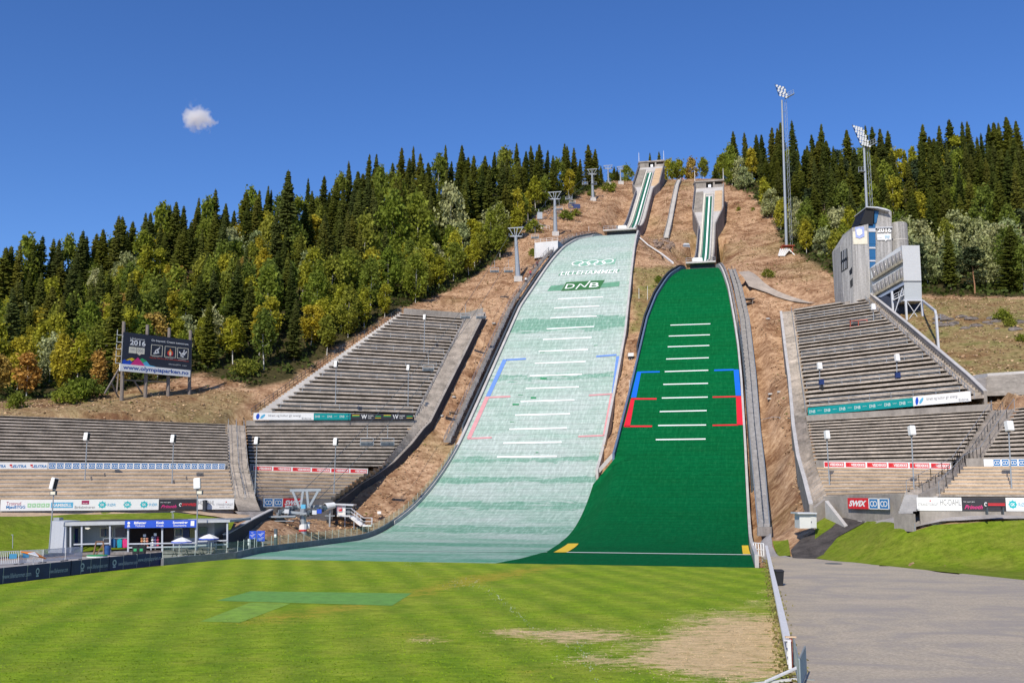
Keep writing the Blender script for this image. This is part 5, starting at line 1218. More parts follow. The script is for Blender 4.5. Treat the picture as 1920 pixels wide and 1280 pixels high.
# lone trees behind the hilltop
for i, (px, py, k, lab) in enumerate(((1157, 318, 'spruce', 'small dark spruce on the hilltop between lift masts'), (1145, 325, 'green', 'small birch on the hilltop left of the higher in-run'), (1172, 312, 'green', 'slender birch touching the left side of the higher in-run'), (1218, 286, 'spruce', 'small spruce directly behind the higher in-run start'), (1234, 284, 'spruce', 'thin spruce behind the right flag pole of the higher in-run'), (1251, 296, 'yellow', 'broad yellow green birch right of the higher in-run'), (1262, 304, 'green', 'green birch second to the right of the higher in-run'), (1273, 300, 'yellow', 'yellow green birch above the upper end of the hill stairs'), (1294, 297, 'orange', 'thin brownish birch standing alone on the hilltop'), (1319, 297, 'green', 'green birch standing alone above the lower in-run'), (1341, 305, 'spruce', 'small spruce at the right end of the bare hilltop'), (1350, 298, 'green', 'birch at the right end of the bare hilltop'))):
    d = 392 + (i % 3) * 4; p = W(px, py, d); plant(k, p.x, p.y, max(4, p.z - Zt(p.x, p.y) + .2), '', 'lone trees on the hilltop', lab)
for i, (px, py, h) in enumerate(((1140, 360, 3.4), (1108, 368, 2.4), (1080, 405, 2.2), (1062, 412, 3), (999, 437, 4.0), (980, 408, 3), (1385, 395, 1.4), (1412, 395, 1.2), (1440, 520, 2), (1895, 612, 1.8), (1915, 640, 1.3), (1150, 352, 2), (1236, 530, 1.8), (1880, 600, 2), (1000, 480, 2), (150, 752, 3.6), (170, 748, 3), (120, 758, 2.6), (30, 765, 2.4), (455, 705, 3), (470, 700, 2.5))):
    p = G(px, py, 100)
    if p: plant('shrub', p.x, p.y, h, '', 'shrubs scattered on the open slope', 'low green shrub growing alone on the open slope')
for k, L in PRO.items():
    for p in L:
        if not used[id(p)]:
            for c in list(p.children): bpy.data.objects.remove(c)
            bpy.data.objects.remove(p)
# undergrowth and dry grass, uncountable
rs = np.random.RandomState(5); C = []; D = []
tries = 0
while len(C) < 3200 and tries < 60000:
    tries += 1; x, y = rs.uniform(-150, 210), rs.uniform(120, 400); s_ = in_forest(x, y)
    if not s_: continue
    z = Zt(x, y); px, py = pix((x, y, z)); e = edge_d(px, EDGE_L if s_ == 'L' else EDGE_R)
    if y - e > 22 and rs.rand() < .8: continue
    hh = rs.uniform(.3, 1.5); C.append(np.array([x, y, z + hh * .4]) + rs.normal(size=(9, 3)) * (.9, .9, hh * .4))
u = bpy.data.objects.new('undergrowth', arrmesh('undergrowth', leaves(np.concatenate(C), .34, rs), leafmat('undergrowth_leaves', [(.08, .11, .02), (.08, .11, .02)], .3))); col.objects.link(u); tag(u, 'green bushes and saplings under the forest edge trees', kind='stuff')
for kk in range(52000):
    x, y = rs.uniform(-90, 130), rs.uniform(88, 390); z = Zt(x, y)
    if z < .7: continue
    s, t = ST(x, y)
    if s < 292 and (tLL(s) - 2.8 < t < tLR(s) + .9 or (tSL(s) - .6 if s > 160 else tB(s)) < t < tSR(s) + 5.8): continue
    if (int((x - gx[0]) / 2), int((y - gy[0]) / 2)) in CARVED: continue
    if s > 292 and (abs(t + 34.8) < 5.5 or abs(t + 10.9) < 5): continue
    if in_forest(x, y): continue
    D.append((x, y, z + .08))
D = np.array(D); g = rs.rand(len(D)); 
for nm, sel, c in (('dry_grass', g < .84, [(.58, .40, .24), (.66, .46, .28)]), ('dark_heather', (g >= .84) & (g < .94), [(.20, .12, .07), (.20, .12, .07)]), ('green_tufts', g >= .94, [(.16, .18, .04), (.16, .18, .04)])):
    P = D[sel]; P = np.repeat(P, 3, 0) + rs.normal(size=(len(P) * 3, 3)) * (.35, .35, .05)
    u = bpy.data.objects.new(nm, arrmesh(nm, leaves(P, .17, rs, .55, .8), leafmat(nm + '_blades', c, .2, .9))); col.objects.link(u); tag(u, {'dry_grass': 'straw coloured dry grass tufts over the slopes', 'dark_heather': 'dark brown heather patches over the slopes', 'green_tufts': 'sparse green tufts over the slopes'}[nm], kind='stuff')

# short grass blades over the near lawn
n = 60000; yy = 31 + 52 * rs.rand(n) ** 1.6; xx = rs.uniform(-1, 1, n) * (yy * .53 + 1)
k = xx < 10.1 + .238 * (yy - 37.7) - .1; k &= ~((yy < 67) & (yy > 54) & (xx > -22) & (xx < -5)); xx, yy = xx[k], yy[k]
D = np.array([dryf(a, b) for a, b in zip(xx, yy)]) + rs.rand(len(xx)) * .5 - .1
for nm, sel, c in (('lawn_grass', D < .55, [(.27, .40, .02), (.27, .40, .02)]), ('withered_grass', D >= .55, [(.70, .54, .32), (.70, .54, .32)])):
    P = np.stack([xx[sel], yy[sel], np.full(sel.sum(), .03)], 1)
    u = bpy.data.objects.new(nm, arrmesh(nm, leaves(P, .034, rs, 1, 1), leafmat(nm + '_blades', c, .35, .9))); col.objects.link(u); tag(u, {'lawn_grass': 'short green lawn blades', 'withered_grass': 'withered straw coloured blades on the dry parts of the lawn'}[nm], kind='stuff')
# ------------------------------------------------------------------ built objects
UP = Vector((0, 0, 1))
def PR(parent, name, poly, d, depth, m, label=None):       # solid with a front outline surveyed at distance d and real thickness
    f = [W(x, y, d if not callable(d) else d(x, y)) for x, y in poly]; mb = MB(); mb.prism(f, [p + Vector((0, depth, 0)) for p in f]); return fixn(mb.build(name, m, parent, label=label))
# --- loudspeaker posts
def speaker_post(bx, by, d, ty, hx, hh, hw, label, group, lamp=False, tilt=0.0, facing=0.0):
    b = W(bx, by, d); top = W(hx, ty, d); b.z = min(b.z, top.z - 3)
    r = thing('speaker_post', label, 'speaker post', b, group); mb = MB(); q = top - Vector((0, 0, 0)); sc_ = d / FX
    H = hh * sc_; Wd = hw * sc_; mb.tube(b, Vector((top.x, top.y, top.z - H * .55)), .075, .055, 8); mb.build('pole', steel, r)
    mb = MB(); c = Vector((top.x, top.y - .15, top.z - H / 2)); M_ = Matrix.Rotation(facing, 3, 'Z') @ Matrix.Rotation(tilt, 3, 'Y') @ Matrix.Rotation(R(-8), 3, 'X')
    mb.box(c, (Wd, .55, H), M=M_); o = mb.build('loudspeaker', white, r)
    bm = bmesh.new(); bm.from_mesh(o.data); bmesh.ops.bevel(bm, geom=bm.edges[:], offset=.05, segments=2, affect='EDGES'); bm.to_mesh(o.data); bm.free()
    mb = MB(); mb.box(c + M_ @ Vector((Wd * .5 + .012, 0, 0)), (.02, .42, H * .86), M=M_); mb.build('grille', black, r)
    mb = MB(); mb.box(Vector((top.x, top.y, top.z - H - .06)), (.2, .3, .12)); mb.build('bracket', steel_dark, r)
    if lamp:
        mb = MB(); mb.box(Vector((hx > 200 and top.x + .3 or top.x, top.y - .1, top.z - H - .35)), (.62, .3, .42)); mb.build('floodlight', steel_dark, r)
        mb = MB(); mb.box(Vector((hx > 200 and top.x + .3 or top.x, top.y - .26, top.z - H - .35)), (.48, .02, .3)); mb.build('lens', cream, r)
    return r
SPG = 'loudspeaker posts in the grandstands'
for a in ((158, 920, 125.2, 811, 164, 15, 9, 'tall speaker post in the far left grandstand, first from the left edge'), (322, 920, 129.5, 815, 326, 15, 8, 'tall speaker post in the far left grandstand, nearer the aisle'), (478, 925, 130.5, 819, 482.5, 14, 7.5, 'speaker post just right of the left aisle, in front of the red strip boards'), (626, 925, 140, 821, 630, 14, 7.5, 'speaker post in front of the right end of the left red strip boards'),
          (629, 757, 171, 677, 630.5, 12, 6, 'speaker post at the left of the upper left stand'), (765, 761, 180, 684, 766, 11, 5.5, 'speaker post at the right of the upper left stand'), (795, 660, 200, 590, 796.5, 10, 5, 'speaker post near the top of the upper left stand'),
          (1556, 918, 112.5, 807, 1549.5, 16, 8, 'speaker post in front of the leftmost red strip boards of the right stand'), (1714, 922, 99.5, 798, 1708, 18, 11, 'speaker post in front of the right end of the right red strip boards'), (1897, 919, 94, 789, 1890, 19, 13, 'speaker post at the far right edge of the picture'),
          (1538, 744, 153, 680, 1536, 13, 8, 'speaker post at the left of the upper right stand'), (1682, 732, 146, 664, 1681, 14, 8, 'speaker post in the middle of the upper right stand, beside a dark box'), (1640, 634, 175, 570, 1636.5, 12, 7.5, 'speaker post near the top of the upper right stand')):
    speaker_post(*a, SPG, facing=R(-20 if a[0] < 900 else 12))
speaker_post(92, 1033, 104, 895, 103, 22, 11, 'leaning speaker post with floodlight at the left end of the kiosk', 'speaker posts beside the kiosk', True, R(6), R(-35)); speaker_post(369, 1031, 104, 896, 371, 20, 12, 'leaning speaker post with floodlight rising through the kiosk roof', 'speaker posts beside the kiosk', True, R(-5), R(10))
for x, y in ((1540, 716), (1683, 703)): 
    d = 152 if x < 1600 else 145; r = thing('equipment_box', 'small dark box on the ' + ('left' if x < 1600 else 'middle') + ' speaker post of the upper right stand', 'box', W(x, y, d)); mb = MB(); mb.box(W(x, y, d), (.7, .5, .8)); mb.build('case', navy, r); mb = MB(); mb.box(W(x, y, d) + Vector((.1, 0, -.7)), (.25, .3, .6)); mb.build('bracket', black, r)
# --- dark vomitory openings low in the left stands
for i, (x, y, w, h) in enumerate(((400, 899, 15, 5), (255, 901, 20, 4), (55, 911, 4, 3), (174, 917, 4, 3), (210, 911, 3, 3), (332, 917, 3, 3), (357, 911, 3, 3), (545, 899, 13, 5))): pass
# --- scoreboard
sb0, sb1 = W(229, 683.5, 160), W(357.5, 694, 171); sb1.z = sb0.z + .3
SBD = thing('scoreboard', 'big dark event billboard on tall timber posts at the forest edge, white web strip below', 'billboard', G(222, 745)); hB_ = W(231, 622, 160).z - sb0.z
B = Board(sb0, sb1, hB_, .25); B.panel('panel', plain('dark_print', (.02, .022, .035), .45, .15, 2), SBD)
B.art('event_lettering', whitesign, SBD, T(('Lillehammer', .09, .30, .80, .86), ('2016', .09, .31, .63, .79, {'bold': .03}), ('Youth Olympic Games', .09, .30, .60, .625), ('Go beyond. Create tomorrow.', .39, .95, .80, .88, {'bold': .015})), .02)
B.art('speech_box', cream, SBD, lambda mb, P: (put_rect(mb, .08, .185, .38, .57, P), put_rect(mb, .19, .30, .38, .57, P), put_poly(mb, [(.20, .38), (.26, .38), (.23, .33)], P)), .02)
B.art('box_marks', grey_p, SBD, T(('OO', .10, .17, .46, .52), ('OOO', .20, .28, .44, .53)), .03)
def frames(mb, P):
    for u in (.39, .59, .78):
        put_rect(mb, u, u + .17, .70, .715, P); put_rect(mb, u, u + .17, .365, .38, P); put_rect(mb, u, u + .008, .38, .70, P); put_rect(mb, u + .162, u + .17, .38, .70, P)
B.art('picture_frames', cream, SBD, frames, .02)
def line_(mb, P, pts, w=.008):
    for a, b in zip(pts, pts[1:]):
        dx, dy = b[0] - a[0], (b[1] - a[1]); L = math.hypot(dx, dy * .45) + 1e-6; nx_, ny_ = -dy * .45 / L * w, dx / L * w / .45
        put_poly(mb, [(a[0] + nx_, a[1] + ny_), (a[0] - nx_, a[1] - ny_), (b[0] - nx_, b[1] - ny_), (b[0] + nx_, b[1] + ny_)], P)
B.art('jumper_pictogram', whitesign, SBD, lambda mb, P: (line_(mb, P, [(.43, .44), (.51, .48)]), line_(mb, P, [(.45, .45), (.46, .54), (.51, .61)]), line_(mb, P, [(.47, .56), (.50, .53), (.49, .47)]), put_disc(mb, .515, .64, .008, .018, P, 8)), .02)
B.art('bird_pictogram', whitesign, SBD, lambda mb, P: (line_(mb, P, [(.81, .58), (.84, .50), (.90, .50)]), line_(mb, P, [(.84, .50), (.88, .57), (.885, .66)]), line_(mb, P, [(.86, .50), (.91, .56), (.92, .62)]), line_(mb, P, [(.83, .46), (.88, .43)])), .02)
B.art('flame', red, SBD, lambda mb, P: (put_disc(mb, .675, .50, .045, .09, P)), .02); B.art('flame_tip', orange, SBD, lambda mb, P: put_poly(mb, [(.645, .53), (.665, .60), (.67, .66), (.69, .58), (.705, .53), (.69, .45), (.66, .45)], P), .03); B.art('flame_heart', cream, SBD, lambda mb, P: put_poly(mb, [(.665, .42), (.66, .50), (.675, .57), (.69, .50), (.685, .42)], P), .04)
B.art('date_lettering', plain('orange_red_print', (.6, .08, .03), .5, .05), SBD, T(('February 12th-21st 2016 - www.lillehammer2016.com', .38, .96, .27, .325, {'bold': .01})), .02)
B.art('caption_lettering', whitesign, SBD, T(('#iloveyog2016', .66, .84, .13, .175), ('o o o', .87, .93, .13, .165), ('like the past', .41, .51, .33, .355), ('be the flame', .61, .72, .32, .345), ('the future', .80, .92, .31, .335)), .02)
for nm, mm, pts in (('blue_mountains', blue, [(0, .02), (0, .13), (.03, .17), (.06, .12), (.10, .17), (.14, .10), (.2, .05), (.27, .02)]), ('yellow_mountains', yellow, [(.03, .12), (.08, .20), (.13, .24), (.17, .2), (.12, .12), (.06, .15)]), ('green_mountains', green_p, [(.22, .17), (.27, .26), (.33, .20), (.36, .13), (.27, .10)]), ('light_blue_mountains', lblue, [(.27, .02), (.30, .14), (.34, .17), (.39, .06), (.47, .035), (.47, .02)]), ('magenta_mountain', pink, [(.11, .02), (.16, .16), (.21, .27), (.26, .16), (.32, .02)])):
    B.art(nm, mm, SBD, (lambda q: lambda mb, P: put_poly(mb, q, P))(pts), {'yellow_mountains': .012, 'green_mountains': .014, 'blue_mountains': .018, 'light_blue_mountains': .022, 'magenta_mountain': .03}[nm])
w0, w1 = W(224.5, 695, 159.6), W(356.5, 708, 170.6); w1.z = w0.z + .25; B2 = Board(w0, w1, W(224, 681.5, 159.6).z - w0.z, .2); B2.panel('web_strip', whitesign, SBD); B2.art('web_lettering', plain('deep_blue_print', (.01, .06, .33), .5, .05), SBD, T(('www.olympiaparken.no', .04, .97, .14, .86, {'bold': .02})), .02)
for x, yt, yb, d in ((229.5, 602, 747, 160.3), (274, 608, 742, 164), (315, 614, 732, 167.6), (355, 619, 727, 171.3)):
    a, b = W(x - (3 if x < 300 else 1), yb, d), W(x + 1, yt, d); gy_ = Zt(a.x, a.y + .4); mb = MB(); mb.tube((a.x, a.y + .4, min(a.z, gy_) - .5), (b.x, b.y + .4, b.z), .32, .28, 8); mb.build('post', wood_grey, SBD)
a, b = W(226, 712, 160.5), W(276, 712, 164.5)
mb = MB(); mb.bar(W(225, 712, 160.8), W(312, 716, 168), .18); mb.build('cross_beam', wood_grey, SBD)
for q in (((224, 690, 160.5), (196, 738, 158)), ((208, 716, 159), (222, 745, 161)), ((252, 715, 163), (267, 738, 164.5)), ((222, 700, 161), (219, 735, 161))): mb = MB(); mb.bar(W(*q[0]), W(*q[1]), .2); mb.build('brace', wood_grey, SBD)
rail(SBD, [W(227, 684, 160), W(227.6, 680, 160)], 4.5, 1, nm='ladder', mats=steel); mb = MB()
for i in range(5): z = W(227, 684, 160) + UP * (i * 1.15); mb.box(z + Vector((-.5, 0, .3)), (.9, .1, .08)); mb.box(z + Vector((-.9, 0, .75)), (.08, .1, .9))
mb.build('ladder_cage', steel, SBD)
# --- judges tower
JT = thing('judges_tower', 'weathered concrete judges tower with black wedge roof and blue glass strip above the right stand', 'tower', W(1640, 560, 196))
tw = plain('ribbed_tower_concrete', (.37, .36, .35), .9, .4, .5, streak=(5, 5, .15), bmp=.4)
PR(JT, 'front_block', [(1600, 575), (1597.5, 427), (1628, 420), (1633, 575)], 190, 6, tw)
def dl(x, y): return 190 + (1600 - x) * .16
PR(JT, 'side_wing', [(1584, 575), (1580, 548), (1575, 462), (1597.2, 428), (1600, 575)], dl, 5, tw)
wdark = plain('dark_window', (.05, .05, .052), .25, .3, 1)
for k in range(1, 4): x = 1577 + k * 3; PR(JT, 'window_mullion', [(x, 509 - k * 2), (x - .3, 472 - k * 1.8), (x + .4, 472 - k * 1.8), (x + .7, 509 - k * 2)], lambda x, y: dl(x, y) - .2, .1, alu)
PR(JT, 'wing_window', [(1577.5, 511), (1576.5, 472), (1588.8, 465), (1590, 503)], lambda x, y: dl(x, y) - .08, .1, wdark); PR(JT, 'wing_window', [(1593.5, 516), (1592.5, 508), (1597.5, 500), (1598, 512)], lambda x, y: dl(x, y) - .08, .1, black); PR(JT, 'wing_window', [(1594.8, 540), (1594, 527), (1599, 520), (1599.2, 535)], lambda x, y: dl(x, y) - .08, .1, wdark)
PR(JT, 'window_band', [(1576.8, 494), (1576.6, 489), (1589.4, 481), (1589.6, 487)], lambda x, y: dl(x, y) - .2, .1, black)
for y0, y1, m in ((420, 428, glassblue), (428, 435, alu), (435, 458, glassblue), (458, 463, glassblue), (463, 466.5, alu), (466.5, 483, glassblue), (483, 487.5, glassblue), (487.5, 490.5, alu), (490.5, 575, glassblue)): PR(JT, 'stair_glazing' if m is glassblue else 'floor_band', [(1628.6, y1 - .4), (1628.2, y0), (1641.3, y0), (1642, y1 - .4)], 190.6 if m is glassblue else 190.45, 4, m)
PR(JT, 'rear_block', [(1642.2, 575), (1640.2, 425), (1644, 418), (1648.5, 394), (1671.5, 396), (1674, 575)], 190.8, 5, tw)
PR(JT, 'top_window', [(1639.5, 418), (1640, 395), (1648.2, 395.5), (1643, 418.5)], 190.7, 3, glassblue)
PR(JT, 'wedge_roof', [(1612.5, 420), (1624.8, 388.5), (1638.6, 394.5), (1637, 421)], 190.2, 6, plain('wedge_black', (.004, .004, .005), .6, .2, 1))  # whole wedge in one near-black tone
PR(JT, 'roof_edge', [(1624.3, 388.6), (1624.5, 387.2), (1645, 387.6), (1661, 391), (1669.5, 394.6), (1669.2, 396), (1645, 390)], 189.6, 7, alu)
c = W(1688.5, 500, 193.5); mb = MB(); zt = W(1688, 413, 191).z; mb.lathe((c.x, c.y, 0), [(1.72, Zt(c.x, c.y) - 1), (1.72, zt - .2), (1.5, zt), (.2, zt + .12)], 20); mb.build('round_tower', tw, JT, smooth=False)
mb = MB(); z_ = W(1688, 446, 191).z; mb.lathe((c.x, c.y, 0), [(1.76, z_ - .12), (1.76, z_ + .12)], 20); mb.build('pale_ring', conc_light, JT)  # slightly wider pale concrete band around the round tower
PR(JT, 'poster', [(1600.3, 458), (1599, 434), (1625.5, 433), (1626.6, 457.5)], 189.9, .08, cream); PR(JT, 'poster_print', [(1604.5, 445), (1603.5, 426), (1620, 425), (1621, 443), (1612, 447)], 189.8, .05, plain('pale_blue_print', (.35, .42, .75), .5, .1, 2)); PR(JT, 'poster_shape', [(1607, 440), (1605.5, 431), (1611, 428.5), (1616, 430.5), (1617, 438), (1611, 443)], 189.72, .04, whitesign)
b = Board(W(1645, 436, 190.6), W(1671.5, 435.5, 190.6), .95, .05); b.art('year_lettering', whitesign, JT, T(('2016', .0, 1, 0, 1, {'bold': .04}),)); PR(JT, 'sign_bar', [(1641.5, 427.5), (1641.5, 425.8), (1673.5, 425), (1673.5, 426.8)], 190.4, .3, alu)
PR(JT, 'white_sign', [(1645, 450), (1644.8, 438.5), (1670.6, 438), (1671, 449.5), (1663, 449.7), (1661, 452.5), (1658.5, 449.8)], 190.6, .08, whitesign); b = Board(W(1659, 446.5, 190.4), W(1669.5, 446.5, 190.4), .62, .01); b.art('sign_lettering', lblue, JT, T(('ooo', 0, .9, .45, 1), ('yog', 0, .8, 0, .4)))
mb = MB(); mb.path([W(1641, 420, 188), W(1652, 419.6, 188)], .05); mb.build('balcony_rail', steel, JT)
PR(JT, 'base_plinth', [(1584, 600), (1584, 566), (1634, 556), (1660, 556), (1660, 600)], 191.2, 5, conc)
# spectator gondola annex
GA = thing('commentator_annex', 'sloping double row of bubble windowed cabins on steel legs right of the judges tower', 'building', G(1715, 600))
an = plain('white_ribbed_cladding', (.50, .52, .54), .5, .06, 2, streak=(.2, .2, 6)); 
PR(GA, 'end_cabin', [(1694.8, 526.5), (1690.8, 460), (1724, 460), (1727.6, 526.5)], 183, 3.2, an); PR(GA, 'lower_cabin', [(1696, 561), (1695, 527.6), (1727.6, 527.6), (1728.5, 561)], 183.25, 2.6, plain('grey_louvre', (.42, .45, .47), .5, .1, 2, streak=(.2, .2, 9))); PR(GA, 'floor_beam', [(1694, 564), (1694, 561.2), (1730, 561.2), (1730, 564)], 182.9, 3.2, alu)
def dg(x, y): return 183.3 + (1692 - x) * .11
PR(GA, 'row_body', [(1640, 557), (1633, 512), (1634, 501), (1690.8, 460.4), (1694.6, 529)], dg, 3, an); PR(GA, 'bottom_beam', [(1640, 557.5), (1652, 557.5), (1695, 534), (1694.6, 528)], lambda x, y: dg(x, y) - .3, 3.4, plain('blue_grey_beam', (.25, .30, .40), .5, .1))
bub = plain('bubble_glass', (.28, .27, .27), .15, .35, 1.2); sill = plain('stained_sill', (.27, .24, .18), .8, .4, 1.5)
for (t0, t1, b0, b1) in (((1632.5, 503), (1691, 468.5), (1637, 521), (1693, 486)), ((1634.5, 537), (1692.5, 500.5), (1638, 551), (1694, 519.5))):
    n = 8
    for i in range(n):
        u0, u1 = (i + .06) / n, (i + .94) / n
        lp = lambda a, b, u: (a[0] + (b[0] - a[0]) * u, a[1] + (b[1] - a[1]) * u)
        A, Bq, C, D_ = lp(b0, b1, u0), lp(b0, b1, u1), lp(t0, t1, u1), lp(t0, t1, u0); rows = []
        for v in np.linspace(0, 1, 6):
            l, r_ = lp(A, D_, v), lp(Bq, C, v); row = []
            for u in np.linspace(0, 1, 6): q = lp(l, r_, u); row.append(W(q[0], q[1], dg(*q) - .1 - .75 * math.sin(math.pi * u) ** .5 * math.sin(math.pi * (v * .8 + .15)) ** .6))
            rows.append(row)
        mb = MB(); mb.grid(rows); mb.build('bubble_window', bub, GA, smooth=True)
        l, r_ = lp(b0, b1, u0), lp(b0, b1, u0); 
    f = lambda q, dy: W(q[0], q[1] + dy, dg(*q) - .85)
    mb = MB(); mb.prism([f(b0, -.5), f(b1, -.5), f(b1, 4.5), f(b0, 4.5)], [p + Vector((0, .9, 0)) for p in (f(b0, -.5), f(b1, -.5), f(b1, 4.5), f(b0, 4.5))]); fixn(mb.build('window_sill', sill, GA))
for x0, y0, x1, y1, d in ((1698, 564, 1701, 609, 182.9), (1728, 564, 1731, 606, 183), (1672, 546, 1676, 594, 184.3)): a, b = W(x0, y0, d), W(x1 , y1, d); mb = MB(); mb.bar((a.x, a.y, a.z), (a.x, a.y, min(b.z, Zt(a.x, a.y)) - .6), .34); mb.build('leg', alu, GA)
for q in (((1701, 566), (1724, 600)), ((1727, 566), (1703, 600)), ((1676, 592), (1692, 540))): mb = MB(); mb.bar(W(*q[0], 183.2), W(*q[1], 183.2), .12); mb.build('brace', alu, GA)
rail(GA, [W(1676, 562, 184), W(1694, 553, 183.5)], 1.0, 1.0, nm='stair_rail', mats=alu); mb = MB(); mb.bar(W(1674, 563, 184), W(1695, 553, 183.4), .8, .12); mb.build('stair_flight', alu, GA)
PR(GA, 'under_wall', [(1650, 600), (1650, 560), (1693, 538), (1726, 562), (1724, 590), (1692, 592)], 186.5, 2, plain('dark_blue_wall', (.02, .03, .06), .7, .2, 1))
dpy = G(1760, 658, 100).y; mb = MB(); mb.path(Wl((1730, 564, 182.5), (1753.5, 583, dpy + 1), (1755, 590, dpy), (1760, 660, dpy)), .34); mb.build('downpipe', alu, GA); rail(GA, Wl((1755, 600, dpy), (1764, 600, dpy)), 1.0, 1, nm='pipe_cage', mats=steel)
rc = thing('rock_outcrop', 'layered grey rock outcrop on the slope right of the bubble window annex', 'rocks', W(1790, 610, 177))
rr = random.Random(3)
for i in range(26):
    x, y = rr.uniform(1735, 1915), rr.uniform(592, 618); p = G(x, y, 120); mb = MB()
    if p is None: continue
    s = rr.uniform(.4, 1.0); k = len(mb.v); mb.ball(p - UP * .1, s, 7, 4, 1.5, .8, .6); mb.v = [(a + rr.uniform(-.2, .2) * s, b + rr.uniform(-.2, .2) * s, c + rr.uniform(-.12, .12) * s) for a, b, c in mb.v]; mb.build('rock', rockm := (bpy.data.materials.get('grey_rock') or plain('grey_rock', (.17, .145, .13), .9, .4, 1.2, bmp=.5)), rc)
# --- floodlight masts
def mast(bx, by, d, tx, ty, r0, head, label, plat=None):
    top = W(tx, ty, d); b = W(bx, by, d); gz_ = Zt(b.x, b.y); b = Vector((b.x, b.y, gz_ - .3)); r = thing('floodlight_mast', label, 'floodlight mast', b, 'floodlight masts')
    mb = MB(); mb.tube(b, top, r0, r0 * .6, 12); mb.build('pole', steel, r)
    off = Vector((1.5, .6, 0)); mb = MB(); n = int((top.z - b.z) / 1.6)
    for i in range(n + 1):
        t = i / n; c = b.lerp(top, t) + off * (1 - .25 * t)
        for dx in (-.28, .28): 
            if i < n: c2 = b.lerp(top, (i + 1) / n) + off * (1 - .25 * (i + 1) / n); mb.bar(c + Vector((dx, 0, 0)), c2 + Vector((dx, 0, 0)), .07); 
        if i < n: mb.bar(c - Vector((.28, 0, 0)), c2 + Vector((.28, 0, 0)), .05)
        if i % 3 == 0: mb.bar(c, b.lerp(top, t), .06)
    mb.build('ladder_truss', steel, r)
    u = d / FX; x0, y0, x1, y1, nr, nc, sl = head; lamp = None
    for i in range(nr):
        for j in range(nc):
            a, c_ = (i + .5) / nr, (j + .5) / nc; px = x0 + (x1 - x0) * c_ + sl * a + (2 if i % 2 else 0); py = y0 + (y1 - y0) * a + c_ * 5; c = W(px, py, d - .6)
            if lamp is None:
                mb = MB(); rr_ = 2.4 * u; mb.ball((0, 0, 0), rr_, 10, 5, 1, .7, .9); lamp = mb.build('floodlight', alu); lamp.parent = r; lamp.data.materials.clear(); lamp.data.materials.append(plain('lamp_housing', (.55, .58, .62), .3, .15, 2, metal=.6)); base = lamp; lamp.location = c - b
                mb = MB(); mb.lathe((0, 0, 0), [(rr_ * .8, 0), (rr_ * .85, .05)], 12); lens = mb.build('lens', lensm); lens.parent = base; lens.rotation_euler = (R(110), 0, R(-20)); lens.location = (-.05, -rr_ * .68, -.1)
            else: o = lamp.copy(); col.objects.link(o); o.parent = r; o.location = c - b; l2 = lens.copy(); col.objects.link(l2); l2.parent = o
    mb = MB()
    for i in range(nr): a = (i + .5) / nr; mb.bar(W(x0 + sl * a, y0 + (y1 - y0) * a + 1, d), W(x1 + sl * a, y0 + (y1 - y0) * a + 5, d), .12)
    for q in (0, .5, 1): mb.bar(W(x0 + (x1 - x0) * q, y0 + q * 5, d + .1), W(x0 + (x1 - x0) * q + sl, y1 + q * 5, d + .1), .14)
    mb.build('lamp_frame', steel_dark, r)
    px, py = x1 + sl, y1; rail(r, Wl((px - 4, py + 3, d + .5), (px + 10, py - 4, d + .5)), 1.2, .7, nm='service_platform', mats=steel); mb = MB(); mb.bar(W(px - 6, py + 5, d + .3), W(px + 11, py - 4, d + .3), 1.2, .12); mb.build('platform_deck', steel, r)
    if plat: rail(r, Wl((plat[0] - 9, plat[1], d), (plat[0] + 2, plat[1], d)), 1.1, .6, nm='service_platform', mats=steel); mb = MB(); mb.bar(W(plat[0] - 9, plat[1], d), W(plat[0] + 2, plat[1] + .3, d), 1.0, .12); mb.build('platform_deck', steel, r)
lensm = plain('lamp_lens', (.75, .78, .8), .12, .05, 2)
mast(1473, 420, 262, 1466, 188, .42, (1453, 158, 1470, 180, 5, 3, 8), 'tall slim floodlight mast rising alone against the sky')
mast(1626, 420, 224, 1620, 276, .42, (1598, 234, 1616, 272, 8, 4, 16), 'shorter floodlight mast with large lamp cluster behind the judges tower', plat=(1619, 322))
# --- chairlift masts and cable
def lift_mast(bx, by, tx, ty, hw, label, wheels=True):
    b = G(bx, by, 100); d = b.y; top = W(tx, ty, d); r = thing('lift_mast', label, 'lift mast', b - UP * .3, 'chairlift masts'); H = top.z - b.z; u = d / FX
    mb = MB(); mb.box(b + UP * .2, (2.0, 2.0, 1.4)); mb.build('footing', conc_light, r)
    mb = MB(); hd = H * .16; mb.tube(b, top - UP * hd, H * .055, H * .028, 10); mb.build('mast', steel, r)
    mb = MB(); w = hw * u
    mb.bar(top + Vector((-w, 0, 0)), top + Vector((w, 0, .25)), .22); mb.build('top_beam', steel, r)
    mb = MB(); j = top - UP * (hd * 1.02)
    for s in (-.85, -.2, .2, .85): mb.bar(j + Vector((s * .25 * w, 0, 0)), top + Vector((s * w, 0, 0)), .13)
    mb.build('strut', steel, r); mb = MB(); mb.bar(j - Vector((w * .85, 0, -.1)), j + Vector((w * .85, 0, .1)), .3, .25); mb.build('cross_arm', steel, r)
    for s in (-1, 1):
        c = j + Vector((s * w * .85, 0, .25)); mb = MB(); mb.bar(c + Vector((0, -1.4, -.5)), c + Vector((0, 1.4, .6)), .12, .18); 
        for k in range(4): q = c + Vector((0, -1.2 + .8 * k, -.4 + .3 * k + .2)); mb.tube(q - Vector((.1, 0, 0)), q + Vector((.1, 0, 0)), .24, n=8)
        mb.build('sheave_train', steel_dark, r)
    return r, j + Vector((-w * .85, 0, .5)), j + Vector((w * .85, 0, .5))
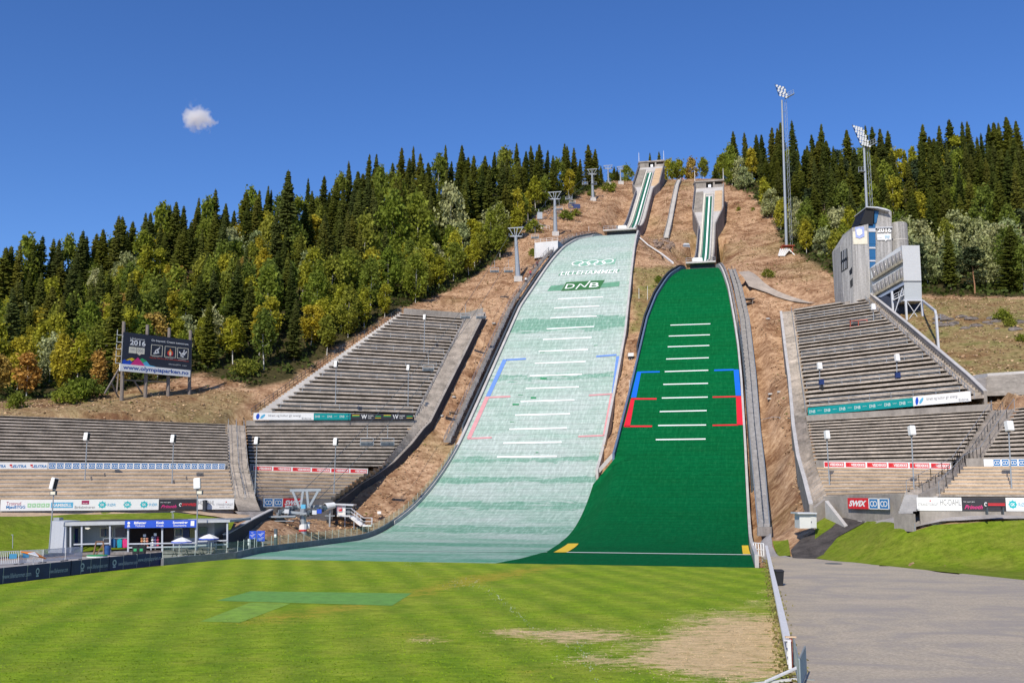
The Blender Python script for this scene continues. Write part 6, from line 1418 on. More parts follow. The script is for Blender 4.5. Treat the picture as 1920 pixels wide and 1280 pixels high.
m1, c1l, c1r = lift_mast(971.5, 526, 967, 428, 15, 'chairlift mast nearest the viewer, on the brown slope left of the pale landing slope')
m2, c2l, c2r = lift_mast(1041.5, 441, 1040, 361, 13, 'second chairlift mast up the slope, above the white concrete box')
m3, c3l, c3r = lift_mast(1112, 376, 1110, 318, 10, 'third chairlift mast, just below the skyline left of the higher in-run')
m4, c4l, c4r = lift_mast(1141, 347, 1140, 311, 9, 'small lift mast on the skyline beside a birch'); m5, c5l, c5r = lift_mast(1164, 345, 1163, 313, 7, 'small lift mast on the skyline nearest the higher in-run')
# bottom station
LS = thing('lift_station', 'grey chairlift valley station with dark wheel machinery and V shaped gantry', 'lift station', W(568, 1014, 126)); D0 = 126
def SX_(x, y, dd=0): return W(x, y, D0 + dd)
mb = MB(); a = SX_(568, 1016); mb.box(a + UP * .1, (1.7, 1.7, .9)); mb.build('footing', steel_dark, LS)
mb = MB(); mb.tube(a, SX_(568, 952), .48, .36, 10); mb.build('pylon', steel, LS); mb = MB(); mb.tube(SX_(568.2, 982), SX_(568.2, 992), .5, n=10); mb.build('white_sleeve', white, LS); mb = MB(); mb.tube(SX_(568.2, 992), SX_(568.2, 995), .505, n=10); mb.build('red_sleeve', red, LS)
for (x0, y0), (x1, y1) in (((561, 951), (548.5, 919)), ((564, 950), (568.5, 919)), ((578.5, 950), (575.5, 919)), ((581, 948), (597, 919))): mb = MB(); mb.bar(SX_(x0, y0), SX_(x1, y1), .28); mb.build('gantry_strut', steel, LS)
mb = MB(); mb.bar(SX_(544, 919), SX_(602, 918), .3); mb.build('gantry_beam', steel, LS)
mb = MB(); mb.bar(SX_(535, 950, 1), SX_(604, 949, 1), .25, .35); mb.bar(SX_(522, 958, -1), SX_(575, 962, -1), .25, .3); mb.bar(SX_(540, 965, 1), SX_(610, 952, 1), .25, .3); mb.build('platform_beam', steel, LS)
for x, y, n, dx, dy in ((524, 961, 5, 6.5, -2), (577, 962, 5, 7, -2.2)):
    mb = MB()
    for k in range(n): c = SX_(x + dx * k, y + dy * k, .4 * k - 1); mb.tube(c - Vector((.12, 0, 0)), c + Vector((.12, .1, 0)), .42, n=12); mb.box(c + Vector((.2, 0, .25)), (.55, .3, .3))
    mb.build('sheave_train', steel_dark, LS); mb = MB(); mb.bar(SX_(x - 4, y + 2.5, -1), SX_(x + dx * n, y + dy * n + 1, 1), .5, .28); mb.build('sheave_beam', steel, LS)
for x, y, m in ((599, 958, blue), (590, 960, alu), (569, 949, lblue), (538, 958, alu)): mb = MB(); mb.box(SX_(x, y, -1.5), (.55, .4, .5)); mb.build('control_box', m, LS)
mb = MB(); c = SX_(520, 968.5, 1); mb.lathe(c, [(2.3, -.12), (2.3, .12), (2.1, .14), (2.1, -.1)], 28); mb.build('bull_wheel', steel, LS)
for k in range(6): a_ = k * math.pi / 3; mb = MB(); mb.bar(c, c + Vector((2.2 * math.cos(a_), 2.2 * math.sin(a_), 0)), .12); mb.build('wheel_spoke', steel, LS)
mb = MB(); mb.bar(SX_(483, 969, -1), SX_(556, 967, -1), 1.2, .18); mb.build('canopy_plate', steel, LS); mb = MB(); mb.bar(SX_(482, 976, -1), SX_(551, 976, -1), .5, .1); mb.build('guard_rail', steel, LS)
mb = MB(); mb.bar(SX_(520, 972, .5), SX_(532, 980, .5), 1.6, .8); mb.build('drive_housing', bluegrey, LS)
mb = MB(); mb.bar(SX_(519.5, 975), SX_(530, 1028, 0), .55, .6); mb.build('support_leg', steel_dark, LS); 
OPB = thing('control_column', 'free standing grey control column beside the lift station leg', 'control cabinet', gz(516, 1033) + (0,)); PR(OPB, 'column', [(513.5, 1030), (513.5, 991), (518.5, 991), (518.5, 1030)], 111, .5, steel_dark); PR(OPB, 'notice', [(514, 1007), (514, 1001), (518, 1001), (518, 1007)], 110.9, .05, whitesign)
mb = MB(); mb.box(SX_(578, 984, .5), (.35, .3, .8)); mb.build('cable_box', white, LS)
# cables: from the station to the top
CB = []
pa, pb = SX_(552, 935, 1), SX_(597, 935, 1)
for i, pts in enumerate(([pa, c1l, c2l, c3l, c4l], [pb, c1r, c2r, c3r, c4r])):
    mb = MB(); full = []
    for a, b in zip(pts, pts[1:]):
        n = 24; L = (b - a).length; q = [a.lerp(b, k / n) - UP * (L * .028 * 4 * (k / n) * (1 - k / n)) for k in range(n + 1)]; full += q[:-1]
        for u_, v_ in zip(q, q[1:]): mb.tube(u_, v_, .035, n=4, cap=False)
    CB.append(full + [pts[-1]]); o = mb.build('lift_cable', steel_dark); tag(o, ('left' if i == 0 else 'right') + ' haul cable of the chairlift running up the slope', 'cable', 'chairlift cables')
def chair():
    r = thing('lift_chair', 'x', 'chairlift chair', (0, 0, 0), 'chairs hanging on the chairlift'); mb = MB(); mb.path([Vector((0, 0, 0)), Vector((0, .15, -1.6)), Vector((0, -.1, -2.0))], .07); mb.build('hanger', steel, r)
    mb = MB(); mb.path([Vector((-1, -.1, -3.1)), Vector((-.95, -.1, -2.0)), Vector((.95, -.1, -2.0)), Vector((1, -.1, -3.1)), Vector((-1, -.1, -3.1))], .07); mb.build('frame', steel, r)
    mb = MB(); mb.box((0, -.35, -3.12), (1.95, .5, .1)); mb.build('seat', steel_dark, r); mb = MB(); mb.box((0, -.05, -2.82), (1.95, .08, .42)); mb.build('backrest', steel_dark, r); mb = MB(); mb.path([Vector((-.9, -.5, -2.6)), Vector((.9, -.5, -2.6))], .05); mb.build('safety_bar', steel, r); return r
CHP = None
chl = [((704, 816), 0, 'chair hanging lowest, over the lower left stand'), ((756, 800), 1, 'chair hanging in front of the strip boards of the left stand'), ((804, 680), 0, 'chair hanging over the upper left stand'), ((873, 570), 0, 'chair hanging above the top right corner of the left stand'), ((915, 568), 1, 'chair hanging right beside the top corner of the left stand'), ((930, 488), 0, 'chair hanging at the forest edge left of the nearest lift mast'), ((959, 484), 1, 'chair hanging just left of the nearest lift mast'), ((1002, 425), 1, 'chair hanging over the white stairs between first and second mast'), ((1044, 372), 1, 'chair hanging immediately right of the second lift mast'), ((1068, 362), 0, 'chair hanging above the dark blue sign, lower one'), ((1071, 352), 1, 'chair hanging above the dark blue sign, upper one'), ((1093, 330), 0, 'chair hanging left of the third lift mast'), ((1114, 330), 1, 'chair hanging right of the third lift mast')]
for (px, py), ln, lab in chl:
    best = min(CB[ln], key=lambda q: abs(pix(q)[0] - px) + abs(pix(q)[1] - py)); 
    if CHP is None: CHP = o = chair()
    else: o = copy_tree(CHP)
    o.location = best; o.rotation_euler = (0, 0, rnd.uniform(-.2, .2)); o['label'] = lab
# --- white concrete box beside the pale slope
WB = thing('concrete_box', 'white concrete box building with railing on its roof beside the top of the pale slope', 'building', G(1025, 484)); wd = G(1025, 486).y - .5
PR(WB, 'front_wall', [(1002.5, 484), (1002.5, 455), (1046, 451), (1046, 477)], lambda x, y: wd + (x - 1002) * .02, 5, plain('white_concrete', (.68, .68, .68), .8, .07, .4)); PR(WB, 'side_wall', [(1046.2, 477), (1046.2, 451), (1055, 458), (1056, 462)], lambda x, y: wd + .9 + (x - 1046) * .3, 3, bluegrey)
rail(WB, Wl((1003, 455, wd + .2), (1046, 451, wd + 1)), .9, 1.4, nm='roof_rail', mats=white)
WS = thing('viewing_stairs', 'small white platform with zigzag stairs on the slope left of the second lift mast', 'stairway', G(1000, 430)); d_ = G(1000, 430).y
PR(WS, 'platform_base', [(988, 427), (988, 420.5), (1001, 419), (1001, 428)], d_, 3, white); rail(WS, Wl((987, 420, d_), (1001, 418.5, d_)), 1.1, 1.2, nm='platform_rail', mats=white); mb = MB(); mb.bar(W(1002, 420, d_), W(1018, 429, d_ - 2), 1.4, .2); mb.build('stair_flight', white, WS)
rail(WS, Wl((1002, 420, d_), (1018, 429, d_ - 2), (1030, 430, d_ - 3)), 1.1, .9, nm='stair_rail', mats=white); mb = MB(); mb.box(W(1012, 405, d_ + 3), (1.6, 1.2, 2.2)); mb.path([W(1010, 418, d_ + 3), W(1010, 392, d_ + 3)], .15); mb.build('camera_stand', steel, WS)
BS = thing('slope_sign', 'dark blue sign with yellow lettering on posts below the upper chairs', 'sign', G(1077, 400)); d_ = G(1077, 400).y; b0, b1 = W(1066, 390, d_), W(1088, 391, d_); b = Board(b0, b1, 1.5, .1); b.panel('panel', navy, BS); b.art('lettering', yellow, BS, T(('GULT', .05, .3, .55, .85), ('OLYMPIA', .05, .4, .12, .45))); 
for x in (1070, 1084): mb = MB(); mb.bar(W(x, 390, d_ + .2), W(x, 403, d_ + .2), .18); mb.build('post', wood_grey, BS)
# hillside stair between the in-runs, pipe rail, rock pile
HSt = thing('hill_stairs', 'long pale concrete stair strip climbing the brown hill between the two in-runs', 'stairway', G(1248, 449))
hp = [G(x, y, 150) for x, y in ((1249, 449), (1256, 420), (1261, 392), (1265, 372), (1269, 352), (1274, 340))]; L_ = [p + Vector((-.75, 0, .5)) for p in hp]; R_ = [p + Vector((.75, 0, .5)) for p in hp]
L_ = [L_[0]] + [p for p, q in zip(L_[1:], L_) if p.z > q.z]; R_ = [R_[0]] + [p for p, q in zip(R_[1:], R_) if p.z > q.z]
mb = MB(); 
for i in range(110):
    a, b, c, e = lerp_z(L_, i / 110), lerp_z(R_, i / 110), lerp_z(L_, (i + 1) / 110), lerp_z(R_, (i + 1) / 110); t1, t2 = Vector((a.x, a.y, c.z)), Vector((b.x, b.y, e.z)); mb.quad(a, b, t2, t1); mb.quad(t1, t2, e, c)
mb.build('steps', conc_light, HSt)
for S in (L_, R_): mb = MB(); mb.path([p + UP * .1 for p in S], .15, 1.2); mb.build('stringer', conc, HSt)
rail(HSt, [p + Vector((.1, 0, .2)) for p in R_], 1.0, 3, nm='handrail', bars=1)
mb = MB(); pp = [G(x, y, 150) + UP * .5 for x, y in ((1199, 449), (1215, 463), (1240, 480), (1262, 497))]; mb.path(pp, .45, .35); o = mb.build('pipe_cover', white); tag(o, 'white covered pipe running diagonally between the two slopes', 'pipe')
rp_ = thing('rock_pile', 'brownish rock pile at the foot of the hill stairs', 'rocks', G(1243, 458))
for i in range(34):
    p = G(rr.uniform(1226, 1262), rr.uniform(450, 468), 150); s = rr.uniform(.4, 1.0); mb = MB(); mb.ball(p + UP * .2, s, 7, 4, 1, .8, .7); mb.v = [(a + rr.uniform(-.25, .25) * s, b + rr.uniform(-.25, .25) * s, c + rr.uniform(-.2, .2) * s) for a, b, c in mb.v]; mb.build('rock', rockb := (bpy.data.materials.get('brown_rock') or plain('brown_rock', (.25, .18, .14), .9, .4, 1.2, bmp=.5)), rp_)
for i in range(20):
    p = G(rr.uniform(1020, 1062), rr.uniform(394, 412), 150); s = rr.uniform(.4, 1.1); mb = MB(); mb.ball(p + UP * .1, s, 7, 4, 1, .8, .6); mb.v = [(a + rr.uniform(-.25, .25) * s, b + rr.uniform(-.25, .25) * s, c + rr.uniform(-.2, .2) * s) for a, b, c in mb.v]
    if i == 0: rk = thing('rock_pile', 'scattered pinkish rocks on the slope around the second lift mast', 'rocks', p)
    mb.build('rock', rockb, rk)
sh = thing('shed', 'tiny grey shed with flat roof beside the rock pile', 'shed', G(1286, 464)); d_ = G(1286, 464).y; PR(sh, 'wall', [(1280, 464), (1281, 459), (1293, 459), (1294, 464)], d_, 2, steel); PR(sh, 'roof', [(1280, 459), (1283, 456), (1291, 456), (1294, 459)], d_ - .3, 2.6, alu)
# camera box between the slopes, shelters, scaffold
cb = thing('camera_platform', 'small white camera platform between the two landing slopes', 'camera platform', G(1183, 678)); d_ = G(1183, 678).y; PR(cb, 'box', [(1178, 668), (1178, 661.5), (1188, 661), (1188, 667.5)], d_, 1.2, white); PR(cb, 'dark_front', [(1178.5, 672), (1178.5, 668.5), (1188, 668), (1188, 671)], d_ + .3, .6, black)
for x in (1180, 1184): mb = MB(); mb.bar(W(x, 671, d_ + .4), W(x, 683, d_ + .4), .12); mb.build('leg', steel, cb)
def shelter(cx, cy, w, h, m, label, nm='shelter', slope=0, logs=False):
    g = G(cx, cy, 150); d = g.y; r = thing(nm, label, 'shelter', g); 
    for x in (cx - w / 2, cx + w / 2):
        for dd in (0, 1.6): a = W(x, cy, d + dd); mb = MB(); mb.bar(Vector((a.x, a.y, Zt(a.x, a.y) - .3)), W(x, cy - h, d + dd), .18); mb.build('post', m, r)
    mb = MB(); mb.bar(W(cx - w / 2 - 2, cy - h - slope, d + .8), W(cx + w / 2 + 2, cy - h + slope, d + .8), 2.4, .2); mb.build('roof', m, r); mb = MB(); mb.bar(W(cx - w / 2, cy - h * .45, d + .4), W(cx + w / 2, cy - h * .45, d + .4), .7, .1); mb.build('bench', m, r)
    if logs:
        for k in range(5): mb = MB(); mb.bar(W(cx - w * .8 + k * w * .12, cy + 2, d - 1), W(cx - w * .6 + k * w * .2, cy - h * .7, d - .5), .28); mb.build('leaning_plank', white, r)
        mb = MB(); mb.bar(W(cx + w * .75, cy + 1, d - 1), W(cx + w * .2, cy - h * .6, d - .5), .25); mb.build('leaning_plank', white, r)
    return r
shelter(1476, 478, 20, 16, rust, 'reddish timber stand with leaning white planks below the tall floodlight mast', 'timber_stand', logs=True); shelter(1403, 574, 16, 13, wood_grey, 'low grey timber shelter beside the upper stairs of the green slope')
SCF = thing('scaffold', 'red tubular scaffold with dark deck standing in the upper right stand', 'scaffold', W(1614, 634, 176)); 
for x in (1594, 1609, 1625):
    for dd in (0, 2.4): mb = MB(); mb.bar(W(x, 634, 175.5 + dd), W(x + .5, 600, 175.5 + dd), .14); mb.build('upright', rust, SCF)
for y in (600, 611, 623, 630): mb = MB(); mb.bar(W(1593, y + 2, 175.5), W(1626, y - 1, 175.5), .14); mb.build('ledger', rust, SCF)
mb = MB(); mb.bar(W(1595, 610, 176.8), W(1634, 607, 176.8), 2.6, .3); mb.build('deck', black, SCF)
for i, (x, y, w) in enumerate(((1440, 599.5, 6), (1461, 738, 6), (1445, 742, 8), (1443, 749, 7), (828, 780, 5), (851, 746.5, 6), (926, 610, 6), (1009, 498, 6))):
    p = G(x, y, 100); mb = MB(); mb.lathe(p + UP * .1, [(w * p.y / FX / 1.6, 0), (w * p.y / FX / 1.6, .25), (w * p.y / FX / 2, .3)], 14); o = mb.build('manhole_cover', conc_light); tag(o, 'round pale concrete cover on the brown slope', 'manhole cover', 'round covers on the slopes')
PG = thing('pipe_stand', 'low metal handrail across the brown strip left of the right grandstand', 'rail', G(1455, 790)); rail(PG, [G(1426, 794) + UP * .1, G(1450, 789) + UP * .1, G(1488, 790) + UP * .1], .5, 3, nm='rail', mats=alu, bars=1)
bt = thing('timber_bench', 'dark timber bench on the brown strip beside the left grandstand', 'bench', G(858, 775)); p, q = G(842, 775) , G(872, 780); mb = MB(); mb.bar(p + UP * .5, q + UP * .6, .5, .1); mb.build('seat', wood_grey, bt)
for k in (0.05, .95): c = p.lerp(q, k); mb = MB(); mb.bar(c - UP * .3, c + UP * .5, .2); mb.build('leg', wood_grey, bt)
# --- kiosk
KD = 106.5
KI = thing('kiosk', 'low grey ticket kiosk with open porch and bright blue sign band', 'kiosk', W(250, 1030, KD))
def KP(name, poly, dd, dep, m, label=None): return PR(KI, name, poly, KD + dd, dep, m, label)
KP('back_wall', [(100, 1034), (100, 980), (402, 980), (402, 1032)], 2.6, 5, wallpaint)
KP('left_end_wall', [(90, 1036), (97, 976), (124, 977), (124, 1036)], -.8, 3.4, wallpaint); KP('utility_box', [(100, 977), (100, 970), (111, 970), (111, 977)], 1.5, 1, steel)
KP('roof', [(118, 985.5), (120, 978.5), (431, 974), (431, 978.5)], -.9, 8.5, plain('kiosk_fascia', (.40, .42, .44), .7, .1, 1)); KP('roof_top', [(145, 977.8), (145, 976.6), (424, 974.2), (424, 973.2), (424, 974.8)], .2, 6.5, roofing); KP('ridge_pipe', [(168, 976), (168, 974.8), (350, 972), (350, 973.2)], 1.5, .4, black)
KP('deck', [(140, 1041), (140, 1036), (428, 1031), (428, 1036)], -.9, 3.6, conc_dark)
for x, y0, y1 in ((132, 985, 1036), (153, 985, 1034), (206, 984, 1035), (240, 988, 1037), (304, 988, 1034), (367, 987, 1031), (426, 979, 1026)): KP('porch_post', [(x - 1.6, y1), (x - 1.4, y0), (x + 1.4, y0), (x + 1.3, y1)], -.7, .18, wallpaint)
for x0, x1, y in ((138, 206, 1020), (241, 368, 1019), (368, 426, 1014.5), (241, 368, 1026), (368, 426, 1022)): KP('porch_rail', [(x0, y + 1.5), (x0, y - 1.2), (x1, y - 3.2), (x1, y - .8)], -.75, .1, wallpaint)
for x in (283, 325, 390, 405): KP('porch_rail_post', [(x - .8, 1031), (x - .8, 1016), (x + .8, 1016), (x + .8, 1031)], -.72, .1, wallpaint)
KP('side_door', [(126, 1028), (126, 990), (146, 990), (146, 1026)], 1.2, .1, navy, 'dark blue door'); KP('door_sign', [(134, 1010), (134, 1001), (140, 1001), (140, 1010)], 1.1, .05, green_p)
f = KP('window', [(187, 1007), (187, 989), (211, 988), (211, 1006)], 2.45, .1, cream)
for x in (189, 196, 203.5): KP('window_pane', [(x, 1005.5), (x, 990.5), (x + 6, 990.2), (x + 6, 1005.2)], 2.38, .05, glassdark)
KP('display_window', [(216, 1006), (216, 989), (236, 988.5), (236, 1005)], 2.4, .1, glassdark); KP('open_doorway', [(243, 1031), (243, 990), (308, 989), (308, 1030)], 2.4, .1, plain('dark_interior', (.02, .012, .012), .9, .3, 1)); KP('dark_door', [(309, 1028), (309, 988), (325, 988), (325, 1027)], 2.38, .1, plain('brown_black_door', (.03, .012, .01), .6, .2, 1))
KP('window', [(327, 1006), (327, 989), (342, 989), (342, 1005)], 2.4, .1, cream); KP('window_pane', [(328.5, 1004.5), (328.5, 990.5), (340.5, 990.5), (340.5, 1003.5)], 2.33, .05, glassdark); KP('panel', [(343, 1008), (343, 989), (355, 989), (355, 1007)], 2.4, .1, navy); KP('window', [(356, 1008), (356, 988.5), (370, 988), (370, 1007)], 2.4, .1, plain('olive_blind', (.25, .24, .10), .6, .1, 2)); KP('window_pane', [(373, 1006), (373, 988), (388, 988), (388, 1005)], 2.35, .1, glassdark)
sb_ = Board(W(233.5, 989.5, KD - 1.05), W(368, 988, KD - 1.05), .78, .08); sb_.panel('sign_band', blue, KI)
sb_.art('sign_lettering', white, KI, T(('Billetter', .13, .30, .52, .84, {'bold': .03}), ('Tickets', .145, .28, .14, .44), ('Kiosk', .44, .55, .52, .84, {'bold': .03}), ('Kiosk', .445, .545, .14, .44), ('Souvenirer', .67, .88, .52, .84, {'bold': .03}), ('Souvenirs', .68, .86, .14, .44)), .012)
sb_.art('sign_emblem', white, KI, lambda mb, P: (put_disc(mb, .055, .66, .02, .18, P, 8), put_rect(mb, .035, .075, .14, .24, P), put_rect(mb, .04, .07, .28, .4, P), put_rect(mb, .92, .97, .2, .85, P)), .012)
fl = thing('hanging_lamp', 'small cream lamp under the left porch roof of the kiosk', 'lamp', W(163, 989, KD - .6)); KPp = PR(fl, 'shade', [(160, 991), (159, 987), (166, 987), (169, 990), (165, 992)], KD - .6, .3, cream); PR(fl, 'stem', [(162.5, 987), (162.5, 985), (163.2, 985), (163.2, 987)], KD - .5, .05, steel)
# goods in front of the kiosk
for i, (x, c, lab) in enumerate(((212, (.01, .10, .25), 'dark blue jacket on the kiosk rack'), (224, (.0, .26, .33), 'teal jacket on the kiosk rack'), (234, (.55, .02, .15), 'pink jacket on the kiosk rack'), (199, (.03, .03, .04), 'black jacket on the kiosk rack'))):
    r = thing('jacket', lab, 'jacket', W(x, 1024, KD - .3), 'jackets hanging outside the kiosk'); PR(r, 'body', [(x - 4, 1026), (x - 4.4, 1012), (x - 1.5, 1009.5), (x + 1.5, 1009.5), (x + 4.4, 1012), (x + 4, 1025.5)], KD - .3, .22, plain('jacket_cloth_%d' % i, c, .8, .25, 4)); PR(r, 'hanger', [(x - 2.5, 1010), (x, 1008.4), (x + 2.5, 1010)], KD - .2, .03, steel_dark)
rk_ = thing('clothes_rack', 'steel clothes rack carrying the jackets outside the kiosk', 'rack', W(216, 1034, KD - .3)); mb = MB(); mb.path([W(194, 1033, KD - .2), W(194, 1009, KD - .2), W(240, 1008, KD - .2), W(240, 1033, KD - .2)], .05); mb.build('frame', steel, rk_); PR(rk_, 'foot', [(192, 1034.5), (192, 1033.4), (242, 1033), (242, 1034)], KD - .3, .3, steel)
for x, y, cs, lab in ((271, 1010, [(.6, .25, .1), (.55, .45, .35), (.7, .3, .2)], 'stand of orange and beige souvenirs below the blue sign'), (291, 1008, [(.6, .6, .62), (.1, .1, .25), (.5, .05, .1)], 'stand of white and red souvenirs below the blue sign')):
    r = thing('souvenir_stand', lab, 'display stand', W(x, y + 20, KD + .4), 'souvenir stands in the kiosk doorway'); PR(r, 'post', [(x - .5, y + 22), (x - .5, y - 5), (x + .5, y - 5), (x + .5, y + 22)], KD + .6, .06, steel); PR(r, 'price_card', [(x - 2.5, y - 4), (x - 2.5, y - 9), (x + 2.5, y - 9), (x + 2.5, y - 4)], KD + .3, .03, whitesign)
    for k in range(12): cx, cy = x - 5 + (k % 3) * 5, y - 1 + (k // 3) * 5; mb = MB(); p = W(cx, cy, KD + .35); mb.ball(p, .13, 8, 5, 1.2, .8, .9); mb.build('souvenir', plain('souvenir_%d_%d' % (x, k % 3), cs[k % 3], .7, .2, 4), r, smooth=True)
for x, y, lab in ((255, 1029, 'left one of two dark bins with green labels below the blue sign'), (266.5, 1029, 'right one of two dark bins with green labels below the blue sign')):
    g = W(x, 1038, 103); r = thing('waste_bin', lab, 'bin', (g.x, g.y, 0), 'waste bins before the kiosk'); z0 = 0; mb = MB(); mb.prism([Vector((g.x - .27, g.y - .25, .06)), Vector((g.x + .27, g.y - .25, .06)), Vector((g.x + .32, g.y - .3, .95)), Vector((g.x - .32, g.y - .3, .95))], [Vector((g.x - .27, g.y + .25, .06)), Vector((g.x + .27, g.y + .25, .06)), Vector((g.x + .32, g.y + .35, .95)), Vector((g.x - .32, g.y + .35, .95))]); fixn(mb.build('body', black, r)); mb = MB(); mb.box((g.x, g.y, 1.0), (.72, .76, .09)); mb.build('lid', black, r); mb = MB(); mb.box((g.x, g.y - .31, .62), (.3, .02, .26)); mb.build('label_plate', green_p, r)
def lathe_thing(name, label, cat, p, parts, group=None):
    r = thing(name, label, cat, p, group)
    for nm, pf, m in parts: mb = MB(); mb.lathe(p, pf, 18); mb.build(nm, m, r, smooth=False)
    return r
g = gz(201, 1041); lathe_thing('barrel', 'blue barrel standing in front of the kiosk', 'barrel', Vector((g[0], g[1], .05)), [('body', [(.28, 0), (.30, .2), (.28, .45), (.30, .7), (.28, .95)], plain('barrel_blue', (.02, .08, .25), .4, .1, 2)), ('lid', [(.29, .95), (.29, 1.0), (.05, 1.02)], navy)])
g = Vector((*gz(182, 1044), 0)); r = thing('play_boat', 'green rimmed round table with wooden frame in front of the kiosk', 'play stand', g)
mb = MB(); mb.lathe(g, [(.95, .12), (1.0, .22), (.2, .24)], 20); mb.build('green_top', green_p, r); mb = MB(); mb.lathe(g, [(.98, .02), (.98, .12), (.3, .12)], 20); mb.build('white_rim', white, r)
for a, b in (((-.5, .3, .1), (-.3, .3, 1.5)), ((.55, .3, .1), (.4, .3, 1.5)), ((-.3, .3, 1.5), (.4, .3, 1.5)), ((-.2, .2, .2), (.35, .4, 1.2))): mb = MB(); mb.bar(g + Vector(a), g + Vector(b), .12); mb.build('frame_bar', wood_brown, r)
def parasol(px, py, lab, d):
    top = W(px, py, d); r = thing('parasol', lab, 'parasol', (top.x, top.y, 0), 'white parasols before the kiosk'); mb = MB(); k = len(mb.v); n = 8; R0 = 1.05
    rings = [(0.02, 0), (.5, -.16), (R0, -.42)]
    V = []
    for rr_, z in rings:
        for i in range(n * 2):
            a = math.pi * i / n; q = rr_ * (1 if i % 2 == 0 else .965); V.append(top + Vector((q * math.cos(a), q * math.sin(a), z + (0 if i % 2 == 0 else -.02))))
    mb.v = [tuple(v) for v in V]; m_ = n * 2
    for j in range(2):
        for i in range(m_): mb.f.append((j * m_ + i, j * m_ + (i + 1) % m_, (j + 1) * m_ + (i + 1) % m_, (j + 1) * m_ + i))
    mb.build('canopy', white, r); mb = MB()
    for i in range(m_):
        a, b = V[2 * m_ + i], V[2 * m_ + (i + 1) % m_]; mb.quad(a, b, b - UP * .12, a - UP * .12)
    mb.build('blue_valance', blue, r); mb = MB(); mb.tube((top.x, top.y, 0), top, .035, n=8); mb.build('pole', alu, r); mb = MB(); mb.lathe((top.x, top.y, .03), [(.3, 0), (.3, .1), (.08, .14)], 14); mb.build('base', conc, r)
    return top
for a in ((341, 1006.5, 'left white parasol with blue edge by the kiosk porch', 103), (392, 1000.5, 'right white parasol with blue edge by the kiosk porch', 104.5)):
    t_ = parasol(*a); g = Vector((t_.x, t_.y - .2, 0)); r = thing('picnic_table', ('left' if a[0] < 360 else 'right') + ' dark picnic table under a parasol', 'picnic table', g, 'picnic tables before the kiosk'); mb = MB(); mb.box(g + UP * .74, (1.7, .75, .05)); mb.build('table_top', wood_grey, r)
    for s in (-1, 1): mb = MB(); mb.box(g + Vector((0, s * .75, .44)), (1.7, .28, .05)); mb.build('bench', wood_grey, r); mb = MB(); mb.bar(g + Vector((s * .6, -.7, 0)), g + Vector((s * .6, .1, .74)), .08); mb.bar(g + Vector((s * .6, .7, 0)), g + Vector((s * .6, -.1, .74)), .08); mb.build('leg', wood_grey, r)
# windblown parasol lying at the left fence
g = Vector((*gz(62, 1062), 0)); r = thing('tipped_parasol', 'orange and white striped parasol tipped on its side behind the blue banner fence', 'parasol', g)
mb = MB(); a = W(65, 1036, 88); ax_ = (a - g).normalized(); mb.tube(g, a, .035, n=6); mb.build('pole', white, r); M_ = Matrix.Rotation(R(14), 3, 'Y') @ Matrix.Rotation(R(-12), 3, 'X')
for i in range(8):
    a0, a1 = math.pi * i / 4, math.pi * (i + 1) / 4; mb = MB(); c = a + UP * .1; p1, p2 = c + M_ @ Vector((1.15 * math.cos(a0), 1.15 * math.sin(a0), -.28)), c + M_ @ Vector((1.15 * math.cos(a1), 1.15 * math.sin(a1), -.28)); mb.quad(c, p1, p2); mb.quad(p1, p2, p2 - UP * .06, p1 - UP * .06); mb.build('canopy_panel', orange if i % 2 else white, r)
# --- blue banner fence
BN = (W(-45, 1101, z=0), W(0, 1094.5, z=0), W(131, 1079.5, z=0), W(203, 1071, z=0), W(303, 1059.5, z=0))
for i, (x0, x1) in enumerate(((-45, 131), (131, 203), (203, 303))):
    a, b = gz(x0, ip(x0, (-45, 0, 131, 203, 303), (1101, 1094.5, 1079.5, 1070.5, 1059.5))), gz(x1, ip(x1, (-45, 0, 131, 203, 303), (1101, 1094.5, 1079.5, 1070.5, 1059.5)))
    a, b = Vector((*a, .03)), Vector((*b, .03)); bo = Board(a, b, 1.12, .04); r = thing('banner_fence', ('navy banner fence cut by the left edge, behind the lawn', 'middle navy banner fence panel behind the lawn', 'navy banner fence panel ending at the glass barrier')[i], 'banner', a, 'navy banner fences along the lawn'); bo.panel('banner', navy, r)
    txt = {0: [('www.lillehammer.com', .25, .55, .3, .6), ('www.lillehammer.com', .75, .97, .3, .6)], 1: [('www.lillehammer.com', .42, .97, .3, .58)], 2: [('www.lillehammer.com', .17, .52, .3, .58), ('www.olympiaparken.no', .53, .98, .34, .74)]}[i]
    bo.art('lettering', plain('pale_print', (.45, .52, .62), .6, .05) if i == 0 else bpy.data.materials['pale_print'], r, T(*txt), .01)
    bo.art('emblem', bpy.data.materials['pale_print'], r, (lambda c, w: lambda mb, P: (put_ring(mb, c, .55, w, .22, .4, P, 12), put_rect(mb, c - w * .7, c + w * .7, .2, .3, P)))({0: .62, 1: .3, 2: .1}[i], {0: .02, 1: .05, 2: .035}[i]), .01)
    mb = MB(); n = 4
    for k in range(n + 1): c = a.lerp(b, k / n) + Vector((0, .08, 0)); mb.bar(c, c + UP * 1.15, .06)
    mb.build('support_frame', steel, r)
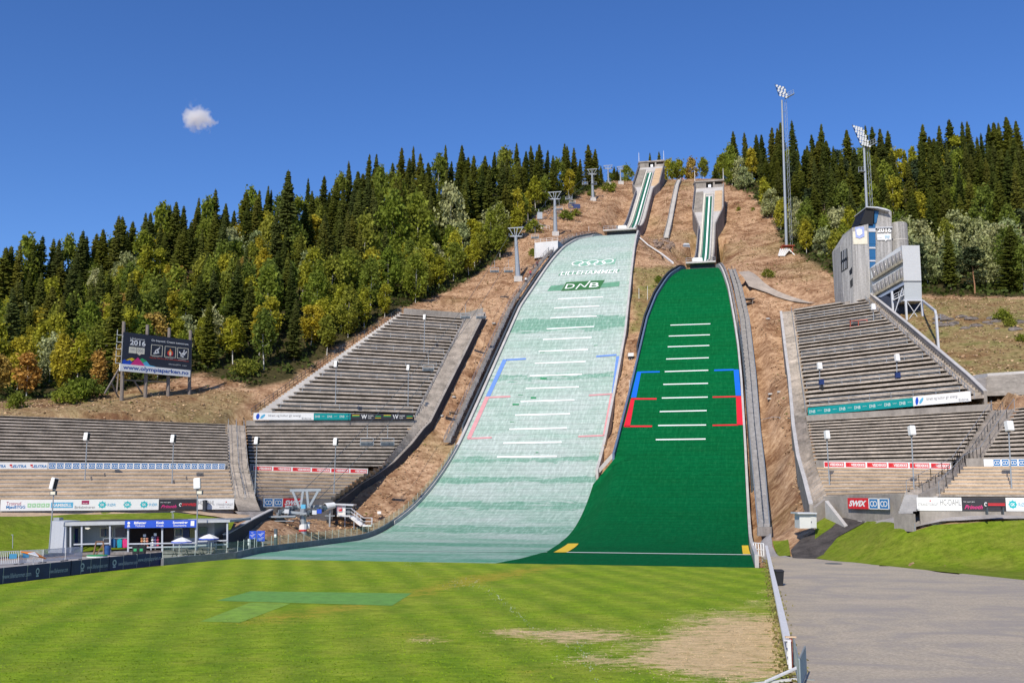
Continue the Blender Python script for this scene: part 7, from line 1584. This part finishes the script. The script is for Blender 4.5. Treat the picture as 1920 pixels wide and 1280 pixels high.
# --- picket barriers at the left
for i, (x0, y0, x1, y1) in enumerate(((-30, 1061, 34, 1058), (37, 1057.5, 78, 1055), (80, 1055, 120, 1051.5), (122, 1051, 153, 1048))):
    a, b = Vector((*gz(x0, y0), 0)), Vector((*gz(x1, y1), 0)); r = thing('crowd_barrier', ('white picket barrier cut by the left edge', 'white picket barrier behind the tipped parasol', 'white picket barrier in front of the leaning speaker post', 'white picket barrier nearest the kiosk porch')[i], 'barrier', a, 'picket barriers left of the kiosk'); mb = MB(); mb.path([a + UP * .15, a + UP * 1.2, b + UP * 1.2, b + UP * .15, a + UP * .15], .05); mb.build('frame', alu, r); mb = MB(); n = 18
    for k in range(1, n): c = a.lerp(b, k / n); mb.bar(c + UP * .15, c + UP * 1.2, .045)
    mb.build('pickets', alu, r)
    for k in (.08, .92): c = a.lerp(b, k); mb = MB(); mb.bar(c + Vector((0, -.35, .04)), c + Vector((0, .35, .04)), .06, .08); mb.build('foot', steel_dark, r)
    if i < 2: bo = Board(a.lerp(b, .72 if i == 0 else .12) + UP * .55, a.lerp(b, .95 if i == 0 else .4) + UP * .55, .42, .01); bo.n = Vector((0, -1, 0)); bo.art('pictogram_card', lblue, r, RECT((0, 1, 0, 1)), .06)
# --- kerb wall with glass barrier along the outrun and slope
GB = thing('glass_barrier', 'low grey kerb wall with green tinted glass panels curving around the outrun', 'glass barrier', Vector((*gz(305, 1060), 0)))
kp_ = [Vector((*gz(304, 1060), 0)), Vector((*gz(350, 1055.5), 0)), Vector((*gz(400, 1051), 0)), Vector((*gz(440, 1047.5), 0))] + edge_pts('L', tLL, 97, 171, 2.5, -.35)
mb = MB()
for a, b in zip(kp_, kp_[1:]): mb.bar(a + UP * .28, b + UP * .28, .3, .75)
mb.build('kerb_wall', plain('grey_padding', (.17, .18, .20), .7, .25, .8), GB)
mb = MB(); L = 0; posts = []; acc = 0
for a, b in zip(kp_, kp_[1:]):
    seg_ = (b - a).length
    while acc <= seg_: posts.append(a.lerp(b, acc / seg_)); acc += 2.1
    acc -= seg_
post = None
for p in posts:
    if post is None: mb = MB(); mb.bar((0, 0, .6), (0, 0, 1.7), .055, .055); post = mb.build('post', plain('pale_green_post', (.36, .42, .38), .5, .08)); post.parent = GB; post.location = p - GB.location
    else: o = post.copy(); col.objects.link(o); o.parent = GB; o.location = p - GB.location
for i, (a, b) in enumerate(zip(posts, posts[1:])):
    mb = MB(); mb.bar(a.lerp(b, .06) + UP * 1.15, a.lerp(b, .94) + UP * 1.15, .025, .95); mb.build('glass_panel', clear, GB)
# --- lift cabin, walkway, boards near the station
OC = thing('operator_cabin', 'small white operator cabin with red sign at the end of the dark curved wall', 'cabin', W(640, 968, 146)); 
PR(OC, 'cabin_wall', [(631, 966), (630, 946), (648, 946), (648, 966)], 146, 2, white); PR(OC, 'dark_side', [(648.2, 966), (648.2, 947), (660, 949), (660, 964)], 146.4, 2, steel_dark); PR(OC, 'roof', [(626, 946), (626, 943.5), (663, 945), (662, 948)], 145.6, 3, alu); PR(OC, 'red_sign', [(632.5, 958), (632.5, 951), (641, 951), (641, 958)], 145.8, .06, red); b = Board(W(633.5, 955, 145.7), W(640, 955, 145.7), .2, .01); b.art('sign_lettering', white, OC, T(('LIFT', 0, 1, 0, 1)))
WK = thing('access_gangway', 'white metal gangway with stairs from the cabin down to the glass barrier', 'gangway', W(680, 985, 127)); pw = Wl((634, 966.5, 144), (658, 967, 145), (681, 985, 143), (697, 985, 143)); mb = MB()
for a, b in zip(pw, pw[1:]): mb.bar(a, b, .9, .22)
mb.build('walkway', white, WK); rail(WK, [p + Vector((0, .4, .1)) for p in pw], 1.0, .9, nm='handrail', mats=alu); rail(WK, [p + Vector((0, -.4, .1)) for p in pw], 1.0, 1.3, nm='handrail', mats=alu)
for x, y in ((647, 975), (664, 980), (683, 992)): a = W(x, y - 7, 144); mb = MB(); mb.bar(a, Vector((a.x, a.y, Zt(a.x, a.y) - .4)), .12); mb.build('support', steel, WK)
SC = thing('snow_cannon', 'white and dark snow cannon parked beside the operator cabin', 'snow cannon', W(619, 958, 125)); p = W(619, 950, 141); mb = MB(); mb.tube(p + Vector((-.6, -.5, 0)), p + Vector((.5, .4, .25)), .55, .42, 14); mb.build('barrel', white, SC, smooth=False); mb = MB(); mb.tube(p + Vector((-.64, -.54, -.01)), p + Vector((-.5, -.42, .01)), .48, .48, 14); mb.build('fan', black, SC); mb = MB(); mb.path([p, p - UP * 1.1, Vector((p.x, p.y, Zt(p.x, p.y)))], .2); mb.path([p - Vector((.7, 0, 1.2)), p - Vector((-.7, 0, 1.2))], .12); mb.build('stand', steel, SC)
CT = thing('cart', 'dark low cart standing on the brown ground below the cabin', 'cart', G(624, 980)); p = G(624, 981); mb = MB(); mb.box(p + UP * .55, (1.7, .8, .12)); mb.build('platform', black, CT); mb = MB(); mb.path([p + Vector((-.8, 0, .5)), p + Vector((-.9, 0, 1.6))], .08); mb.build('handle', steel_dark, CT)
for sx in (-.6, .6): mb = MB(); mb.tube(p + Vector((sx, -.45, .25)), p + Vector((sx, -.35, .25)), .25, n=12); mb.build('wheel', black, CT)
IB = thing('information_board', 'blue two part information board below the dark retaining wall', 'sign', Vector((*gz(482, 1030), 0))); d_ = 107.5
for x0, x1, nm in ((467, 480.5, 'left_panel'), (481.5, 496, 'right_panel')):
    b0, b1 = W(x0, 1010 if x0 < 480 else 1014, d_), W(x1, 1010 if x0 < 480 else 1014, d_); bo = Board(b0, b1, .85 if x0 < 480 else 1.08, .05); bo.panel('map_panel', blue, IB)
    bo.art('map_lines', white, IB, (lambda k: lambda mb, P: [put_rect(mb, .1 + .13 * ((i * 7 + k) % 4), .45 + .13 * ((i * 5 + k) % 4), .12 + i * .11, .15 + i * .11, P) for i in range(7)])(x0), .012)
for x in (470, 482, 494): mb = MB(); mb.bar(W(x, 995, d_ + .1), Vector((W(x, 995, d_).x, d_ + .1, 0)), .07); mb.build('post', steel, IB)
for i, (x, y0, y1) in enumerate(((466.5, 1010, 1015), (466.5, 1016, 1021.5))): pass
PP = thing('notice_post', 'small white notices on a post left of the blue information board', 'sign', Vector((*gz(466, 1034), 0))); PR(PP, 'notice', [(464.5, 1015), (464.5, 1010), (468.5, 1010), (468.5, 1015)], 105, .04, whitesign); PR(PP, 'notice', [(464.5, 1021.5), (464.5, 1016.5), (468, 1016.5), (468, 1021.5)], 105, .04, whitesign); PR(PP, 'post', [(466, 1034), (466, 1009), (467, 1009), (467, 1034)], 105.1, .05, steel)
for x, dd in ((460, 0), (500, 1)):
    g = Vector((*gz(x, 1032 - dd * 2), 0)); r = thing('bench', ('grey timber bench left of' if dd == 0 else 'grey timber bench right of') + ' the blue information board', 'bench', g, 'benches behind the glass barrier'); mb = MB(); mb.box(g + UP * .46, (2.0, .45, .07)); mb.build('seat', wood_grey, r); mb = MB(); mb.box(g + Vector((0, .25, .8)), (2.0, .06, .3)); mb.build('backrest', wood_grey, r)
    for s in (-.85, .85): mb = MB(); mb.box(g + Vector((s, 0, .22)), (.08, .42, .44)); mb.build('leg', wood_grey, r)
WC = thing('warning_sign', 'little white warning sign at the top of the gangway beside the slope', 'sign', G(711, 966)); d_ = G(711, 966).y; PR(WC, 'plate', [(707.5, 963), (707.5, 958), (714.5, 958), (714.5, 963)], d_, .05, whitesign); PR(WC, 'post', [(710.6, 968), (710.6, 962), (711.3, 962), (711.3, 968)], d_ + .06, .05, steel)
# --- right foreground: white fence, barriers, bin, hut
WF = thing('board_fence', 'long white board fence between the lawn and the gravel yard', 'fence', (10.1, 37.7, 0)); fa, fb = Vector((10.1, 37.7, 0)), Vector((25.6, 102.2, 0)); mb = MB()
wf = plain('weathered_white_boards', (.66, .66, .66), .7, .12, 1.5, streak=(6, 6, .4))
for z0 in (.32, .62, .92):
    for k in range(22): a, b = fa.lerp(fb, k / 22), fa.lerp(fb, (k + 1) / 22 - .0008); mb.bar(a + Vector((-.03, 0, z0 + rnd.uniform(-.01, .01))), b + Vector((-.03, 0, z0 + rnd.uniform(-.01, .01))), .03, .17)
mb.build('rail_boards', wf, WF); mb = MB()
for k in range(22): a, b = fa.lerp(fb, k / 22), fa.lerp(fb, (k + 1) / 22); mb.bar(a + Vector((0, 0, 1.08)), b + Vector((0, 0, 1.08)), .26, .035)
mb.build('cap_board', wf, WF); post = None
for k in range(23):
    c = fa.lerp(fb, k / 22)
    if post is None: mb = MB(); mb.box((.05, 0, .53), (.12, .12, 1.08), rz=-.235); post = mb.build('post', wf, None); post.parent = WF; post.location = c - WF.location
    else: o = post.copy(); col.objects.link(o); o.parent = WF; o.location = c - WF.location
mb = MB()
g0 = gz(1425, 1042); a, b = Vector((*gz(1413, 1040), .0)), Vector((*gz(1432, 1042), .0))
r = thing('gate_rail', 'short white two bar gate at the far end of the board fence', 'gate', a); rail(r, [a, b], 1.25, .5, nm='gate_frame', mats=white, bars=3, r=.04)
def barrier(a, b, label, m=None):
    r = thing('crowd_barrier', label, 'barrier', a, 'steel crowd barriers at the lower right'); m = m or alu; mb = MB(); mb.path([a + UP * .12, a + UP * 1.1, b + UP * 1.1, b + UP * .12, a + UP * .2, b + UP * .2], .045); mb.build('frame', m, r); mb = MB(); n = 15
    for k in range(1, n): c = a.lerp(b, k / n); mb.bar(c + UP * .2, c + UP * 1.1, .02)
    mb.build('bars', m, r)
    dd = (b - a).normalized(); nn = Vector((-dd.y, dd.x, 0))
    for k in (.12, .88): c = a.lerp(b, k); mb = MB(); mb.bar(c - nn * .3 + UP * .03, c + nn * .3 + UP * .03, .05); mb.build('foot', m, r)
g1, g2, g3 = Vector((*gz(1487, 1253), 0)), Vector((*gz(1503, 1290), 0)), Vector((*gz(1513, 1275), 0))
barrier(Vector((*gz(1490, 1252), 0)), Vector((*gz(1500, 1300), 0)), 'steel crowd barrier leaning against the near end of the white fence', plain('green_grey_steel', (.30, .36, .37), .45, .1, 3, metal=.3)); barrier(Vector((*gz(1501, 1302), 0)), Vector((*gz(1512, 1272), 0)), 'steel crowd barrier standing doubled in front of the other one', bpy.data.materials['green_grey_steel'])
r = thing('loose_boards', 'white boards lying on the ground below the fence end', 'boards', (9.2, 35.6, 0)); mb = MB(); mb.bar(Vector((7.6, 34.7, .06)), Vector((10.1, 35.7, .12)), .16, .06); mb.build('board', wf, r); mb = MB(); mb.bar(Vector((8.6, 35.0, .14)), Vector((10.2, 36.1, .5)), .14, .05); mb.build('board', wf, r)
r = thing('rusty_pipe', 'short rusty standing pipe at the near end of the white fence', 'pipe', (10.2, 38.2, 0)); mb = MB(); mb.tube((10.25, 37.9, 0), (10.3, 38.0, 1.15), .06, n=8); mb.build('pipe', rust, r); mb = MB(); mb.box((10.28, 37.95, 1.18), (.4, .1, .06)); mb.build('cap', wood, r)
# wheelie bin
g = Vector((*gz(1461, 1098), 0)); r = thing('wheelie_bin', 'black wheelie bin standing alone on the gravel beside the white fence', 'bin', g)
mb = MB(); lo, hi = (.21, .24), (.28, .34)
fr = [g + Vector((s * lo[0], -lo[1], .05)) for s in (-1, 1)] + [g + Vector((s * hi[0], -hi[1], 1.0)) for s in (1, -1)]; bk = [g + Vector((s * lo[0], lo[1], .05)) for s in (-1, 1)] + [g + Vector((s * hi[0], hi[1], 1.0)) for s in (1, -1)]
mb.prism(fr, bk); fixn(mb.build('body', black, r)); mb = MB(); mb.prism([g + Vector((-.31, -.4, 1.0)), g + Vector((.31, -.4, 1.0)), g + Vector((.27, -.33, 1.09)), g + Vector((-.27, -.33, 1.09))], [g + Vector((-.31, .36, 1.0)), g + Vector((.31, .36, 1.0)), g + Vector((.27, .3, 1.12)), g + Vector((-.27, .3, 1.12))]); fixn(mb.build('lid', black, r)); mb = MB(); mb.bar(g + Vector((-.25, .42, 1.0)), g + Vector((.25, .42, 1.0)), .04); mb.build('handle', black, r)
for s in (-1, 1): mb = MB(); mb.tube(g + Vector((s * .2, .25, .1)), g + Vector((s * .27, .25, .1)), .1, n=12); mb.build('wheel', black, r)
# white hut
HU = thing('service_hut', 'small white service hut with overhanging lid below the right stand', 'hut', W(1515, 988, 104)); PR(HU, 'wall', [(1499.5, 990), (1499, 963), (1531, 963.5), (1531, 990)], 104, 1.8, plain('hut_white', (.62, .63, .60), .7, .08, 1)); PR(HU, 'roof', [(1495.5, 963), (1495.5, 960), (1532, 960.5), (1532, 963.3)], 103.6, 2.6, alu); PR(HU, 'door', [(1520, 989), (1520, 967), (1529.5, 967), (1529.5, 989)], 103.94, .05, plain('hut_door', (.55, .56, .54), .7, .06, 1)); mb = MB(); mb.box(W(1521.5, 978, 103.9), (.05, .06, .15)); mb.build('handle', black, HU)
# bench before the boards, slim post in the bank, dark bin before the left boards, camera
g = W(1865, 961, 89.6); r = thing('bench', 'black bench standing before the black boards at the far right', 'bench', g); mb = MB(); mb.box(g + UP * .55, (1.7, .4, .07)); mb.build('seat', black, r)
for s in (-.7, .7): mb = MB(); mb.box(g + Vector((s, 0, .2)), (.08, .4, .7)); mb.build('leg', steel_dark, r)
p = G(1716, 1003, 70); r = thing('marker_post', 'thin grey marker post standing in the grass bank', 'post', p); mb = MB(); mb.bar(p - UP * .2, p + UP * 1.05, .06); mb.build('stake', steel, r); mb = MB(); mb.lathe(p, [(.16, -.05), (.16, .06), (.05, .1)], 10); mb.build('base', steel_dark, r)
g = W(384, 953, 124); r = thing('litter_bin', 'dark litter bin before the white board beside the left aisle', 'bin', g); mb = MB(); mb.lathe(g, [(.26, -.4), (.3, .85), (.28, .9)], 14); mb.build('body', dark, r); mb = MB(); mb.lathe(g, [(.32, .9), (.3, 1.0), (.06, 1.05)], 14); mb.build('lid', black, r)
g = W(26, 1017, 100); g.z = 0; r = thing('marker_post', 'thin grey marker post on the green bank at the far left', 'post', W(24, 1012, 104)); p = W(24, 1022, 104); mb = MB(); mb.bar(p - UP * .3, W(24, 1002, 104), .05); mb.build('stake', steel, r); mb = MB(); mb.bar(W(21, 1002, 104), W(25, 1002, 104), .06); mb.build('arm', steel, r)
# weather mast on the kiosk roof
r = thing('roof_antenna', 'small antenna on the kiosk roof', 'antenna', W(324, 972, 110)); mb = MB(); mb.bar(W(323, 974, 110), W(323, 958, 110), .05); mb.bar(W(325.5, 974, 110), W(325.5, 962, 110), .05); mb.build('mast', steel, r); mb = MB(); mb.bar(W(320, 959, 110), W(328, 958, 110), .06); mb.build('arm', alu, r)
# thin poles along slopes
for i, (x, y0, y1) in enumerate(((1104, 446, 424), (1063, 461, 449), (1198, 560, 540), (1180, 742, 712), (1214, 562, 536))):
    p = G(x, y0, 120)
    if p is None: continue
    mb = MB(); mb.tube(p - UP * .3, W(x, y1, p.y), .06, .04, 6); r = thing('slope_pole', ('slim pole on the left top edge of the pale slope', 'short slim pole lower on the left edge of the pale slope', 'slim pole between the slopes at the height of the first distance line', 'slim pole between the slopes beside the blue mark', 'slim pole close to the left edge of the green slope')[i], 'pole', p, 'slim poles along the slopes'); mb.build('shaft', white, r); mb = MB(); mb.box(p, (.3, .3, .2)); mb.build('foot', conc, r)
# --- people
def person(p, H, top_c, leg_c, label, rz=0, lean=0.0, step=.12):
    s = H / 1.75
    J = {'pel': (0, 0, .95), 'ch': (0, lean * .6, 1.25), 'nk': (0, lean, 1.48), 'hd': (0, lean + .02, 1.66), 'hl': (-.1, 0, .9), 'kl': (-.11, .04 + step, .5), 'al': (-.11, step, .08), 'tl': (-.11, step + .16, .03), 'hr': (.1, 0, .9), 'kr': (.11, .02 - step * .4, .5), 'ar': (.11, -step, .08), 'tr': (.11, -step + .15, .03),
         'sl': (-.19, lean, 1.42), 'el': (-.25, lean - .03, 1.14), 'wl': (-.24, lean + .12, .92), 'fl': (-.23, lean + .17, .83), 'sr': (.19, lean, 1.42), 'er': (.25, lean - .03, 1.14), 'wr': (.24, lean + .12, .92), 'fr': (.23, lean + .17, .83)}
    E = [('pel', 'ch'), ('ch', 'nk'), ('nk', 'hd'), ('pel', 'hl'), ('hl', 'kl'), ('kl', 'al'), ('al', 'tl'), ('pel', 'hr'), ('hr', 'kr'), ('kr', 'ar'), ('ar', 'tr'), ('nk', 'sl'), ('sl', 'el'), ('el', 'wl'), ('wl', 'fl'), ('nk', 'sr'), ('sr', 'er'), ('er', 'wr'), ('wr', 'fr')]
    RD = {'pel': .15, 'ch': .16, 'nk': .07, 'hd': .105, 'hl': .1, 'kl': .065, 'al': .05, 'tl': .04, 'hr': .1, 'kr': .065, 'ar': .05, 'tr': .04, 'sl': .07, 'el': .05, 'wl': .038, 'fl': .035, 'sr': .07, 'er': .05, 'wr': .038, 'fr': .035}
    K = list(J); me = bpy.data.meshes.new('t'); me.from_pydata([tuple(c * s for c in J[k]) for k in K], [(K.index(a), K.index(b)) for a, b in E], []); o = bpy.data.objects.new('person', me); col.objects.link(o)
    sk = o.modifiers.new('s', 'SKIN'); 
    for i, k in enumerate(K): me.skin_vertices[0].data[i].radius = (RD[k] * s,) * 2
    me.skin_vertices[0].data[0].use_root = True; ss_ = o.modifiers.new('b', 'SUBSURF'); ss_.levels = 1; ss_.render_levels = 1
    ev = o.evaluated_get(bpy.context.evaluated_depsgraph_get()); nm = bpy.data.meshes.new_from_object(ev); o.modifiers.clear(); o.data = nm
    nm.materials.clear(); nm.materials.append(skin); tm = plain('clothing_top', top_c, .8, .1, 4); lm = plain('clothing_legs', leg_c, .8, .1, 4); nm.materials.append(tm); nm.materials.append(lm)
    for f in nm.polygons: z = f.center.z / s; f.material_index = 2 if z < .98 and abs(f.center.x) < .2 * s else (1 if z < 1.5 and z > .98 or (z > 1.0) and z < 1.5 else 0)
    for f in nm.polygons: f.use_smooth = True
    o.location = p; o.rotation_euler = (0, 0, rz); tag(o, label, 'person', 'people on the stairs and hilltop')
    mb = MB(); mb.ball((0, lean - .01, 1.70), .115, 10, 6, 1, 1.05, .9); mb.v = [(a * s, b * s, c * s) for a, b, c in mb.v]; h = mb.build('hair', plain('dark_hair', (.05, .03, .02), .8, .1, 4)); h.parent = o
    return o
def stair_z(x, y): s, t = ST(x, y); return zL_(s) + .5
for px, py, tc, lc, lab, ln in ((1019.5, 503, (.12, .02, .03), (.03, .03, .05), 'person in a dark red top climbing the stairs beside the pale slope, highest', .18), (1009.5, 521, (.45, .05, .05), (.02, .03, .08), 'person in a red top on the stairs beside the pale slope, middle one', .15), (998, 534, (.75, .75, .74), (.04, .04, .05), 'person in a white top on the stairs beside the pale slope, lowest', .2)):
    h_ = hit(px + 10, py, 'L'); s, t = h_[1], tLL(h_[1]) - 2.7; x, y = XY(s, t); person(Vector((x, y, zL_(s) + .42)), 1.75, tc, lc, lab, rz=-AL, lean=ln, step=.2)
for px, py, tc, lab in ((1276, 341, (.45, .42, .5), 'person in a grey violet top at the upper end of the hill stairs'), (1281, 341, (.7, .3, .32), 'person in a pale red top at the upper end of the hill stairs')):
    p = G(px, py, 200) or W(px, py, 385); person(Vector((p.x, p.y, Zt(p.x, p.y))), 1.75, tc, (.05, .07, .15), lab, rz=2.8)
# --- sprinkler streams over the lawn
m, nt, b = newmat('water_spray'); b.inputs['Base Color'].default_value = (.85, .88, .9, 1); b.inputs['Roughness'].default_value = .3; b.inputs['Alpha'].default_value = .4
wsm = m
for i, (x0, y0, x1, y1, n, hh, lab) in enumerate(((835, 1103, 1012, 1201, 260, 1.3, 'long thin water jet of a lawn sprinkler over the middle lawn'), (1063, 1243, 1118, 1284, 90, .9, 'short water jet of a lawn sprinkler at the lower edge'), (748, 1068, 790, 1086, 70, 1.0, 'small water spray at the back of the lawn'))):
    a, b_ = Vector((*gz(x1, y1), .1)), Vector((*gz(x0, y0), .1)); P = []
    for k in range(n): t = rnd.random(); c = a.lerp(b_, t); c.z += 4 * hh * t * (1 - t) * (.8 if t < .5 else .9) ; P.append((c.x + rnd.gauss(0, .05 + .28 * t), c.y + rnd.gauss(0, .05 + .28 * t), max(c.z + rnd.gauss(0, .04 + .16 * t), .05)))
    rs_ = np.random.RandomState(i); o = bpy.data.objects.new('water_spray', arrmesh('water_spray', leaves(np.array(P), .02, rs_), wsm)); col.objects.link(o); tag(o, lab, kind='stuff')
# --- small white cloud
cc = W(370, 219, 1500); m, nt, b = newmat('cloud_volume'); nt.nodes.remove(b); pv = N(nt, 'VolumePrincipled'); pv.inputs['Color'].default_value = (1, 1, 1, 1); pv.inputs['Anisotropy'].default_value = .3
tc = N(nt, 'TexCoord'); n1 = noise(nt, mapping(nt, tc.outputs['Object'], (1, 1, 1)), .055, 7, .62); ln = N(nt, 'VectorMath', operation='LENGTH'); lk(nt, mapping(nt, tc.outputs['Object'], (1 / 34, 1 / 26, 1 / 26)), ln.inputs[0])
dn = math_(nt, 'SUBTRACT', math_(nt, 'ADD', math_(nt, 'MULTIPLY', n1, 2.6), -.62), ln.outputs['Value']); dn = math_(nt, 'MULTIPLY', math_(nt, 'MAXIMUM', dn, 0.0), .3); lk(nt, dn, pv.inputs['Density']); lk(nt, pv.outputs[0], nt.nodes['Material Output'].inputs['Volume'])
mb = MB(); mb.ball((0, 0, 0), 1, 16, 10, 36, 28, 28); cl = mb.build('cloud', m); cl.location = cc; cl.rotation_euler = (0, R(30), 0); tag(cl, 'small white cloud alone in the blue sky', kind='structure')
m.cycles.volume_step_rate = 1.0

p = Vector((*gz(1563, 1057), .035)); mb = MB(); mb.lathe(p, [(.75, 0), (.75, .02), (.5, .03)], 20); o = mb.build('drain_cover', steel_dark); tag(o, 'round dark drain cover in the gravel yard near the cinder path', 'drain cover')
C = []; rs = np.random.RandomState(8)
fbv = fa - fb
for k in range(1700):
    t = rs.rand() ** .6; c = fb + fbv * (t * 1.25); sgn = -1 if rs.rand() < .6 else 1; C.append((c.x + sgn * abs(rs.normal()) * .22, c.y + rs.normal() * .3, .05))
C = np.array(C); u = bpy.data.objects.new('fence_weeds', arrmesh('fence_weeds', leaves(np.repeat(C, 2, 0) + rs.normal(size=(len(C) * 2, 3)) * .05, .06, rs), leafmat('weed_blades', [(.26, .28, .06), (.36, .30, .12)], .3, .9))); col.objects.link(u); tag(u, 'weeds and dry stalks along the foot of the white fence', kind='stuff')
